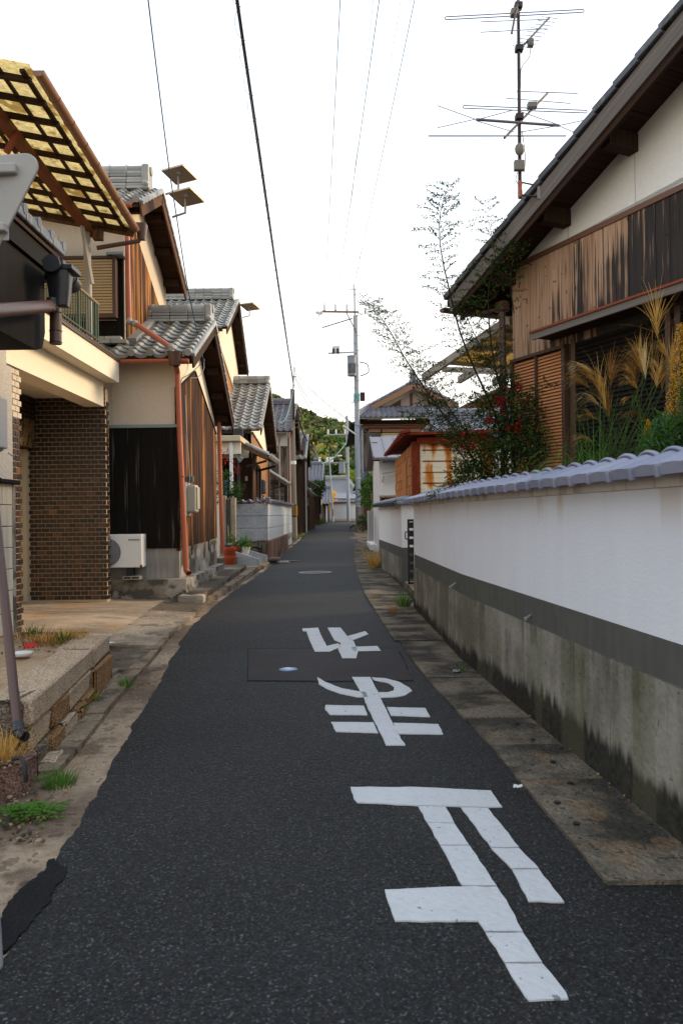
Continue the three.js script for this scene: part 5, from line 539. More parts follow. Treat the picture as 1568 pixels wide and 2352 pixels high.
  P(o, 'clamp', M3([[1190, 12], [1192, 110], [1192, 268]].map(p => { const c = at(...p, D); return rbox(c.x - 0.04, c.x + 0.04, c.y - 0.03, c.y + 0.03, D - 0.04, D + 0.04, 0.008); })), M.antenna); P(o, 'cable', M3([tube([at(1219, 105, 8.05), at(1215, 130, 8), at(1197, 155, 7.9), at(1195, 200, 7.88)], 0.004, 5), tube([at(1199, 300, 7.9), at(1206, 360, 7.86), at(1203, 395, 7.86), at(1197, 380, 7.86)], 0.004, 5), tube([at(1188, 395, 7.86), at(1184, 412, 7.86), at(1192, 425, 7.86)], 0.004, 5)]), M.cable);
}
// ---------- farther up the left side ----------
function pent(o, x0, x1, y0, y1, d0, d1, mats, nm = 'pent_roof') { // small lean-to roof falling towards the street
  const r = P(o, nm, slab([V(x0, y0, d0), V(x1, y1, d0), V(x1, y1 - 0.06, d0), V(x0, y0 - 0.06, d0)], V(0, 0, d1 - d0)), M.darkWood); roofTiles(r, V(x1, y1, d0), V(x1, y1, d1), V(x0 - x1, y0 - y1, 0), mats, {});
  P(r, 'bargeboard', beam(V(x0, y0 - 0.05, d0 - 0.02), V(x1, y1 - 0.06, d0 - 0.02), 0.03, 0.11), M.brownWood); const L = Math.hypot(x1 - x0, y1 - y0), n = Math.max(2, Math.round(L / 0.24)); for (let i = 0; i < n; i++) { const t = (i + 0.5) / n; piece(r, 'verge_tile', new THREE.CylinderGeometry(0.055, 0.06, 0.24, 8).rotateZ(Math.PI / 2).rotateZ(Math.atan2(y1 - y0, x1 - x0)), pick(mats), V(x0 + (x1 - x0) * t, y0 + (y1 - y0) * t + 0.06, d0 + 0.02)); }
  return r;
}
{ // the amber-boarded house with porch
  const o = thing('amber_house', 'amber-boarded house with dark porch behind the granite wall', 'house', V(-2.7, 0.3, 25)), X = -2.7;
  wallX(o, X - 0.02, [[23.3, 0.4], [28.2, 0.4], [28.2, 4.0], [25.9, 5.5], [23.3, 4.2]], 0.1, M.creamL); P(o, 'wall', box(-6.5, X - 0.03, 0.4, 4.3, 23.3, 23.4), M.darkWood);
  planks(o, V(X - 0.02, 0, 23.35), V(X - 0.02, 0, 28.2), 0.3, () => 0.5, t => t < 0.3 ? 4.05 : 4.05 - (t - 0.3) * 0.55, new THREE.Vector3(1, 0, 0), [M.amber], { th: 0.015, gap: 0.008 }); P(o, 'trim_strip', beam(V(X + 0.01, 4.08, 23.3), V(X + 0.01, 3.65, 28.2), 0.04, 0.05), M.brownWood);
  planks(o, V(-4.2, 0, 23.3), V(X, 0, 23.3), 0.35, () => 0.5, () => 3.3, new THREE.Vector3(0, 0, 1), [M.darkWood], { th: 0.015 }); P(o, 'wall', box(-4.4, X - 0.1, 3.3, 3.75, 23.22, 23.28), M.creamL);
  gableRoof(o, { xl: -5.2, xv: -2.4, xw: X, ne: [22.9, 4.15], rd: [25.9, 6.0], fe: [28.6, 3.9], mats: M.tileS, layers: 3, purlins: 3, rs: 0.1, bh: 0.2 });
  gutterPipe(o, V(-4.0, 4.06, 22.84), V(-2.7, 4.06, 22.84), 0.06, M.blackPvc); P(o, 'downpipe', pipe([at(529, 985, 22.7), at(547, 993, 22.6), at(549, 1140, 22.7)], 0.045), M.blackPvc); P(o, 'hopper', rbox(...(() => { const c = at(548, 992, 22.6); return [c.x - 0.14, c.x + 0.14, c.y - 0.15, c.y + 0.1, 22.48, 22.72]; })(), 0.03), M.blackPvc);
  pent(o, X, -2.05, 3.52, 3.22, 21.6, 24.6, M.tileS); for (const d of [21.8, 24.3]) P(o, 'brace', beam(V(X, 2.95, d), V(-2.12, 3.1, d), 0.05, 0.06), M.darkWood);
  const w = P(o, 'window', box(X, X + 0.03, 2.1, 3.12, 23.6, 25.0), M.glass); P(w, 'frame', M3([box(X, X + 0.06, 3.1, 3.16, 23.55, 25.05), box(X, X + 0.06, 2.06, 2.12, 23.55, 25.05), box(X, X + 0.06, 2.1, 3.12, 23.55, 23.62), box(X, X + 0.06, 2.1, 3.12, 24.26, 24.33), box(X, X + 0.06, 2.1, 3.12, 24.98, 25.05)]), M.brownWood); P(w, 'shutter_panel', box(X + 0.03, X + 0.07, 1.95, 3.2, 22.9, 23.4), M.brownWood);
  P(o, 'downpipe', pipe([V(-2.1, 3.12, 24.5), V(-2.6, 3.0, 24.6), V(-2.62, 1.6, 24.6)], 0.04), M.blackPvc); P(o, 'downpipe', rod(V(-2.64, 0.8, 27.9), V(-2.64, 3.4, 27.9), 0.04), M.brownPipe);
  // porch
  P(o, 'porch_roof', rbox(-3.75, -2.78, 3.62, 3.78, 21.2, 23.2, 0.02), M.beigeL); P(o, 'porch_beam', box(-3.75, -2.8, 3.28, 3.6, 21.4, 21.46), M.creamL); P(o, 'porch_post', rbox(-3.11, -3.02, 0.8, 3.6, 21.3, 21.39, 0.01), M.white); P(o, 'intercom', rbox(-2.92, -2.84, 2.6, 2.74, 23.22, 23.28, 0.01), M.beigeL);
  const sl = thing('spotlight', 'small metal spotlight under the dark porch of the amber house', 'spotlight', at(548, 1050, 22)); const c = at(550, 1052, 21.9); P(sl, 'shade', new THREE.CylinderGeometry(0.04, 0.1, 0.2, 14).toNonIndexed().rotateZ(0.8).translate(c.x, c.y, c.z), M.steel); P(sl, 'arm', rod(new THREE.Vector3(c.x - 0.1, c.y + 0.09, c.z), new THREE.Vector3(c.x - 0.3, c.y + 0.1, c.z - 0.3), 0.02), M.steel);
  const mb = thing('meter_box', 'dark grey meter box on the amber boards', 'meter box', V(-2.6, 2.1, 25)); P(mb, 'case', rbox(-2.68, -2.5, 2.25, 2.72, 25.0, 25.4, 0.05, 3), M.meterDark); P(mb, 'lid', rbox(-2.5, -2.48, 2.28, 2.69, 25.03, 25.37, 0.008), M.meterDark); P(mb, 'cable', tube([V(-2.6, 2.25, 25.1), V(-2.56, 1.95, 25.15), V(-2.6, 1.8, 25.25), V(-2.58, 2.2, 25.3)], 0.015, 5), M.cable);
}
{ // granite-faced wall, gateposts, steps and pots
  const o = thing('granite_wall', 'granite-faced wall of wide courses with purplish tile coping and brown stone base', 'wall', V(-2, 0.3, 23)), hs = [0.86, 1.2, 1.53, 1.86];
  P(o, 'core', box(-2.83, -1.99, 0.4, 1.84, 20.44, 20.7), M.granite); P(o, 'core', box(-2.2, -1.99, 0.4, 1.84, 20.71, 30.4), M.granite);
  for (let k = 0; k < 3; k++) { P(o, 'facing_slab', rbox(-2.83, -1.985, hs[k] + 0.006, hs[k + 1] - 0.006, 20.4, 20.438, 0.004, 1), M.granite); P(o, 'facing_slab', rbox(-1.988, -1.955, hs[k] + 0.006, hs[k + 1] - 0.006, 20.41, 26.2, 0.004, 1), M.graniteW); P(o, 'facing_slab', rbox(-1.998, -1.985, hs[k] + 0.006, hs[k + 1] - 0.006, 26.22, 30.4, 0.004, 1), M.graniteW); }
  for (let k = 0; k < 11; k++) P(o, 'base_stone', rock(-2.84 + (k % 4) * 0.21, -2.64 + (k % 4) * 0.21, 0.3 + Math.floor(k / 4) * 0.19, 0.48 + Math.floor(k / 4) * 0.19, 20.38, 20.5, 0.02), pick([M.darkStone, M.brownStone, M.darkStone]));
  for (let k = 0; k < 24; k++) P(o, 'base_stone', rock(-1.96, -1.84, 0.26 + (k % 2) * 0.01, 0.87, 20.0 + k * 0.26, 20.25 + k * 0.26, 0.012), M.brownStone); P(o, 'base_end', rock(-2.1, -1.97, 0.2, 0.88, 19.9, 20.35, 0.02), M.darkStone);
  const g = tileGeo(0.2, 0.24, 'eave'); for (let k = 0; k < 4; k++) piece(o, 'coping_tile', g, pick(M.tileP), V(-2.83 + k * 0.2, 1.96, 20.62), new THREE.Quaternion().setFromAxisAngle(new THREE.Vector3(1, 0, 0), 0.3)); P(o, 'corner_tile', rbox(-2.04, -1.9, 1.86, 2.03, 20.35, 20.55, 0.03), M.tileP[0]);
  const q = new THREE.Quaternion().setFromRotationMatrix(new THREE.Matrix4().makeBasis(new THREE.Vector3(0, 0, -1), new THREE.Vector3(0.3, 0.954, 0), new THREE.Vector3(0.954, -0.3, 0))), g2 = tileGeo(0.27, 0.24, 'eave'); for (let k = 0; k < 36; k++) piece(o, 'coping_tile', g2, pick(M.tileP), V(-2.14, 1.95, 20.6 + k * 0.27), q); P(o, 'coping_ridge', rod(V(-2.13, 1.97, 20.5), V(-2.13, 1.97, 30.4), 0.06), M.tileP[1]);
  const gp = thing('gatepost', 'pair of rough pale stone gateposts beside the copper downpipe', 'gatepost', V(-2.9, 0.4, 19.5)); P(gp, 'post', rock(-3.08, -2.94, 0.4, 2.05, 19.4, 19.6, 0.012), M.gatepost); P(gp, 'panel', rock(-2.94, -2.83, 0.6, 1.98, 19.5, 19.62, 0.02), M.darkStone); P(gp, 'post', rock(-2.82, -2.7, 0.4, 2.0, 19.42, 19.64, 0.014), M.gatepost); P(gp, 'plinth', rock(-3.1, -2.9, 0.3, 0.8, 19.3, 19.6, 0.012), M.plinth);
  const st = thing('granite_steps', 'grey granite entrance steps with two sloping cheek walls', 'steps', V(-2.2, 0.3, 18.8)); const ck = (d, x0, x1, y0, y1, b) => P(st, 'cheek_wall', slab([V(x0, b, d), V(x1, b, d), V(x1, y1, d), V(x0, y0, d)], new THREE.Vector3(0, 0, 0.1)), M.granite); ck(18.3, -2.54, -1.96, 0.68, 0.49, 0.22); ck(19.7, -2.42, -1.92, 0.66, 0.51, 0.25); for (let k = 0; k < 3; k++) P(st, 'step', rbox(-2.5, -2.02 - k * 0.15, 0.22 + k * 0.1, 0.32 + k * 0.1, 18.31, 19.6, 0.01), M.granite);
  P(st, 'landing', rbox(-3.0, -2.5, 0.3, 0.56, 17.7, 19.6, 0.01), M.terrace); P(st, 'foot_slab', rbox(-2.02, -1.86, 0.2, 0.33, 18.2, 19.9, 0.01), M.kerb);
  const pot = (x, y, d, r, h, m, label, nm = 'flower_pot') => { const t = thing(nm, label, 'flower pot', V(x, y, d)); const pr = [[0, 0.0], [r * 0.68, 0], [r * 0.92, h * 0.72], [r, h * 0.72], [r * 1.02, h], [r * 0.92, h], [r * 0.9, h * 0.86], [0, h * 0.86]].map(a => new THREE.Vector2(...a)); P(t, 'pot', new THREE.LatheGeometry(pr, 24).toNonIndexed().translate(x, y, -d), m); P(t, 'soil', new THREE.CylinderGeometry(r * 0.89, r * 0.89, 0.01, 20).toNonIndexed().translate(x, y + h * 0.88, -d), M.soil); return t; };
  pot(-2.58, 0.33, 17.6, 0.145, 0.3, M.terracotta, 'red terracotta pot at the bottom of a stack of two'); pot(-2.59, 0.555, 17.6, 0.145, 0.26, M.terracotta, 'red terracotta pot on top of the stack of two'); globalThis.POTS = [pot(-2.58, 0.56, 18.75, 0.14, 0.24, M.terracotta, 'red terracotta pot with leafy plant behind the stacked pots'), pot(-2.38, 0.56, 18.75, 0.13, 0.22, M.whitePot, 'white pot with bright green leaves beside the granite steps'), pot(-2.86, 0.56, 19.1, 0.1, 0.25, M.blackPvc, 'small black pot before the pale gateposts')]; const pb = thing('planter_box', 'pale pink planter box against the stone gatepost', 'planter', V(-2.75, 0.6, 19.2)); P(pb, 'box', M3([rbox(-2.85, -2.62, 0.56, 0.82, 19.1, 19.34, 0.01), rbox(-2.87, -2.6, 0.8, 0.85, 19.08, 19.36, 0.008)]), M.pink); P(pb, 'stake', rod(V(-2.84, 0.7, 19.2), V(-2.86, 1.3, 19.2), 0.008), M.beige);
  const gt = thing('drain_grate', 'flat metal drain grate beside the stone base at the roadside', 'drain grate', G(632, 1291)); const c = G(632, 1291, 0.03); for (let k = 0; k < 9; k++) P(gt, 'bar', box(c.x - 0.35 + k * 0.08, c.x - 0.31 + k * 0.08, c.y, c.y + 0.02, -c.z - 0.2, -c.z + 0.2), M.steel); P(gt, 'rear_strip', box(c.x - 0.4, c.x + 0.6, c.y, c.y + 0.022, -c.z + 0.2, -c.z + 0.3), M.bronze); P(gt, 'front_strip', box(c.x - 0.4, c.x + 0.4, c.y, c.y + 0.022, -c.z - 0.24, -c.z - 0.2), M.steel);
  const ss = thing('stone_step', 'small dark stone step beside the brown stone base', 'step', G(690, 1270)); P(ss, 'tread', rock(-1.9, -1.65, 0.36, 0.43, 19.7, 20.4, 0.01), M.darkStone); P(ss, 'block', rock(-1.87, -1.68, 0.2, 0.36, 19.8, 20.3, 0.01), M.darkStone);
}
{ // tall house behind the amber one
  const o = thing('gabled_house', 'tall tiled house with white gable rising behind the amber house', 'house', V(-3.6, 0.3, 25)), X = -3.6; P(o, 'wall', box(-8.5, X, 0.3, 7.1, 22.75, 22.9), M.creamL); wallX(o, X, [[22.91, 0.3], [27, 0.3], [27, 6.7], [25, 8.3], [22.91, 7.2]], 0.12, M.creamL);
  planks(o, V(X + 0.01, 0, 22.8), V(X + 0.01, 0, 27), 0.4, () => 3, t => 6.55 - t * 1.3, new THREE.Vector3(1, 0, 0), [M.amber], { th: 0.02 }); P(o, 'trim_strip', beam(V(X + 0.03, 6.58, 22.8), V(X + 0.03, 5.3, 27), 0.06, 0.07), M.beige);
  gableRoof(o, { xl: -7.0, xv: -3.3, xw: X, ne: [22.3, 7.08], rd: [25, 8.62], fe: [27.4, 6.67], mats: M.tileS, layers: 5, purlins: 3, rs: 0.25, bh: 0.22 }); gutterPipe(o, V(-5, 6.98, 22.2), V(-3.4, 6.98, 22.2), 0.06, M.blackPvc);
}
{ // purple-roofed weathered house by the old pole
  const o = thing('weathered_house', 'grey weathered board house with purplish tiles beside the old concrete pole', 'house', V(-2.35, 0.4, 35)), X = -2.35; P(o, 'wall', box(-5.5, X, 0.4, 5.2, 33.6, 33.7), M.white); wallX(o, X, [[33.71, 0.4], [39.5, 0.4], [39.5, 5.0], [37, 6.5], [33.71, 5.3]], 0.1, M.brownWood);
  planks(o, V(-4.6, 0, 33.6), V(X, 0, 33.6), 0.22, () => 0.5, () => 4.5, new THREE.Vector3(0, 0, 1), [M.greyWood], { th: 0.02 }); planks(o, V(X, 0, 33.65), V(X, 0, 39.4), 0.28, () => 0.5, t => 5.1, new THREE.Vector3(1, 0, 0), [M.brownWood, M.greyWood], { th: 0.02 }); P(o, 'rail', box(-4.4, X + 0.02, 4.5, 4.58, 33.55, 33.6), M.greyWood);
  gableRoof(o, { xl: -5.2, xv: -2.12, xw: X, ne: [33.05, 5.2], rd: [36.9, 6.9], fe: [40.2, 5.0], mats: M.tileP, layers: 3, purlins: 2, rs: 0.3, bh: 0.16 }); gutterPipe(o, V(-4.5, 5.12, 32.98), V(-2.2, 5.12, 32.98), 0.05, M.greyPipe);
  P(o, 'downpipe', pipe([V(-2.62, 5.1, 33.0), V(-2.68, 4.7, 33.4), V(-2.7, 0.6, 33.45)], 0.045), M.pink); P(o, 'downpipe', rod(V(-2.29, 0.5, 33.85), V(-2.29, 5.0, 33.85), 0.06), M.pink);
  pent(o, -3.08, -2.26, 3.4, 2.87, 31.6, 33.5, M.tileS); P(o, 'brace', beam(V(-3.0, 2.6, 31.9), V(-2.3, 2.8, 31.9), 0.05, 0.05), M.black); for (const x of [-3.15, -2.92, -2.7]) P(o, 'panel_board', box(x, x + 0.2, 0.8, 3.2, 33.4, 33.46, true), M.greyWood); P(o, 'post', box(-2.85, -2.76, 0.8, 3.0, 31.7, 31.78, true), M.darkWood);
}
{ // dark house with the pale verge, and the sheds and gates beyond
  const o = thing('dark_house', 'dark roadside house with pale roof edge just past the old concrete pole', 'house', V(-2, 0.5, 40)), X = -2.0; wallX(o, X, [[40.6, 0.4], [46, 0.4], [46, 5.0], [43.5, 6.1], [40.6, 5.0]], 0.15, M.darkWood); P(o, 'wall', box(-6, X - 0.16, 0.4, 5, 40.6, 40.7), M.darkWood);
  gableRoof(o, { xl: -6, xv: -1.84, xw: X, ne: [40.2, 4.5], rd: [43.5, 6.1], fe: [46.4, 4.5], mats: M.tileS, layers: 2, purlins: 2, rs: 0.3, bulk: true }); pent(o, X, -1.5, 3.1, 2.6, 41, 45, M.tileK); planks(o, V(X, 0, 40.7), V(X, 0, 46), 0.4, () => 0.5, () => 4.6, new THREE.Vector3(1, 0, 0), [M.blackWood, M.brownWood, M.darkWood], { th: 0.03 }); P(o, 'meter', rbox(X + 0.03, X + 0.2, 2.0, 2.6, 42, 42.4, 0.04), M.meterDark); P(o, 'downpipe', rod(V(-1.9, 0.4, 40.8), V(-1.9, 4.4, 40.8), 0.05), M.greyPipe);
  const f = thing('board_fence', 'brown board fence and gate below a small tiled roof beyond the dark house', 'fence', V(-2, 0.6, 48)); planks(f, V(-2.4, 0, 47), V(-1.72, 0, 48.2), 0.22, () => 0.55, () => 2.7, new THREE.Vector3(0.86, 0, 0.5), [M.brownWood, M.greyWood], { th: 0.04 }); planks(f, V(-1.95, 0, 46.1), V(-1.72, 0, 48.2), 0.25, () => 0.55, () => 2.75, new THREE.Vector3(1, 0, 0), [M.brownWood], { th: 0.04 }); pent(f, -2.6, -1.5, 3.9, 3.3, 47, 51, M.tileK);
  const cab = thing('cabinet', 'pale grey upright cabinet on a concrete footing by the second pole', 'cabinet', V(-2.0, 0.7, 54)); P(cab, 'case', rbox(-2.25, -1.9, 0.85, 2.0, 54, 54.3, 0.02), M.acWhite); P(cab, 'door', rbox(-2.22, -1.93, 0.9, 1.95, 53.97, 54, 0.01), M.greyBox); P(cab, 'footing', rbox(-2.35, -1.8, 0.6, 0.85, 53.9, 54.4, 0.02), M.kerb);
  const lp = thing('street_lamp', 'white tube lamp on a short arm under the small roofs', 'lamp', V(-2, 3, 50)); const a = at(704, 1134, 50), b = at(716, 1123, 49.6); P(lp, 'diffuser', rod(a, b, 0.1, 0.1, 12), M.lampWhite); P(lp, 'arm', rod(a, V(-2.3, 2.9, 50.6), 0.03), M.greyPipe);
  const h2 = thing('low_house', 'low house with two blue-grey tile roofs below the hill on the left', 'house', V(-1.6, 0.7, 58)); wallX(h2, -1.6, [[56.3, 0.6], [63.5, 0.6], [63.5, 4], [60, 5.2], [56.3, 4]], 0.15, M.darkWood); P(h2, 'wall', box(-6, -1.76, 0.6, 4, 56.3, 56.4), M.darkWood); gableRoof(h2, { xl: -4.5, xv: -1.35, xw: -1.6, ne: [55.9, 4.0], rd: [60, 5.5], fe: [64, 4.0], mats: M.tileB, layers: 2, purlins: 2, rs: 0.2, bulk: true }); P(h2, 'window', M3([box(-1.6, -1.55, 2.3, 2.8, 57, 60)]), M.white); P(h2, 'panel_board', box(-1.6, -1.5, 1.6, 3.9, 56.4, 57.2), M.blackWood); pent(h2, -2.6, -1.5, 3.3, 2.9, 55, 56, M.tileK);
  const h3 = thing('small_house', 'small dark house with steep tiled roof near the end of the lane', 'house', V(-1.2, 0.9, 67)); wallX(h3, -1.1, [[65.6, 0.8], [71, 0.8], [71, 2.6], [68, 3.7], [65.6, 2.6]], 0.15, M.darkWood); P(h3, 'wall', box(-3.5, -1.26, 0.8, 2.6, 65.6, 65.7), M.greyWood); gableRoof(h3, { xl: -2.6, xv: -0.92, xw: -1.1, ne: [65, 2.45], rd: [68, 3.9], fe: [71, 2.4], mats: M.tileB, layers: 2, purlins: 2, rs: 0.1, bulk: true }); for (const [x, m] of [[-1.9, M.white], [-1.6, M.greyWood], [-1.35, M.white]]) P(h3, 'door_panel', box(x, x + 0.16, 0.9, 2.3, 65.5, 65.6), m);
  const tm = thing('temple_hall', 'temple-like hall with wide grey curved roof at the end of the lane', 'building', V(-0.8, 1, 90)); P(tm, 'wall', box(-3, 1.2, 0.9, 4.2, 88, 93), M.brownWood); { const nx = 24, ns = 10, g = new THREE.PlaneGeometry(1, 1, nx, ns), p = g.attributes.position; for (let i = 0; i < p.count; i++) { const u = p.getX(i) + 0.5, s = p.getY(i) + 0.5; p.setXYZ(i, -3.4 + 5.4 * u - (u - 0.5) * 1.6 * s, 3.75 + 1.9 * (0.45 * s + 0.55 * s * s) + 0.35 * Math.pow(Math.abs(u - 0.5) * 2, 3) * (1 - s) + 0.02 * (i % 2), -(85.5 + 4 * s)); } g.computeVertexNormals(); P(tm, 'roof', metricUV(g), plain([0.16, 0.16, 0.17], 0.75)); P(tm, 'roof_back', metricUV(g.clone().rotateY(Math.PI).translate(-1.4, 0, -179)), plain([0.16, 0.16, 0.17], 0.75)); } ridge(tm, V(-2.4, 5.6, 89.6), V(0.6, 5.6, 89.6), M.tileS, { layers: 5, bulk: true, w: 0.5 }); ridge(tm, V(0.9, 5.3, 89.3), V(1.9, 3.9, 86), M.tileS, { layers: 2, bulk: true, w: 0.4, end: false }); P(tm, 'lower_roof', slab([V(-1.6, 3.0, 84), V(1.8, 3.0, 84), V(1.3, 3.6, 86.5), V(-1.2, 3.6, 86.5)], new THREE.Vector3(0, 0.12, 0)), M.tileB[1]);
  const ew = thing('garden_wall', 'white wall with tiled coping closing the far end of the lane', 'wall', V(0, 0.9, 69)); P(ew, 'wall', box(-1.2, 3, 0.7, 2.55, 69, 69.3), M.white); P(ew, 'base', box(-1.2, 3, 0.7, 1.15, 68.97, 69), M.cream); P(ew, 'coping', M3([box(-1.2, 3, 2.55, 2.65, 68.8, 69.5), ...[...Array(14)].map((_, k) => rod(V(-1.1 + k * 0.3, 2.65, 68.78), V(-1.1 + k * 0.3, 2.75, 69.2), 0.08, 0.08, 6))]), M.tileK[1]); P(ew, 'upper_wall', box(-0.4, 3, 2.6, 3.0, 73, 73.3), M.white); P(ew, 'upper_coping', M3([slab([V(-0.7, 3.0, 72.4), V(3.2, 2.9, 72.4), V(3.2, 3.3, 73.4), V(-0.5, 3.5, 73.4)], new THREE.Vector3(0, 0.1, 0))]), M.tileB[0]);
}
// ---------- farther up the right side ----------
{
  const o = thing('tin_shed', 'rust-stained shed with orange shingled side behind the white wall', 'shed', V(1.4, 0.3, 16)); P(o, 'core', box(1.42, 2.9, 0.2, 2.9, 14.56, 19.5), M.rust);
  for (let r = 0; r < 11; r++) for (let c = 0; c < 12; c++) { const d = 14.75 + c * 0.395, y = 0.9 + r * 0.2; if (y + 0.2 > 3.0) continue; P(o, 'shingle', box(1.385 - (0.008) * ((r + c) % 2), 1.42, y + 0.006, y + 0.195, d + 0.006, d + 0.385, false, R() * 2), pick(M.shingle)); }
  P(o, 'corner_post', box(1.36, 1.5, 0.3, 2.92, 14.5, 14.74), M.rust); for (let k = 0; k < 21; k++) { const y = 0.75 + k * 0.105; P(o, 'tin_sheet', slab([V(1.51, y, 14.56), V(2.9, y, 14.56), V(2.9, y + 0.104, 14.565), V(1.51, y + 0.104, 14.565)], new THREE.Vector3(0, 0, 0.014), { ou: 0 }), M.rustTin); if (k % 2) P(o, 'lap_edge', slab([V(1.56, y - 0.004, 14.545), V(2.75, y - 0.004, 14.545), V(2.75 , y + 0.01, 14.545), V(1.56, y + rr(0.01, 0.02), 14.545)], new THREE.Vector3(0, 0, 0.004)), M.rust); }
  P(o, 'eave_band', box(1.45, 2.95, 2.87, 2.99, 14.46, 14.55), M.rust); P(o, 'roof', slab([V(1.2, 3.02, 14.3), V(3.0, 3.06, 14.3), V(3.0, 3.14, 20.2), V(1.15, 3.1, 20.2)], new THREE.Vector3(0, 0.05, 0)), M.rust); for (let k = 0; k < 14; k++) P(o, 'roof_edge', beam(V(1.12, 3.06, 14.3 + k * 0.42), V(1.3, 3.1, 14.3 + k * 0.42), 0.2, 0.05), M.rust); P(o, 'shutter_flap', slab([V(1.36, 1.9, 16.0), V(1.36, 2.6, 16.0), V(1.36, 2.65, 16.9), V(1.36, 1.9, 16.9)], new THREE.Vector3(0.02, 0, 0)), M.shingle[1]);
  const h = thing('white_house', 'small white house with grey-purple metal roof behind the shed', 'house', V(1.1, 0.4, 23)); P(h, 'wall', box(1.12, 3, 0.4, 3.2, 22.4, 22.5), M.white); wallX(h, 1.13, [[22.51, 0.4], [27, 0.4], [27, 3.2], [24.6, 4.0], [22.51, 3.2]], -0.1, M.white); P(h, 'roof', slab([V(0.92, 3.1, 21.8), V(3.2, 3.1, 21.8), V(3.2, 3.95, 24.4), V(0.92, 3.95, 24.4)], new THREE.Vector3(0, 0.06, 0)), M.metalRoof); P(h, 'roof', slab([V(0.92, 3.1, 27.4), V(3.2, 3.1, 27.4), V(3.2, 3.95, 24.41), V(0.92, 3.95, 24.41)], new THREE.Vector3(0, 0.06, 0)), M.metalRoof); for (let k = 0; k < 7; k++) P(h, 'seam', beam(V(0.95 + k * 0.36, 3.17, 21.8), V(0.95 + k * 0.36, 4.02, 24.4), 0.03, 0.04), M.metalRoof); P(h, 'gutter', box(1.2, 3.2, 3.0, 3.09, 21.74, 21.84), M.blackPvc); P(h, 'soffit', slab([V(0.94, 3.06, 21.9), V(1.12, 3.06, 21.9), V(1.12, 3.9, 24.4), V(0.94, 3.9, 24.4)], new THREE.Vector3(0, 0.03, 0)), M.brownWood); for (const d of [22.3, 23.6]) P(h, 'purlin', box(0.93, 1.14, 3.2 + (d - 22.3) * 0.36, 3.3 + (d - 22.3) * 0.36, d, d + 0.1), M.brownWood); P(h, 'awning', M3([beam(V(1.2, 2.7, 21.9), V(1.7, 2.8, 21.9), 0.5, 0.03), beam(V(1.22, 2.62, 21.7), V(1.22, 2.5, 22.4), 0.02, 0.02)]), M.greyPipe);
  const b = thing('lattice_fence', 'brown timber lattice fence in front of the small white house', 'fence', V(1.1, 1, 20.5)); for (const y of [1.15, 1.62, 1.98]) P(b, 'rail', box(1.02, 1.75, y, y + 0.06, 20.5, 20.54), M.beige); for (let k = 0; k < 6; k++) P(b, 'post', box(1.03 + k * 0.13, 1.08 + k * 0.13, 0.6, 2.0, 20.44, 20.5, true), k % 2 ? M.brownWood : M.trim); P(b, 'panel', box(1.05, 1.75, 1.2, 2.0, 20.55, 20.58), M.darkWood);
  const p = thing('gate_post', 'pale blue-grey gatepost beyond the second white wall', 'gatepost', V(1.05, 0.4, 27)); P(p, 'post', rbox(0.98, 1.16, 0.3, 1.66, 27.5, 28.2, 0.01), M.greyBox); P(p, 'post_face', rbox(0.95, 0.98, 0.3, 1.66, 27.6, 28.1, 0.005), M.whiteTin); P(p, 'slat', box(1.12, 1.24, 0.35, 1.45, 25.5, 25.56, true), M.brownWood); P(p, 'slat', box(1.16, 1.3, 0.35, 1.44, 25.2, 25.25, true), M.bronze); P(p, 'footing', rbox(0.92, 1.2, 0.3, 0.55, 24.8, 28.3, 0.02), M.white);
  const w3 = thing('garden_wall', 'plain white wall behind the young tree on the right', 'wall', V(1.5, 0.5, 33)); P(w3, 'wall', box(1.35, 3, 0.4, 1.95, 32, 32.2), M.white); P(w3, 'coping', rbox(1.25, 3, 1.95, 2.1, 31.85, 32.3, 0.03), M.tileB[0]);
  // middle roofs
  const m = thing('tiled_house', 'lower house with grey tile roof and pale wall behind the shrub', 'house', V(4, 0.4, 24)); P(m, 'wall', box(3.0, 8, 0.3, 3.7, 22.9, 23.1), M.white); P(m, 'band', box(3.0, 8, 3.45, 3.6, 22.86, 22.9), M.rust); const mr = P(m, 'roof', slab([V(2.75, 3.72, 22.4), V(8, 3.72, 22.4), V(8, 4.72, 25), V(3.0, 4.72, 25)], new THREE.Vector3(0, -0.06, 0)), M.darkWood); roofTiles(mr, V(2.75, 3.74, 22.4), V(8, 3.74, 22.4), V(0.12, 1.0, 2.6), M.tileB); ridge(mr, V(2.9, 4.74, 25), V(8, 4.74, 25), M.tileB, { layers: 2, end: false }); P(mr, 'back_slope', slab([V(3, 4.7, 25), V(8, 4.7, 25), V(8, 3.7, 27.6), V(3, 3.7, 27.6)], new THREE.Vector3(0, 0.05, 0)), M.tileB[0]);
  const m2 = thing('brown_gable_house', 'house with brown timber gable peeping over the lower tile roof', 'house', V(6, 0.5, 32)); P(m2, 'wall', slab([V(4.4, 0.5, 31), V(8.6, 0.5, 31), V(8.6, 5.4, 31), V(6.5, 6.4, 31), V(4.4, 5.4, 31)], new THREE.Vector3(0, 0, -0.1)), M.amber); for (const s of [-1, 1]) { P(m2, 'roof', slab([V(6.5, 6.62, 30.4), V(6.5 + s * 2.9, 5.2, 30.4), V(6.5 + s * 2.9, 5.1, 30.4), V(6.5, 6.5, 30.4)], V(0, 0, 5)), M.tileB[1]); P(m2, 'bargeboard', beam(V(6.5, 6.45, 30.36), V(6.5 + s * 2.9, 5.02, 30.36), 0.05, 0.22), M.brownWood); }
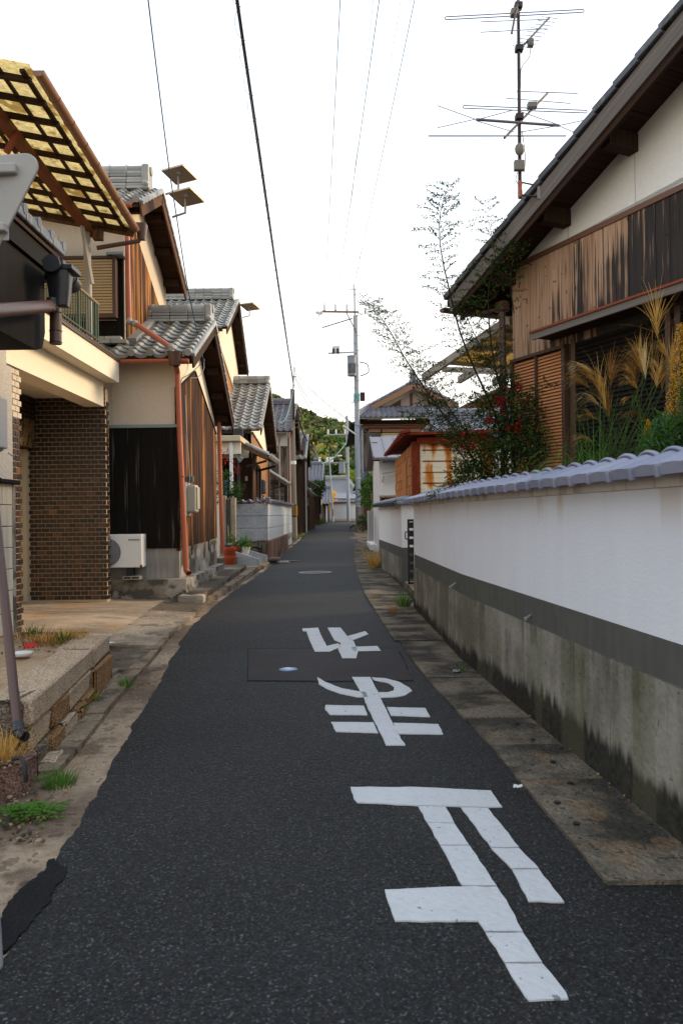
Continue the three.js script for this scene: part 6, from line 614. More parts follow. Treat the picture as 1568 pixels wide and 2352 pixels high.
  // the big two-storey house
  const g = thing('two_storey_house', 'big two-storey timber house with hipped gable tile roof on the right', 'house', V(1.3, 0.6, 46)), Z = 44; P(g, 'wall', box(1.31, 8, 0.5, 6.9, Z, Z + 0.2), M.cream); P(g, 'wall', box(1.31, 1.5, 0.5, 6.9, Z + 0.21, 58), M.brownWood);
  planks(g, V(1.31, 0, Z), V(2.32, 0, Z), 0.2, () => 4.0, () => 6.15, new THREE.Vector3(0, 0, 1), [M.greyWood], { th: 0.04 }); planks(g, V(1.31, 0, Z), V(6.5, 0, Z), 0.5, () => 0.6, () => 3.0, new THREE.Vector3(0, 0, 1), [M.darkWood, M.brownWood], { th: 0.05 });
  for (let k = 0; k < 3; k++) { const x = 2.4 + k * 0.95, w = P(g, 'window', box(x, x + 0.93, 4.6, 6.15, Z - 0.06, Z), M.curtain); P(w, 'frame', M3([box(x, x + 0.06, 4.6, 6.2, Z - 0.12, Z - 0.06), box(x + 0.06, x + 0.93, 6.1, 6.2, Z - 0.12, Z - 0.06), box(x + 0.06, x + 0.93, 4.55, 4.62, Z - 0.12, Z - 0.06)]), M.beige); }
  P(g, 'beam', box(1.31, 8, 6.2, 6.45, Z - 0.15, Z), M.darkWood); P(g, 'lintel_board', box(1.6, 2.3, 6.24, 6.42, Z - 0.2, Z - 0.16), M.bronze); P(g, 'lintel_board', box(2.4, 5, 6.24, 6.42, Z - 0.2, Z - 0.16), M.bronze); P(g, 'pent_sheet', slab([V(0.95, 6.5, 43.5), V(8, 6.5, 43.5), V(8, 6.64, 44), V(1.2, 6.64, 44)], new THREE.Vector3(0, 0.04, 0)), M.rustRed); P(g, 'beam', box(1.2, 8, 6.7, 6.95, Z - 0.1, Z), M.darkWood);
  const gr = P(g, 'roof', slab([V(0.86, 7.04, 43.2), V(8.4, 7.04, 43.2), V(7.0, 8.12, 46.9), V(1.85, 8.12, 46.9)], new THREE.Vector3(0, -0.1, 0)), M.darkWood); roofTiles(gr, V(0.86, 7.06, 43.2), V(8.4, 7.06, 43.2), V(0, 1.08, 3.7), M.tileB, { w: 0.3, l: 0.3, clip: (a, b) => a > b * 0.13 && a < 1 - b * 0.17 }); gutterPipe(g, V(0.9, 6.98, 43.1), V(8.3, 6.98, 43.1), 0.07, M.greyPipe);
  P(gr, 'side_slope', slab([V(0.86, 7.04, 43.2), V(0.86, 7.04, 59), V(1.85, 8.12, 58), V(1.85, 8.12, 46.9)], new THREE.Vector3(0.01, -0.1, 0)), M.darkWood); ridge(gr, V(1.85, 8.14, 46.9), V(0.95, 7.15, 43.4), M.tileB, { layers: 2, w: 0.3, end: false, bulk: true });
  P(g, 'gable', slab([V(2.0, 8.1, 46.95), V(6.9, 8.1, 46.95), V(4.45, 9.3, 46.95)], new THREE.Vector3(0, 0, -0.2)), M.cream); planks(g, V(3.0, 0, 46.9), V(5.9, 0, 46.9), 0.18, () => 8.15, t => 8.15 + 0.85 * (1 - Math.abs(t - 0.5) * 2), new THREE.Vector3(0, 0, 1), [M.pink, M.brownWood], { th: 0.04 });
  for (const s of [-1, 1]) { P(gr, 'upper_slope', slab([V(4.45, 9.55, 46.3), V(4.45 + s * 2.75, 8.1, 46.3), V(4.45 + s * 2.75, 7.98, 46.3), V(4.45, 9.42, 46.3)], V(0, 0, 12)), M.tileB[0]); P(gr, 'bargeboard', beam(V(4.45, 9.3, 46.25), V(4.45 + s * 2.7, 7.9, 46.25), 0.06, 0.3), M.bronze); for (let k = 0; k < 11; k++) piece(gr, 'verge_tile', tileCache.vt ??= metricUV(new RoundedBoxGeometry(0.27, 0.14, 0.3, 1, 0.04)), pick(M.tileB), V(4.45 + s * (k + 0.5) * 0.25, 9.6 - (k + 0.5) * 0.132, 46.35), new THREE.Quaternion().setFromAxisAngle(new THREE.Vector3(0, 0, 1), -s * 0.48)); }
  P(gr, 'ridge_end', M3([rbox(4.25, 4.65, 9.5, 9.95, 46.2, 46.5, 0.08), new THREE.SphereGeometry(0.2, 10, 8).toNonIndexed().translate(4.45, 10.0, -46.35)]), M.tileB[1]);
  P(gr, 'side_eave', slab([V(0.55, 6.7, 44), V(1.3, 7.0, 44), V(1.3, 7.0, 59), V(0.4, 6.7, 59)], new THREE.Vector3(0, 0.1, 0)), M.darkWood); for (let k = 0; k < 5; k++) { const w = P(g, 'window', box(1.26, 1.31, 4.3, 6.2, 44.6 + k * 2.6, 46.6 + k * 2.6), M.curtain); P(w, 'frame', M3([box(1.2, 1.3, 4.2, 4.3, 44.5 + k * 2.6, 46.7 + k * 2.6), box(1.2, 1.27, 4.3, 6.2, 45.5 + k * 2.6, 45.6 + k * 2.6)]), M.trim); } pent(g, 1.31, 0.95, 3.6, 3.3, 44.2, 58, M.tileK, 'side_pent'); const fp = P(g, 'front_pent', slab([V(1.1, 3.25, 42.9), V(6, 3.25, 42.9), V(6, 3.75, 44), V(1.3, 3.75, 44)], new THREE.Vector3(0, -0.06, 0)), M.darkWood); roofTiles(fp, V(1.1, 3.27, 42.9), V(6, 3.27, 42.9), V(0, 0.5, 1.1), M.tileK); ridge(fp, V(1.2, 3.3, 43), V(1.5, 3.95, 44.1), M.tileK, { layers: 1, end: false }); P(g, 'downpipe', pipe([V(0.95, 6.9, 43.3), V(1.24, 6.4, 43.8), V(1.24, 3.8, 43.9)], 0.06), M.galv); P(g, 'window', box(1.7, 2.6, 1.6, 2.8, Z - 0.1, Z - 0.06), M.beigeL); P(g, 'wall_panel', box(2.0, 3.0, 1.5, 3.1, Z - 0.07, Z - 0.055), M.cream);
  P(g, 'side_boards', box(1.28, 1.31, 0.6, 4.2, 44.1, 58), M.trim);
  // utility poles
  const pole = (label, x, d, y1, r0, r1, m, base = gy(d) - 0.1) => { const t = thing('utility_pole', label, 'utility pole', V(x, base, d)); P(t, 'shaft', rod(V(x, base, d), V(x - 0.004 * (y1), y1, d), r0, r1, 18), m); return t; };
  const stripe = (t, x, d, y0, y1, r) => { P(t, 'sleeve', rod(V(x, y0, d), V(x, y1, d), r + 0.006, r + 0.006, 18), M.black); for (let k = 0; k < 7; k++) { const a = Math.PI * (k / 6) , c = V(x + (r + 0.008) * Math.cos(a) , 0, d - (r + 0.008) * Math.sin(a)); P(t, 'stripe', rod(new THREE.Vector3(c.x, y0 + 0.06, c.z), new THREE.Vector3(c.x, y1 - 0.06, c.z), 0.014, 0.014, 5), M.yellow); } };
  const L1 = pole('old brown-grey concrete pole on the left with a black and yellow sleeve', -2.06, 33.3, 7.05, 0.13, 0.08, M.concPole); stripe(L1, -2.065, 33.3, 1.45, 2.0, 0.125); P(L1, 'band', rod(V(-2.07, 3.75, 33.3), V(-2.07, 3.9, 33.3), 0.122, 0.122, 14), M.whiteTin); P(L1, 'top_bracket', M3([rod(V(-2.06, 6.9, 33.2), V(-1.97, 7.85, 33.2), 0.022), rbox(-2.05, -1.9, 7.55, 7.6, 33.15, 33.25, 0.01)]), M.steel); P(L1, 'insulator', rod(V(-1.97, 7.8, 33.2), V(-1.97, 7.98, 33.2), 0.05), M.porcelain); P(L1, 'closure', rbox(-1.93, -1.76, 5.6, 5.95, 33.0, 33.2, 0.05), M.cable); for (let k = 0; k < 5; k++) P(L1, 'step_bolt', rod(V(-2.06, 6.95 - k * 0.35, 33.2), V(-2.06 + (k % 2 ? -0.22 : 0.22), 6.95 - k * 0.35, 33.2), 0.012), M.steel); P(L1, 'vine', rod(V(-2.03, 5.7, 33.18), V(-2.0, 7.0, 33.18), 0.05, 0.02), M.darkWood);
  const L2 = pole('shorter weathered pole farther up the lane on the left', -2.02, 61.5, 7.1, 0.15, 0.11, M.concPole); stripe(L2, -2.03, 61.5, 2.1, 2.55, 0.145); P(L2, 'cross_arm', box(-2.2, -1.6, 6.0, 6.08, 61.3, 61.36), M.steel); 
  const R1 = pole('tall pale blue-grey steel utility pole on the right with transformer', 0.97, 43, 12.75, 0.17, 0.125, M.galv); P(R1, 'base_collar', rod(V(0.97, 0.5, 43), V(0.97, 1.95, 43), 0.178, 0.176, 18), M.concPole); P(R1, 'top_pipe', rod(V(0.88, 12.0, 42.85), V(0.88, 14.25, 42.85), 0.045, 0.04), M.galv); P(R1, 'top_insulator', M3([rod(V(0.85, 14.2, 42.85), V(0.85, 14.45, 42.85), 0.06), rod(V(0.6, 14.2, 42.85), V(1.0, 14.2, 42.85), 0.025)]), M.porcelain);
  P(R1, 'cross_arm', beam(V(-0.95, 12.95, 42.8), V(1.1, 12.9, 42.8), 0.08, 0.09), M.bronze); for (const x of [-0.82, -0.2, 0.45]) P(R1, 'insulator', M3([rod(V(x, 13.0, 42.8), V(x, 13.3, 42.8), 0.075), rod(V(x, 13.3, 42.8), V(x, 13.4, 42.8), 0.045)]), M.porcelain); P(R1, 'strain_insulator', M3([rod(V(-1.3, 12.9, 42.7), V(-0.95, 12.85, 42.8), 0.08), rod(V(-1.15, 12.7, 42.7), V(-1.0, 12.95, 42.7), 0.05)]), M.porcelain); P(R1, 'arm_brace', M3([beam(V(0.4, 12.9, 42.8), V(0.97, 11.75, 42.85), 0.04, 0.05)]), M.bronze); P(R1, 'stay_rod', rod(V(-0.95, 12.05, 42.8), V(0.75, 12.55, 42.8), 0.03), M.cable);
  P(R1, 'lower_arm', beam(V(-0.65, 10.6, 42.8), V(0.95, 10.65, 42.8), 0.07, 0.08), M.steel); for (const x of [-0.33, -0.2, -0.05]) P(R1, 'insulator', rod(V(x, 10.65, 42.75 - x * 0.3), V(x, 11.0, 42.75 - x * 0.3), 0.075), M.porcelain); P(R1, 'cutout', M3([-0.35, -0.1].map(x => rod(V(x, 10.55, 42.7), V(x, 10.85, 42.7), 0.06))), M.black);
  P(R1, 'transformer', M3([rod(V(0.68, 9.3, 42.75), V(0.68, 10.35, 42.75), 0.25, 0.25, 20), rod(V(0.68, 10.35, 42.75), V(0.68, 10.42, 42.75), 0.27, 0.27, 20)]), M.transformer); P(R1, 'cooling_fins', M3([...Array(7)].map((_, k) => rbox(0.44 + k * 0.07, 0.46 + k * 0.07, 9.45, 10.0, 42.42, 42.62, 0.004))), M.transformer); P(R1, 'cable_loop', tube([V(1.1, 10.1, 42.8), V(1.55, 9.95, 42.8), V(1.6, 9.5, 42.8), V(1.15, 9.3, 42.8)], 0.03, 6), M.cable);
  for (let k = 0; k < 16; k++) P(R1, 'step_bolt', rod(V(0.94, 11.6 - k * 0.42, 42.85), V(0.94 + (k % 2 ? -0.32 : 0.32), 11.6 - k * 0.42, 42.85), 0.015), M.steel); P(R1, 'cable_clamp', M3([rod(V(0.93, 7.9, 43), V(0.93, 8.35, 43), 0.17, 0.165, 14)]), M.cableGreen); P(R1, 'splice_box', rbox(1.12, 1.4, 7.9, 8.4, 42.8, 42.95, 0.05), M.cable); P(R1, 'number_band', rod(V(0.96, 3.55, 43), V(0.96, 3.6, 43), 0.175, 0.175, 18), M.whiteTin);
  const R2 = pole('distant pale pole with small transformer beyond the two-storey house', 0.62, 68, 10.3, 0.16, 0.12, M.galv); P(R2, 'transformer', rod(V(0.1, 5.2, 67.8), V(0.1, 6.2, 67.8), 0.28, 0.28, 14), M.transformer); P(R2, 'cross_arm', M3([box(-2, 0.7, 6.1, 6.2, 67.8, 67.9), box(-1.2, 0.9, 8.6, 8.7, 67.8, 67.9)]), M.steel); for (const x of [-1.9, -1.2, -0.9, -0.8]) P(R2, 'insulator', rod(V(x, 6.2, 67.8), V(x, 6.65, 67.8), 0.11), M.porcelain); for (const x of [-1.1, -0.4, 0.4]) P(R2, 'insulator', rod(V(x, 8.7, 67.8), V(x, 9.1, 67.8), 0.07), M.porcelain);
  const lp = thing('street_lamp', 'thin pale lamp pole near the end of the lane', 'lamp', V(-0.75, 0.9, 66)); P(lp, 'pole', rod(V(-0.72, 0.8, 64.5), V(-0.95, 6.1, 64.5), 0.085, 0.055, 12), M.galv); P(lp, 'arm', rod(V(-0.94, 6.1, 64.5), V(-0.2, 6.5, 64.4), 0.03), M.galv); P(lp, 'shade', rbox(-0.3, 0.1, 6.42, 6.55, 64.3, 64.5, 0.04), M.white); P(lp, 'banner', box(-1.1, -0.98, 1.9, 2.6, 64.4, 64.42), M.yellow); P(lp, 'sleeve', rod(V(-0.73, 1.4, 64.5), V(-0.75, 2.0, 64.5), 0.09), M.bronze);
  // lamp arm on the big house corner
  P(R1, 'lamp_arm', M3([rod(V(0.9, 6.0, 42.9), V(0.15, 6.5, 42.7), 0.04, 0.06)]), M.whiteTin);
  // overhead wires
  const cab = (label, pts, r, m = M.cable, group) => { const t = thing('overhead_cable', label, 'cable', pts[0], group); P(t, 'wire', tube(pts, r, 5, pts.length * 8), m); return t; };
  const sag = (A, B, s, n = 9) => [...Array(n)].map((_, i) => { const t = i / (n - 1), p = A.clone().lerp(B, t); p.y -= s * 4 * t * (1 - t); return p; });
  { const A = V(-0.72, 7.6, -2), B = V(-2.02, 7.15, 33.2), pts = sag(A, B, 0.18, 14), t = cab('thick black cable bundle with a spiral hanger running overhead to the old pole', pts, 0.012), cv = new THREE.CatmullRomCurve3(pts), hx = []; for (let i = 0; i < 900; i++) { const u = i / 899, p = cv.getPoint(u), a = i * 0.42; hx.push(new THREE.Vector3(p.x + 0.05 * Math.cos(a), p.y - 0.05 + 0.065 * Math.sin(a), p.z)); } P(t, 'hanger_spiral', new THREE.TubeGeometry(new THREE.CatmullRomCurve3(hx), 2400, 0.0035, 3).toNonIndexed(), M.cable); const s2 = pts.map(p => p.clone().add(new THREE.Vector3(0.01, 0.03, 0))); P(t, 'messenger_wire', tube(s2, 0.008, 5, 90), M.cable); P(t, 'second_wire', tube(pts.map((p, i) => p.clone().add(new THREE.Vector3(0.03, -0.06 - 0.03 * Math.sin(i * 2), 0))), 0.012, 5, 90), M.cable); }
  cab('dark service wire dropping from the sky to the charred house gable', [at(330, -90, 8.3), at(340, 0, 8.8), at(362, 180, 9.8), at(388, 385, 10.9), at(405, 495, 11.5), at(430, 655, 12.3), at(456, 775, 12.9), at(467, 828, 13.1)], 0.009, M.cableBlue);
  { const t = thing('cable_loops', 'loose black cable loops under the verge of the charred house', 'cable', at(467, 828, 13.1)); P(t, 'clamp', rbox(...(() => { const c = at(466, 828, 13.1); return [c.x - 0.04, c.x + 0.03, c.y - 0.03, c.y + 0.03, 13.05, 13.12]; })(), 0.01), M.cable); P(t, 'loop', tube([at(466, 830, 13.1), at(452, 845, 12.9), at(434, 860, 12.6), at(418, 870, 12.2), at(412, 890, 12.0)], 0.007, 5), M.cable); P(t, 'loop', tube([at(468, 830, 13.1), at(468, 848, 12.9), at(455, 866, 12.7), at(438, 868, 12.5)], 0.006, 5), M.greyPipe); P(t, 'loop', tube([at(392, 812, 11.7), at(386, 825, 11.7), at(392, 842, 11.8)], 0.005, 5), M.cable); }
  for (const [a, b, lb] of [[V(0.72, 13.35, 0), V(-0.82, 13.4, 42.8), 'leftmost of the thin power lines running up to the cross arm of the tall pole'], [V(1.75, 13.3, 0), V(-0.2, 13.4, 42.8), 'second thin power line from the left, to the middle insulator of the cross arm'], [V(2.75, 14.4, 0), V(0.85, 14.4, 42.8), 'rightmost thin line, running to the very top of the tall pole'], [V(1.35, 13.1, 0), V(-0.25, 11.0, 42.8), 'faint wire running to the lower arm of the tall pole'], [V(1.9, 13.0, 0), V(0.3, 11.0, 42.8), 'faint wire running to the shaft of the tall pole above its transformer']]) cab(lb, sag(a, b, 0.35, 10), a.x === 1.35 || a.x === 1.9 ? 0.0045 : 0.01, M.cable, 'power lines running overhead from the tall pole');
  for (const [a, b, s, m, lb] of [[V(-1.95, 7.6, 33.2), V(0.9, 8.2, 42.8), 1.5, M.cable, 'upper of two slack wires sagging between the two tall poles'], [V(-1.95, 7.5, 33.2), V(0.9, 8.15, 42.8), 1.9, M.cable, 'lower of two slack wires sagging between the two tall poles'], [V(-1.95, 7.7, 33.2), at(1060, 1070, 24), 0.7, M.cableBlue, 'bluish wire running from the old pole past the tall pole towards the shrub'], [V(0.9, 8.3, 42.8), V(-3.2, 5.2, 34), 0.4, M.cable, 'straight thin wire from the tall pole down to the purple-tiled house']]) cab(lb, sag(a, b, s, 11), 0.012, m, 'slack wires crossing the lane');
  cab('heavy black cable sloping from the old pole to the shorter pole', [V(-1.9, 6.1, 33.2), V(-1.85, 5.6, 38), V(-1.9, 5.9, 48), V(-2, 6.3, 61.3)], 0.035); cab('pale green wire from the distant pole to the lamp pole', sag(V(0.6, 8.1, 67.8), V(-1.9, 5.6, 61.4), 0.5), 0.03, M.cableGreen); cab('dark wires drooping from the shorter pole to the lamp pole', sag(V(-1.95, 6.0, 61.4), V(-0.9, 4.4, 64.4), 0.6), 0.03); cab('pale green wire looping from the old pole to the amber gable', sag(V(-2.05, 6.9, 33.1), V(-2.4, 5.3, 26.5), 0.9), 0.012, M.cableGreen);
}
{ // wooded hill
  const crest = [[-90, 74], [-60, 71], [-38, 66], [-31, 62.5], [-23.5, 58.5], [-15.6, 54], [-9, 52], [-5, 51.2], [2, 50], [12, 47], [30, 42], [60, 36], [110, 30]], cr = x => { for (let i = 0; i + 1 < crest.length; i++) if (x <= crest[i + 1][0]) { const t = (x - crest[i][0]) / (crest[i + 1][0] - crest[i][0]); return crest[i][1] + (crest[i + 1][1] - crest[i][1]) * Math.max(0, t); } return 30; }, hy = (x, d) => { const t = Math.min(1, Math.max(0, (d - 150) / 270)); return 1.5 + (cr(x * 420 / Math.max(d, 200)) - 4.5) * Math.pow(t, 0.85); };
  const g = new THREE.PlaneGeometry(200, 330, 50, 50); g.rotateX(-Math.PI / 2); g.translate(0, 0, -300); const p = g.attributes.position; for (let i = 0; i < p.count; i++) { const d = -p.getZ(i); p.setY(i, d > 420 ? hy(p.getX(i), 420) - (d - 420) * 0.5 : hy(p.getX(i), d) - 0.4); } g.computeVertexNormals(); struct('hills', metricUV(g), plain([0.03, 0.04, 0.015], 1));
  const pos = [], n = 26; for (let k = 0; k < n; k++) { const a = R() * 6.28, b = Math.acos(rr(-0.6, 1)), c = new THREE.Vector3(Math.sin(b) * Math.cos(a), Math.cos(b) * 0.8, Math.sin(b) * Math.sin(a)).multiplyScalar(rr(0.5, 1)), u = new THREE.Vector3(rr(-1, 1), rr(-1, 1), rr(-1, 1)).normalize().multiplyScalar(0.34), v = new THREE.Vector3(rr(-1, 1), rr(-1, 1), rr(-1, 1)).cross(u).normalize().multiplyScalar(0.24); for (const [s, t] of [[-1, -1], [1, -1], [0.6, 1], [-1, -1], [0.6, 1], [-0.6, 1]]) pos.push(...c.clone().addScaledVector(u, s).addScaledVector(v, t).toArray()); }
  const clump = raw(pos, pos.filter((_, i) => i % 3 !== 2)), im = [], cols = [[0.06, 0.1, 0.018], [0.09, 0.125, 0.02], [0.045, 0.08, 0.02], [0.13, 0.145, 0.022], [0.11, 0.1, 0.022], [0.2, 0.18, 0.025], [0.036, 0.064, 0.018]], c = new THREE.Color();
  const lf = new THREE.MeshStandardMaterial({ color: 0xffffff, roughness: 0.9, side: THREE.DoubleSide });
  for (let k = 0; k < 1500; k++) { const d = 170 + 262 * Math.pow(R(), 0.7), x = rr(-0.2, 0.12) * d, y = hy(x, d), h = rr(3, 6.5), w = rr(1.7, 3.2), col = cols[Math.floor(Math.pow(R(), 1.25) * 7)], m = 7; for (let q = 0; q < m; q++) { const a = R() * 6.28, t = R(); im.push([x + Math.cos(a) * w * 0.7 * (1 - t * 0.7), y + h * (0.35 + 0.55 * t), -d + Math.sin(a) * w * 0.7, w * rr(0.55, 0.8), col.map(z => z * rr(0.8, 1.25))]); } }
  const I = new THREE.InstancedMesh(clump, lf, im.length), q = new THREE.Quaternion(); im.forEach(([x, y, z, s, col], i) => { q.setFromEuler(new THREE.Euler(0, R() * 6.28, 0)); I.setMatrixAt(i, mtx.compose(new THREE.Vector3(x, y, z), q, new THREE.Vector3(s, s, s))); I.setColorAt(i, c.setRGB(...col)); }); I.name = 'hillside_wood'; I.userData = { label: 'mixed green and autumn wood covering the hill at the end of the lane', category: 'wood', kind: 'stuff' }; scene.add(I);
  globalThis.CLUMP = clump;
}
// ---------- plants ----------
const leafMat = (c, t = 0.25) => new THREE.MeshPhysicalMaterial({ color: new THREE.Color(...c), roughness: 0.96, specularIntensity: 0.3, side: THREE.DoubleSide, transmission: t, thickness: 0 });
const GL = { dark: leafMat([0.02, 0.045, 0.012]), mid: leafMat([0.055, 0.125, 0.018], 0.3), bright: leafMat([0.08, 0.19, 0.018], 0.35), yellow: leafMat([0.24, 0.2, 0.025], 0.35), brown: leafMat([0.27, 0.13, 0.03], 0.2), straw: leafMat([0.56, 0.33, 0.085], 0.3), red: leafMat([0.3, 0.03, 0.015], 0.3), blue: leafMat([0.075, 0.17, 0.07], 0.3), gold: leafMat([0.75, 0.4, 0.015], 0.3), ginkgo: leafMat([0.75, 0.5, 0.02], 0.3), lime: leafMat([0.25, 0.3, 0.03], 0.35), pale: leafMat([0.7, 0.52, 0.24], 0.3) };
const bark = plain([0.03, 0.022, 0.016], 0.9), stemG = plain([0.05, 0.075, 0.02], 0.7), berryM = plain([0.17, 0.004, 0.004], 0.85);
const rv = (s = 1) => new THREE.Vector3(rr(-s, s), rr(-s, s), rr(-s, s));
function leaf(a, p, dir, len, wid, up = UPV) { const d = dir.clone().normalize(), s = new THREE.Vector3().crossVectors(d, up); if (s.lengthSq() < 1e-3) s.set(1, 0, 0); s.normalize(); const n = new THREE.Vector3().crossVectors(s, d), m = p.clone().addScaledVector(d, len * 0.45), t = p.clone().addScaledVector(d, len).addScaledVector(n, -len * 0.12), l = m.clone().addScaledVector(s, wid / 2).addScaledVector(n, wid * 0.18), r = m.clone().addScaledVector(s, -wid / 2).addScaledVector(n, wid * 0.18); for (const q of [p, l, t, p, t, r]) a.push(q.x, q.y, q.z); }
const leafGeo = a => raw(a, a.filter((_, i) => i % 3 !== 2));
function blade(a, p, dir, len, wid, droop, n = 5) { let q = p.clone(), d = dir.clone().normalize(), prev = null; const s = new THREE.Vector3().crossVectors(d, UPV); if (s.lengthSq() < 1e-3) s.set(1, 0, 0); s.normalize().applyAxisAngle(UPV, rr(-0.6, 0.6)); for (let i = 0; i <= n; i++) { const w = wid * (1 - i / n) * 0.5 + 0.0006, l = q.clone().addScaledVector(s, w), r = q.clone().addScaledVector(s, -w); if (prev) for (const v of [prev[0], prev[1], r, prev[0], r, l]) a.push(v.x, v.y, v.z); prev = [l, r]; d.y -= droop / n * (0.4 + i / n); d.normalize(); q.addScaledVector(d, len / n); } }
function tuft(name, label, cat, px, py, up, n, len, spread, m, wid = 0.006, droop = 1.2, d) { const p = d ? at(px, py, d) : G(px, py, up), o = thing(name, label, cat, p.clone()), a = []; for (let i = 0; i < n; i++) { const t = R() * 6.28, r = Math.sqrt(R()) * spread; blade(a, p.clone().add(new THREE.Vector3(Math.cos(t) * r, -0.005, Math.sin(t) * r * 0.9)), new THREE.Vector3(Math.cos(t) * rr(0.1, 0.8), 1, Math.sin(t) * rr(0.1, 0.8)), len * rr(0.5, 1.1), wid, droop * rr(0.5, 1.3)); } P(o, 'blades', leafGeo(a), m, { kind: 'stuff' }); return o; }
function cloud(a, c, rad, n, len, wid, flat = 0.8) { for (let i = 0; i < n; i++) { const v = rv().normalize().multiplyScalar(rad * Math.pow(R(), 0.45)); v.y *= flat; leaf(a, c.clone().add(v), v.clone().normalize().add(rv(0.8)), len * rr(0.7, 1.25), wid * rr(0.8, 1.2)); } }
{ // arching berried shrub behind the white wall
  const o = thing('berry_shrub', 'tall arching shrub with small dark leaves and red berries behind the white wall', 'shrub', V(1.75, 1.2, 8.6)), L = { dark: [], mid: [], yellow: [], brown: [] }, stems = [], berries = [];
  const sph = new THREE.IcosahedronGeometry(1, 1).toNonIndexed(), berry = p => { for (let k = 0; k < 14; k++) { const g = sph.clone(), r = rr(0.007, 0.011); g.scale(r, r, r); g.translate(p.x + rr(-0.035, 0.035), p.y + rr(-0.03, 0.03), p.z + rr(-0.035, 0.035)); berries.push(g); } };
  const put = (p, d, l) => { const k = R(); leaf(k < 0.6 ? L.dark : k < 0.9 ? L.mid : k < 0.96 ? L.yellow : L.brown, p, d, l * rr(1.0, 1.75), l * 0.72); };
  const branch = (pts, d0, d1, r1, tw, l = 0.026, skip = 0) => { const r0 = r1 * 1.35; const P3 = pts.map(([x, y], i) => at(x, y, d0 + (d1 - d0) * i / (pts.length - 1))), cv = new THREE.CatmullRomCurve3(P3), Ln = cv.getLength(), n = Math.round(Ln / 0.03); const N = 16; for (let i = 0; i < N; i++) stems.push(rod(cv.getPoint(i / N), cv.getPoint((i + 1) / N), r0 * (1 - 0.85 * i / N), r0 * (1 - 0.85 * (i + 1) / N), 5));
    for (let i = 0; i < n; i++) { const t = (i + R()) / n; if (t < skip) continue; const p = cv.getPoint(t), tg = cv.getTangent(t), side = new THREE.Vector3(i % 2 ? 1 : -1, rr(-0.1, 0.5), rr(-0.9, 0.9)).addScaledVector(tg, 0.35).normalize(), len = tw * (0.28 + 0.9 * Math.sin(Math.PI * Math.min(1, 0.18 + (1 - t) * 0.8))) * rr(0.45, 1.15), m = Math.max(2, Math.round(len / 0.02)); let q = p.clone(), d = side.clone(); const q0 = q.clone(); for (let k = 0; k < m; k++) { q.addScaledVector(d, len / m); d.y -= 0.035; d.add(rv(0.1)).normalize(); if (R() < 0.86) put(q, d.clone().add(rv(0.9)).add(new THREE.Vector3(0, 0.3, 0)), l); for (let j = 0; j < 2; j++) if (R() < 0.6) put(q.clone().add(rv(0.012)), d.clone().add(rv(1.2)), l * 0.9); } stems.push(rod(q0, q, 0.0022, 0.001, 3)); if (R() < 0.3) put(p, rv(), l); } };
  branch([[1165, 1100], [1148, 990], [1125, 925], [1090, 850], [1055, 760], [1030, 660], [1010, 560], [1012, 480], [1032, 420]], 8.6, 8.9, 0.014, 0.26, 0.026, 0.12);
  branch([[1110, 1100], [1060, 1010], [1005, 935], [960, 870], [925, 815], [898, 765], [872, 725], [848, 695]], 8.6, 9.6, 0.012, 0.24, 0.026, 0.1); branch([[872, 725], [858, 700], [830, 676]], 9.6, 9.8, 0.004, 0.12, 0.022);
  branch([[1185, 1100], [1165, 960], [1140, 860], [1124, 760], [1122, 660], [1140, 600], [1168, 560]], 8.5, 8.3, 0.012, 0.22, 0.026, 0.1); branch([[1140, 620], [1132, 555], [1122, 510], [1112, 466]], 8.35, 8.4, 0.005, 0.2, 0.022);
  branch([[1120, 1090], [1075, 1000], [1040, 950], [1010, 905], [985, 855], [960, 800]], 8.7, 9.2, 0.01, 0.26, 0.027, 0.1); branch([[1090, 1090], [1040, 1020], [990, 975], [940, 945]], 8.6, 9.2, 0.008, 0.22, 0.028); branch([[1180, 1080], [1150, 880], [1105, 800], [1075, 735], [1062, 690]], 8.6, 8.8, 0.008, 0.2, 0.026, 0.2); branch([[1190, 1000], [1200, 940], [1225, 905], [1262, 882]], 8.3, 8.1, 0.006, 0.16, 0.026); branch([[1180, 720], [1172, 650], [1180, 590], [1196, 560]], 8.3, 8.2, 0.005, 0.18, 0.026);
  for (const [x, y, r, d, n] of [[1150, 1000, 0.27, 8.6, 520], [1200, 955, 0.24, 8.45, 420], [1095, 1055, 0.28, 8.6, 520], [1060, 1005, 0.18, 8.7, 160], [1190, 1050, 0.28, 8.4, 520], [1110, 935, 0.2, 8.7, 260], [1225, 1015, 0.2, 8.3, 260], [1165, 890, 0.17, 8.6, 200], [1020, 950, 0.2, 8.9, 40], [985, 905, 0.18, 9.1, 50], [1130, 1085, 0.26, 8.5, 360], [1060, 1090, 0.18, 8.5, 200]]) { const c = at(x, y, d), N = n * 2.5; for (let i = 0; i < N; i++) { const v = rv().normalize().multiplyScalar(r * 1.05 * Math.pow(R(), 0.5)); put(c.clone().add(v), v.normalize().add(rv(0.9)), 0.031); } for (let i = 0; i < 14; i++) stems.push(rod(c.clone().add(rv(r * 0.4)), c.clone().add(rv(r)), 0.004, 0.0015, 3)); }
  for (let i = 0; i < 24; i++) { const [x, y] = pick([[1180, 900], [1195, 940], [1130, 955], [1100, 980], [1160, 985], [1185, 985], [1205, 985], [1060, 1010], [1120, 1010], [1075, 1030], [1150, 930]]); berry(at(x + rr(-16, 16), y + rr(-18, 18), rr(8.2, 8.6))); }
  branch([[1080, 1090], [1050, 1105], [1020, 1125], [1003, 1142]], 8.3, 7.9, 0.005, 0.14, 0.026);
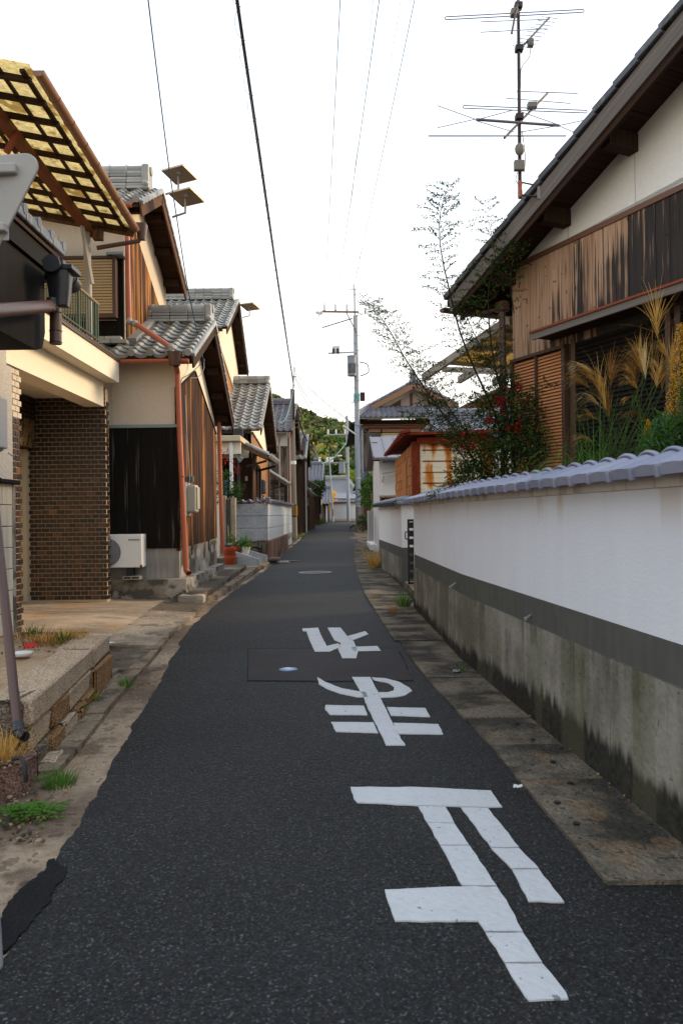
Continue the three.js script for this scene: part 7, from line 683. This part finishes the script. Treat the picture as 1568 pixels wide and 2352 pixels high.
  P(o, 'stems', M3(stems), bark, { kind: 'stuff' }); for (const k of ['dark', 'mid', 'yellow', 'brown']) P(o, 'foliage', leafGeo(L[k]), GL[k], { kind: 'stuff' }); P(o, 'berries', M3(berries), berryM, { kind: 'stuff' });
}
{ // pampas grass and goldenrod
  const z2 = (x, y) => [1234 + 0.2127 * x, 660 + 0.2127 * y], o = thing('pampas_grass', 'clump of golden pampas grass plumes before the dark shutters', 'ornamental grass', at(1420, 1090, 5.9)), st = [], gb = [], pl = { straw: [], pale: [], brown: [] };
  for (const [bx, by, tx, ty, fan, m, d, droop] of [[740, 1330, 560, 810, 0.35, 'straw', 5.9, 1.5], [790, 1080, 780, 690, 0.5, 'brown', 6.1, 0.2], [1060, 1080, 1010, 690, 0.45, 'brown', 6.0, 0.5], [1130, 930, 1040, 540, 0.45, 'straw', 6.0, 0.3], [1165, 1000, 1135, 660, 0.18, 'pale', 5.8, 0.1], [1235, 1020, 1240, 520, 0.3, 'brown', 6.0, 0.1], [1300, 560, 1255, 40, 0.55, 'straw', 5.8, 0.35], [1080, 1100, 900, 960, 0.4, 'straw', 5.8, 1.3], [1150, 1440, 900, 1300, 0.4, 'brown', 5.9, 1.2], [705, 1310, 470, 1130, 0.35, 'pale', 5.8, 1.4], [655, 1440, 430, 1330, 0.3, 'straw', 5.8, 1.5], [605, 1690, 400, 1590, 0.3, 'straw', 5.7, 1.5], [560, 1090, 320, 930, 0.35, 'straw', 5.9, 1.4], [1440, 950, 1445, 560, 0.4, 'straw', 5.9, 0.2], [1285, 1080, 1330, 750, 0.5, 'straw', 5.7, 0.6], [780, 1420, 700, 1060, 0.3, 'brown', 6.0, 0.8], [1030, 1180, 900, 1230, 0.3, 'straw', 5.8, 1], [1340, 1120, 1350, 850, 0.25, 'brown', 6, 0.1], [690, 1100, 430, 840, 0.3, 'straw', 5.9, 1.4], [620, 950, 350, 800, 0.3, 'pale', 5.9, 1.5], [1060, 1000, 880, 800, 0.35, 'straw', 5.9, 1.2], [1190, 820, 1000, 620, 0.35, 'straw', 5.9, 1.1], [1320, 900, 1180, 760, 0.4, 'pale', 5.8, 1.0], [1400, 760, 1300, 570, 0.35, 'straw', 5.8, 0.6]]) {
    const B = at(...z2(bx, by), d), T = at(...z2(tx, ty), d), dir = T.clone().sub(B), L = dir.length(); dir.normalize(); for (let k = 0; k < 36; k++) { const s = B.clone().addScaledVector(dir, L * rr(0.0, 0.42)), dd = dir.clone().add(rv(fan * 1.15)).add(new THREE.Vector3(0, droop > 0.9 ? 0.55 : 0, 0)); blade(pl[m], s, dd, L * rr(0.6, 1.05), 0.0068, droop > 0.9 ? 2.3 : droop + 0.35, 8); } const foot = at(rr(1370, 1470), 1120, d); st.push(tube([foot, foot.clone().lerp(B, 0.5).add(new THREE.Vector3(0.03, 0.05, 0)), B, B.clone().addScaledVector(dir, L * 0.4)], 0.0028, 4)); }
  for (let k = 0; k < 150; k++) { const f = at(rr(1330, 1540), rr(1075, 1110), rr(5.5, 6.1)), a = rr(-1.5, 1.3); blade(gb, f, new THREE.Vector3(a, rr(0.8, 1.7), rr(-0.4, 0.4)), rr(0.35, 0.85), 0.011, rr(0.8, 2.4), 8); } const low = []; for (let k = 0; k < 46; k++) blade(low, at(rr(1280, 1400), rr(1055, 1085), rr(4.9, 5.6)), new THREE.Vector3(rr(-1.4, 0.2), rr(0.3, 0.9), rr(-0.1, 0.5)), rr(0.25, 0.45), 0.006, rr(1.6, 2.6), 8);
  P(o, 'stems', M3(st), stemG, { kind: 'stuff' }); for (const k in pl) P(o, 'plumes', leafGeo(pl[k]), GL[k], { kind: 'stuff' }); P(o, 'blades', leafGeo(gb), GL.mid, { kind: 'stuff' }); P(o, 'blades', leafGeo(low), GL.bright, { kind: 'stuff' });
  const g = thing('goldenrod', 'yellow goldenrod spikes with green leaves at the right edge', 'wildflower', at(1550, 1080, 4.9)), ga = [], la = [], lb = [], gs = []; for (const [x, y0, y1, d, w] of [[1562, 745, 870, 4.9, 0.08], [1545, 860, 960, 4.85, 0.06], [1580, 800, 900, 4.8, 0.08], [1487, 965, 1000, 5.1, 0.028], [1484, 1035, 1052, 4.9, 0.03], [1530, 1000, 1030, 4.9, 0.02]]) { const A = at(x, y0, d), B = at(x, y1, d), H = A.y - B.y; for (let k = 0; k < 420 * (w / 0.06); k++) { const t = R(), a = R() * 6.28, r = w * (0.25 + 0.9 * t) * Math.sqrt(R()); const p = A.clone().lerp(B, t); p.x += Math.cos(a) * r; p.z += Math.sin(a) * r; p.y += 0.3 * r; leaf(ga, p, rv().add(new THREE.Vector3(0, 0.5, 0)), 0.011, 0.008); } gs.push(rod(at(x + rr(-6, 6), 1120, d), A, 0.004, 0.002, 4)); for (let k = 0; k < 190 * Math.min(1, (1100 - y1) / 120); k++) { const p = B.clone().lerp(at(x, 1085, d), Math.pow(R(), 0.8)).add(new THREE.Vector3(rr(-0.03, 0.03), 0, rr(-0.03, 0.03))); leaf(R() < 0.6 ? la : lb, p, new THREE.Vector3(rr(-1, 1), rr(-0.2, 0.7), rr(-1, 1)), rr(0.05, 0.1), 0.016); } }
  for (let k = 0; k < 2600; k++) leaf(R() < 0.5 ? la : lb, at(1620 - 130 * Math.pow(R(), 0.8), 1085 - 170 * R() * R(), 5).add(rv(0.08)).lerp(at(rr(1490, 1620), rr(960, 1075), rr(4.7, 5.3)), 0.5), new THREE.Vector3(rr(-1, 1), rr(-0.2, 0.9), rr(-1, 1)), rr(0.05, 0.11), 0.02); P(g, 'stems', M3(gs), stemG, { kind: 'stuff' }); P(g, 'blossom', leafGeo(ga), GL.gold, { kind: 'stuff' }); P(g, 'foliage', leafGeo(la), GL.blue, { kind: 'stuff' }); P(g, 'foliage', leafGeo(lb), GL.bright, { kind: 'stuff' });
}
{ // nandina by the gateposts, potted plants, small trees
  const n = thing('nandina_bush', 'green nandina bush with red tips behind the gateposts', 'bush', V(-2.95, 1.4, 20)), a = [], b = [], c = [], st = []; for (const [x, y, r, k] of [[520, 1120, 0.3, 240], [530, 1135, 0.26, 200], [512, 1095, 0.26, 200], [540, 1140, 0.2, 140], [548, 1118, 0.16, 90], [515, 1140, 0.28, 200], [545, 1130, 0.2, 90]]) { const p = at(x, y, 20.1); cloud(a, p, r, k * 0.6, 0.085, 0.032); cloud(b, p, r, k * 0.4, 0.085, 0.03); st.push(rod(V(-2.95, 1.3, 20.2), p, 0.01, 0.006, 4)); } cloud(c, at(517, 1045, 20.1), 0.14, 60, 0.07, 0.025, 1.6); cloud(c, at(544, 1078, 20.0), 0.1, 30, 0.07, 0.025); cloud(c, at(535, 1060, 20.0), 0.08, 14, 0.06, 0.025); P(n, 'foliage', leafGeo(a), GL.mid, { kind: 'stuff' }); P(n, 'foliage', leafGeo(b), GL.dark, { kind: 'stuff' }); P(n, 'red_tips', leafGeo(c), GL.red, { kind: 'stuff' }); P(n, 'stems', M3(st), bark, { kind: 'stuff' });
  const cloth = thing('hanging_cloth', 'blue cloth hanging behind the gatepost by the porch', 'cloth', V(-3, 2.0, 20.6)); P(cloth, 'cloth', rbox(-3.17, -3.1, 1.98, 2.5, 20.6, 20.66, 0.02), M.bluePaint);
  const pp = (px, py, d, r, k, m, label, gr) => { const o = thing('potted_plant', label, 'plant', at(px, py, d)), q = []; cloud(q, at(px, py, d), r, k, 0.1, 0.045, 0.7); P(o, 'foliage', leafGeo(q), m, { kind: 'stuff' }); if (gr) { const w = []; for (let i = 0; i < 26; i++) blade(w, at(px, py + 8, d), new THREE.Vector3(rr(-0.4, 0.5), 1, rr(-0.3, 0.3)), rr(0.25, 0.55), 0.02, 0.7); P(o, 'blades', leafGeo(w), GL.blue, { kind: 'stuff' }); } };
  pp(548, 1254, 18.75, 0.16, 90, GL.mid, 'leafy green plant in the red pot behind the stack', 0); pp(562, 1250, 18.75, 0.17, 130, GL.bright, 'bright leafy plant with tall blades in the white pot', 1); pp(531, 1236, 19.2, 0.1, 50, GL.mid, 'small green plant in the pale planter box', 0);
  tuft('weed', 'yellow-green weed at the foot of the granite wall near the old pole', 'weed', 657, 1238, 0.25, 60, 0.45, 0.14, GL.lime, 0.02); tuft('weed', 'small green weed at the roadside just past the old pole', 'weed', 695, 1234, 0.05, 50, 0.3, 0.16, GL.bright, 0.02); tuft('weed', 'dark weed at the foot of the old concrete pole', 'weed', 676, 1240, 0, 50, 0.25, 0.15, GL.dark, 0.02);
  const tree = (name, label, cat, base, parts, trunk, lw = 0.1) => { const o = thing(name, label, cat, base.clone()); if (trunk) P(o, 'trunk', M3(trunk), bark); for (const [m, cl] of parts) { const q = []; for (const [p, r, k, f] of cl) cloud(q, p, r, k, lw * 1.2, lw * 0.6, f ?? 0.7); P(o, 'crown', leafGeo(q), m, { kind: 'stuff' }); } };
  { const D = 30, b = at(866, 1195, D), cl = []; for (const [x, y, r] of [[852, 1092, 0.12], [852, 1102, 0.22], [852, 1112, 0.25], [840, 1110, 0.16], [864, 1114, 0.16], [850, 1124, 0.3], [836, 1126, 0.2], [866, 1124, 0.2], [850, 1136, 0.34], [835, 1138, 0.25], [868, 1136, 0.24], [850, 1148, 0.35], [837, 1152, 0.22], [866, 1150, 0.26], [848, 1160, 0.28]]) cl.push([at(x, y, D + rr(-0.3, 0.3)), r, 55, 0.35]); tree('young_tree', 'small young tree with layered bright leaves beside the pale pole', 'tree', b, [[GL.bright, cl]], [rod(b, at(858, 1165, D), 0.05, 0.035, 7), rod(at(858, 1165, D), at(852, 1095, D), 0.03, 0.01, 6)], 0.12); }
  tree('round_bush', 'dark green bush at the foot of the pale pole', 'bush', at(836, 1212, 38), [[GL.dark, [[at(836, 1196, 38), 0.42, 260], [at(838, 1206, 38), 0.4, 200]]], [GL.mid, [[at(834, 1194, 38), 0.42, 120]]]], null, 0.1);
  tree('ginkgo_tree', 'bright yellow tree behind the lamp pole at the end of the lane', 'tree', V(-1.4, 1, 80), [[GL.ginkgo, [[V(-1.4, 3.6, 80), 0.9, 400], [V(-0.9, 3.3, 80), 0.7, 260], [V(-2, 3.3, 80), 0.7, 260], [V(-1.3, 2.8, 80), 1, 300]]]], [rod(V(-1.4, 0.8, 80), V(-1.4, 3, 80), 0.15, 0.08)], 0.2);
  tree('lime_tree', 'yellow-green tree left of the distant pale pole', 'tree', V(0.4, 1, 95), [[GL.lime, [[V(0.2, 5.4, 95), 1.3, 600], [V(1, 6.4, 95), 1.2, 500], [V(0.4, 4, 95), 1.3, 500], [V(1.2, 4.6, 95), 1.2, 400]]], [GL.mid, [[V(0.8, 5.2, 95), 1.5, 300]]]], [rod(V(0.6, 0.8, 95), V(0.6, 5, 95), 0.2, 0.1)], 0.24);
  tree('maple_tree', 'red maple above the low house roof under the hill', 'tree', V(-6.2, 1, 115), [[GL.red, [[V(-6.3, 8.2, 115), 1.2, 400], [V(-5, 7.6, 115), 1, 300], [V(-6.9, 7.6, 115), 1, 260], [V(-5.6, 8.6, 115), 0.8, 200]]]], [rod(V(-6, 1, 115), V(-6, 7.5, 115), 0.3, 0.1)], 0.3);
  tree('climbing_shrub', 'dark shrub hanging over the board fence by the shorter pole', 'shrub', V(-1.9, 0.8, 53), [[GL.mid, [[at(722, 1128, 53), 0.6, 200], [at(732, 1112, 53), 0.4, 140], [at(712, 1140, 53), 0.5, 140]]], [GL.dark, [[at(724, 1132, 53), 0.7, 240], [at(735, 1122, 53), 0.4, 100]]]], [rod(V(-1.9, 0.8, 53), at(724, 1130, 53), 0.06, 0.03)], 0.16); tuft('weed', 'green weeds at the foot of the shorter pole', 'weed', 737, 1203, 0.1, 70, 0.7, 0.4, GL.mid, 0.04); tuft('weed', 'red flowers by the far corner on the right of the lane', 'flower', 804, 1190, 0.1, 40, 0.6, 0.25, GL.red, 0.05);
  const bt = thing('bare_tree', 'pale leafless tree standing up from the hillside wood', 'tree', V(11, 40, 385)), tw = []; { const b = V(11, 39, 385); for (let k = 0; k < 16; k++) { const a = rr(-0.5, 0.5), l = rr(7, 12); tw.push(rod(b, b.clone().add(new THREE.Vector3(Math.sin(a) * l, Math.cos(a) * l, rr(-1, 1))), 0.22, 0.06, 4)); } } P(bt, 'trunk', M3(tw), plain([0.3, 0.25, 0.14], 0.9));
}
{ // weeds and litter along the street
  tuft('grass_tuft', 'bright green grass tuft nearest the gutter channel on the left', 'grass tuft', 138, 1802, 0.02, 150, 0.11, 0.085, GL.bright, 0.006, 0.9); { const o = thing('broad_weed', 'flat rosette weed with jagged green leaves near the dark asphalt patch', 'weed', G(72, 1880)), a = [], p = G(72, 1872, 0.02); for (let k = 0; k < 60; k++) { const t = R() * 6.28, q = p.clone().add(new THREE.Vector3(rr(-0.08, 0.09), 0, rr(-0.05, 0.05))); for (let j = 0; j < 5; j++) leaf(a, q.clone().add(new THREE.Vector3(Math.cos(t) * 0.02 * j, 0.015 + 0.012 * Math.sin(j), Math.sin(t) * 0.02 * j)), new THREE.Vector3(Math.cos(t + rr(-0.9, 0.9)), rr(0, 0.5), Math.sin(t + rr(-0.9, 0.9))), rr(0.03, 0.06), 0.016); } P(o, 'leaves', leafGeo(a), GL.bright, { kind: 'stuff' }); }
  tuft('grass_tuft', 'small grass tuft at the joint where kerb and driveway meet', 'grass tuft', 291, 1575, 0.05, 70, 0.1, 0.06, GL.bright, 0.006); tuft('grass_tuft', 'little yellowish plant in a crack of the stone bed', 'weed', 217, 1606, 0.06, 26, 0.09, 0.03, GL.lime, 0.009); tuft('grass_tuft', 'tiny green seedling at the foot of the stone bed', 'weed', 187, 1640, 0.06, 20, 0.1, 0.025, GL.bright, 0.012); tuft('grass_tuft', 'yellow-leaved weed between the low stone block and the bed', 'weed', 74, 1745, 0.06, 26, 0.16, 0.03, GL.lime, 0.014);
  tuft('grass_tuft', 'dry grass clump on the low block beside the brown pipe', 'dry grass', 10, 1738, 0, 160, 0.2, 0.12, GL.straw, 0.006, 1.8, 4.15); tuft('grass_tuft', 'grassy weed growing at the foot of the open gate', 'weed', 927, 1392, 0.06, 90, 0.3, 0.1, GL.mid, 0.01); tuft('grass_tuft', 'low brown weed beside the gate threshold', 'weed', 905, 1406, 0.06, 40, 0.16, 0.08, GL.brown, 0.009); tuft('grass_tuft', 'dry yellow grass at the far end of the second white wall', 'dry grass', 860, 1302, 0.06, 110, 0.6, 0.14, GL.straw, 0.016, 1); tuft('grass_tuft', 'few green blades at the foot of the wall near the pipe ring', 'weed', 1058, 1540, 0.06, 16, 0.1, 0.03, GL.mid, 0.006);
  for (const [x, y, m, lb] of [[118, 1470, 'straw', 'dry brown weeds heaped at the back of the sandy bed'], [75, 1462, 'brown', 'rust-brown withered weeds beside the block wall on the bed'], [160, 1463, 'straw', 'straw-coloured weeds at the back edge of the bed'], [105, 1478, 'brown', 'low rusty weeds in the middle of the bed']]) tuft('dry_weed', lb, 'dry weeds', x, y, 0, 160, 0.11, 0.19, GL[m], 0.006, 1.8, 1.03 * F / (y - HY - 8)); tuft('grass_tuft', 'green sprigs among the dry weeds on the bed', 'weed', 152, 1468, 0, 40, 0.12, 0.08, GL.mid, 0.008, 1, 6.3); tuft('grass_tuft', 'green sprigs at the back of the bed beside the block wall', 'weed', 72, 1455, 0, 40, 0.1, 0.1, GL.mid, 0.007, 1, 6.5); tuft('grass_tuft', 'small green leaves in the middle of the sandy bed', 'weed', 134, 1476, 0, 26, 0.05, 0.06, GL.bright, 0.012, 1, 6.2);
  const gv = thing('gravel', 'loose brown and grey gravel at the left edge by the low stone block', 'gravel', G(30, 1860)); gv.userData.kind = 'stuff'; const st = [[], [], []]; for (let k = 0; k < 170; k++) { const p = k < 120 ? G(rr(-20, 105), rr(1808, 1935), 0.03) : k < 140 ? at(rr(0, 50), rr(1742, 1765), 3.95) : V(rr(-2.8, -2.3), 0.495, rr(4.8, 6.6)), s = rr(0.004, 0.011) * (k % 17 ? 1 : 1.6), g = new THREE.IcosahedronGeometry(s, 1).toNonIndexed(); g.scale(rr(0.8, 1.5), rr(0.5, 0.9), rr(0.8, 1.3)); g.rotateY(R() * 6); g.translate(p.x, p.y + s * 0.3, p.z); st[k % 3].push(g); } st.forEach((g, i) => P(gv, 'pebbles', M3(g), [M.oldGranite, M.rustStone, M.darkStone][i], { kind: 'stuff' }));
  const lt = thing('fallen_leaves', 'scattered fallen leaves and grit in the gutter channel and along the wall foot', 'leaf litter', G(300, 1650)); lt.userData.kind = 'stuff'; const la = [], lb = []; for (let k = 0; k < 420; k++) { const t = R(), right = k % 2; const p = right ? G(930 + 560 * t + rr(-14, 60), 1395 + 470 * t + rr(-14, 14), 0.045) : G(330 - 250 * t + rr(-26, 30), 1560 + 330 * t, 0.022); p.y += 0.004; leaf(R() < 0.5 ? la : lb, p, new THREE.Vector3(rr(-1, 1), rr(-0.1, 0.35), rr(-1, 1)), rr(0.008, 0.022), 0.01); } P(lt, 'leaves', leafGeo(la), GL.brown, { kind: 'stuff' }); P(lt, 'leaves', leafGeo(lb), GL.straw, { kind: 'stuff' });
  const lid = thing('plastic_lid', 'small white plastic lid lying on the driveway behind the stone bed', 'lid', G(250, 1472)); P(lid, 'lid', new THREE.CylinderGeometry(0.055, 0.06, 0.014, 20).toNonIndexed().translate(...G(252, 1476, 0.12).toArray()), M.whitePot); P(lid, 'rim', new THREE.TorusGeometry(0.055, 0.006, 6, 20).rotateX(Math.PI / 2).toNonIndexed().translate(...G(252, 1476, 0.128).toArray()), M.greyBox);
  const tr = thing('litter_scrap', 'white scrap of paper on the drain covers by the wall', 'litter', G(1188, 1806)); { const c = new THREE.PlaneGeometry(0.045, 0.025, 6, 4); c.rotateX(-1.4); const q = c.attributes.position; for (let i = 0; i < q.count; i++) q.setXYZ(i, q.getX(i) + rr(-0.004, 0.004), q.getY(i) + rr(0, 0.007), q.getZ(i) + rr(-0.004, 0.004)); c.computeVertexNormals(); const p = G(1188, 1806, 0.055); c.translate(p.x, p.y, p.z); P(tr, 'paper', c, M.whitePot); }
}
renderer.render(scene, camera);
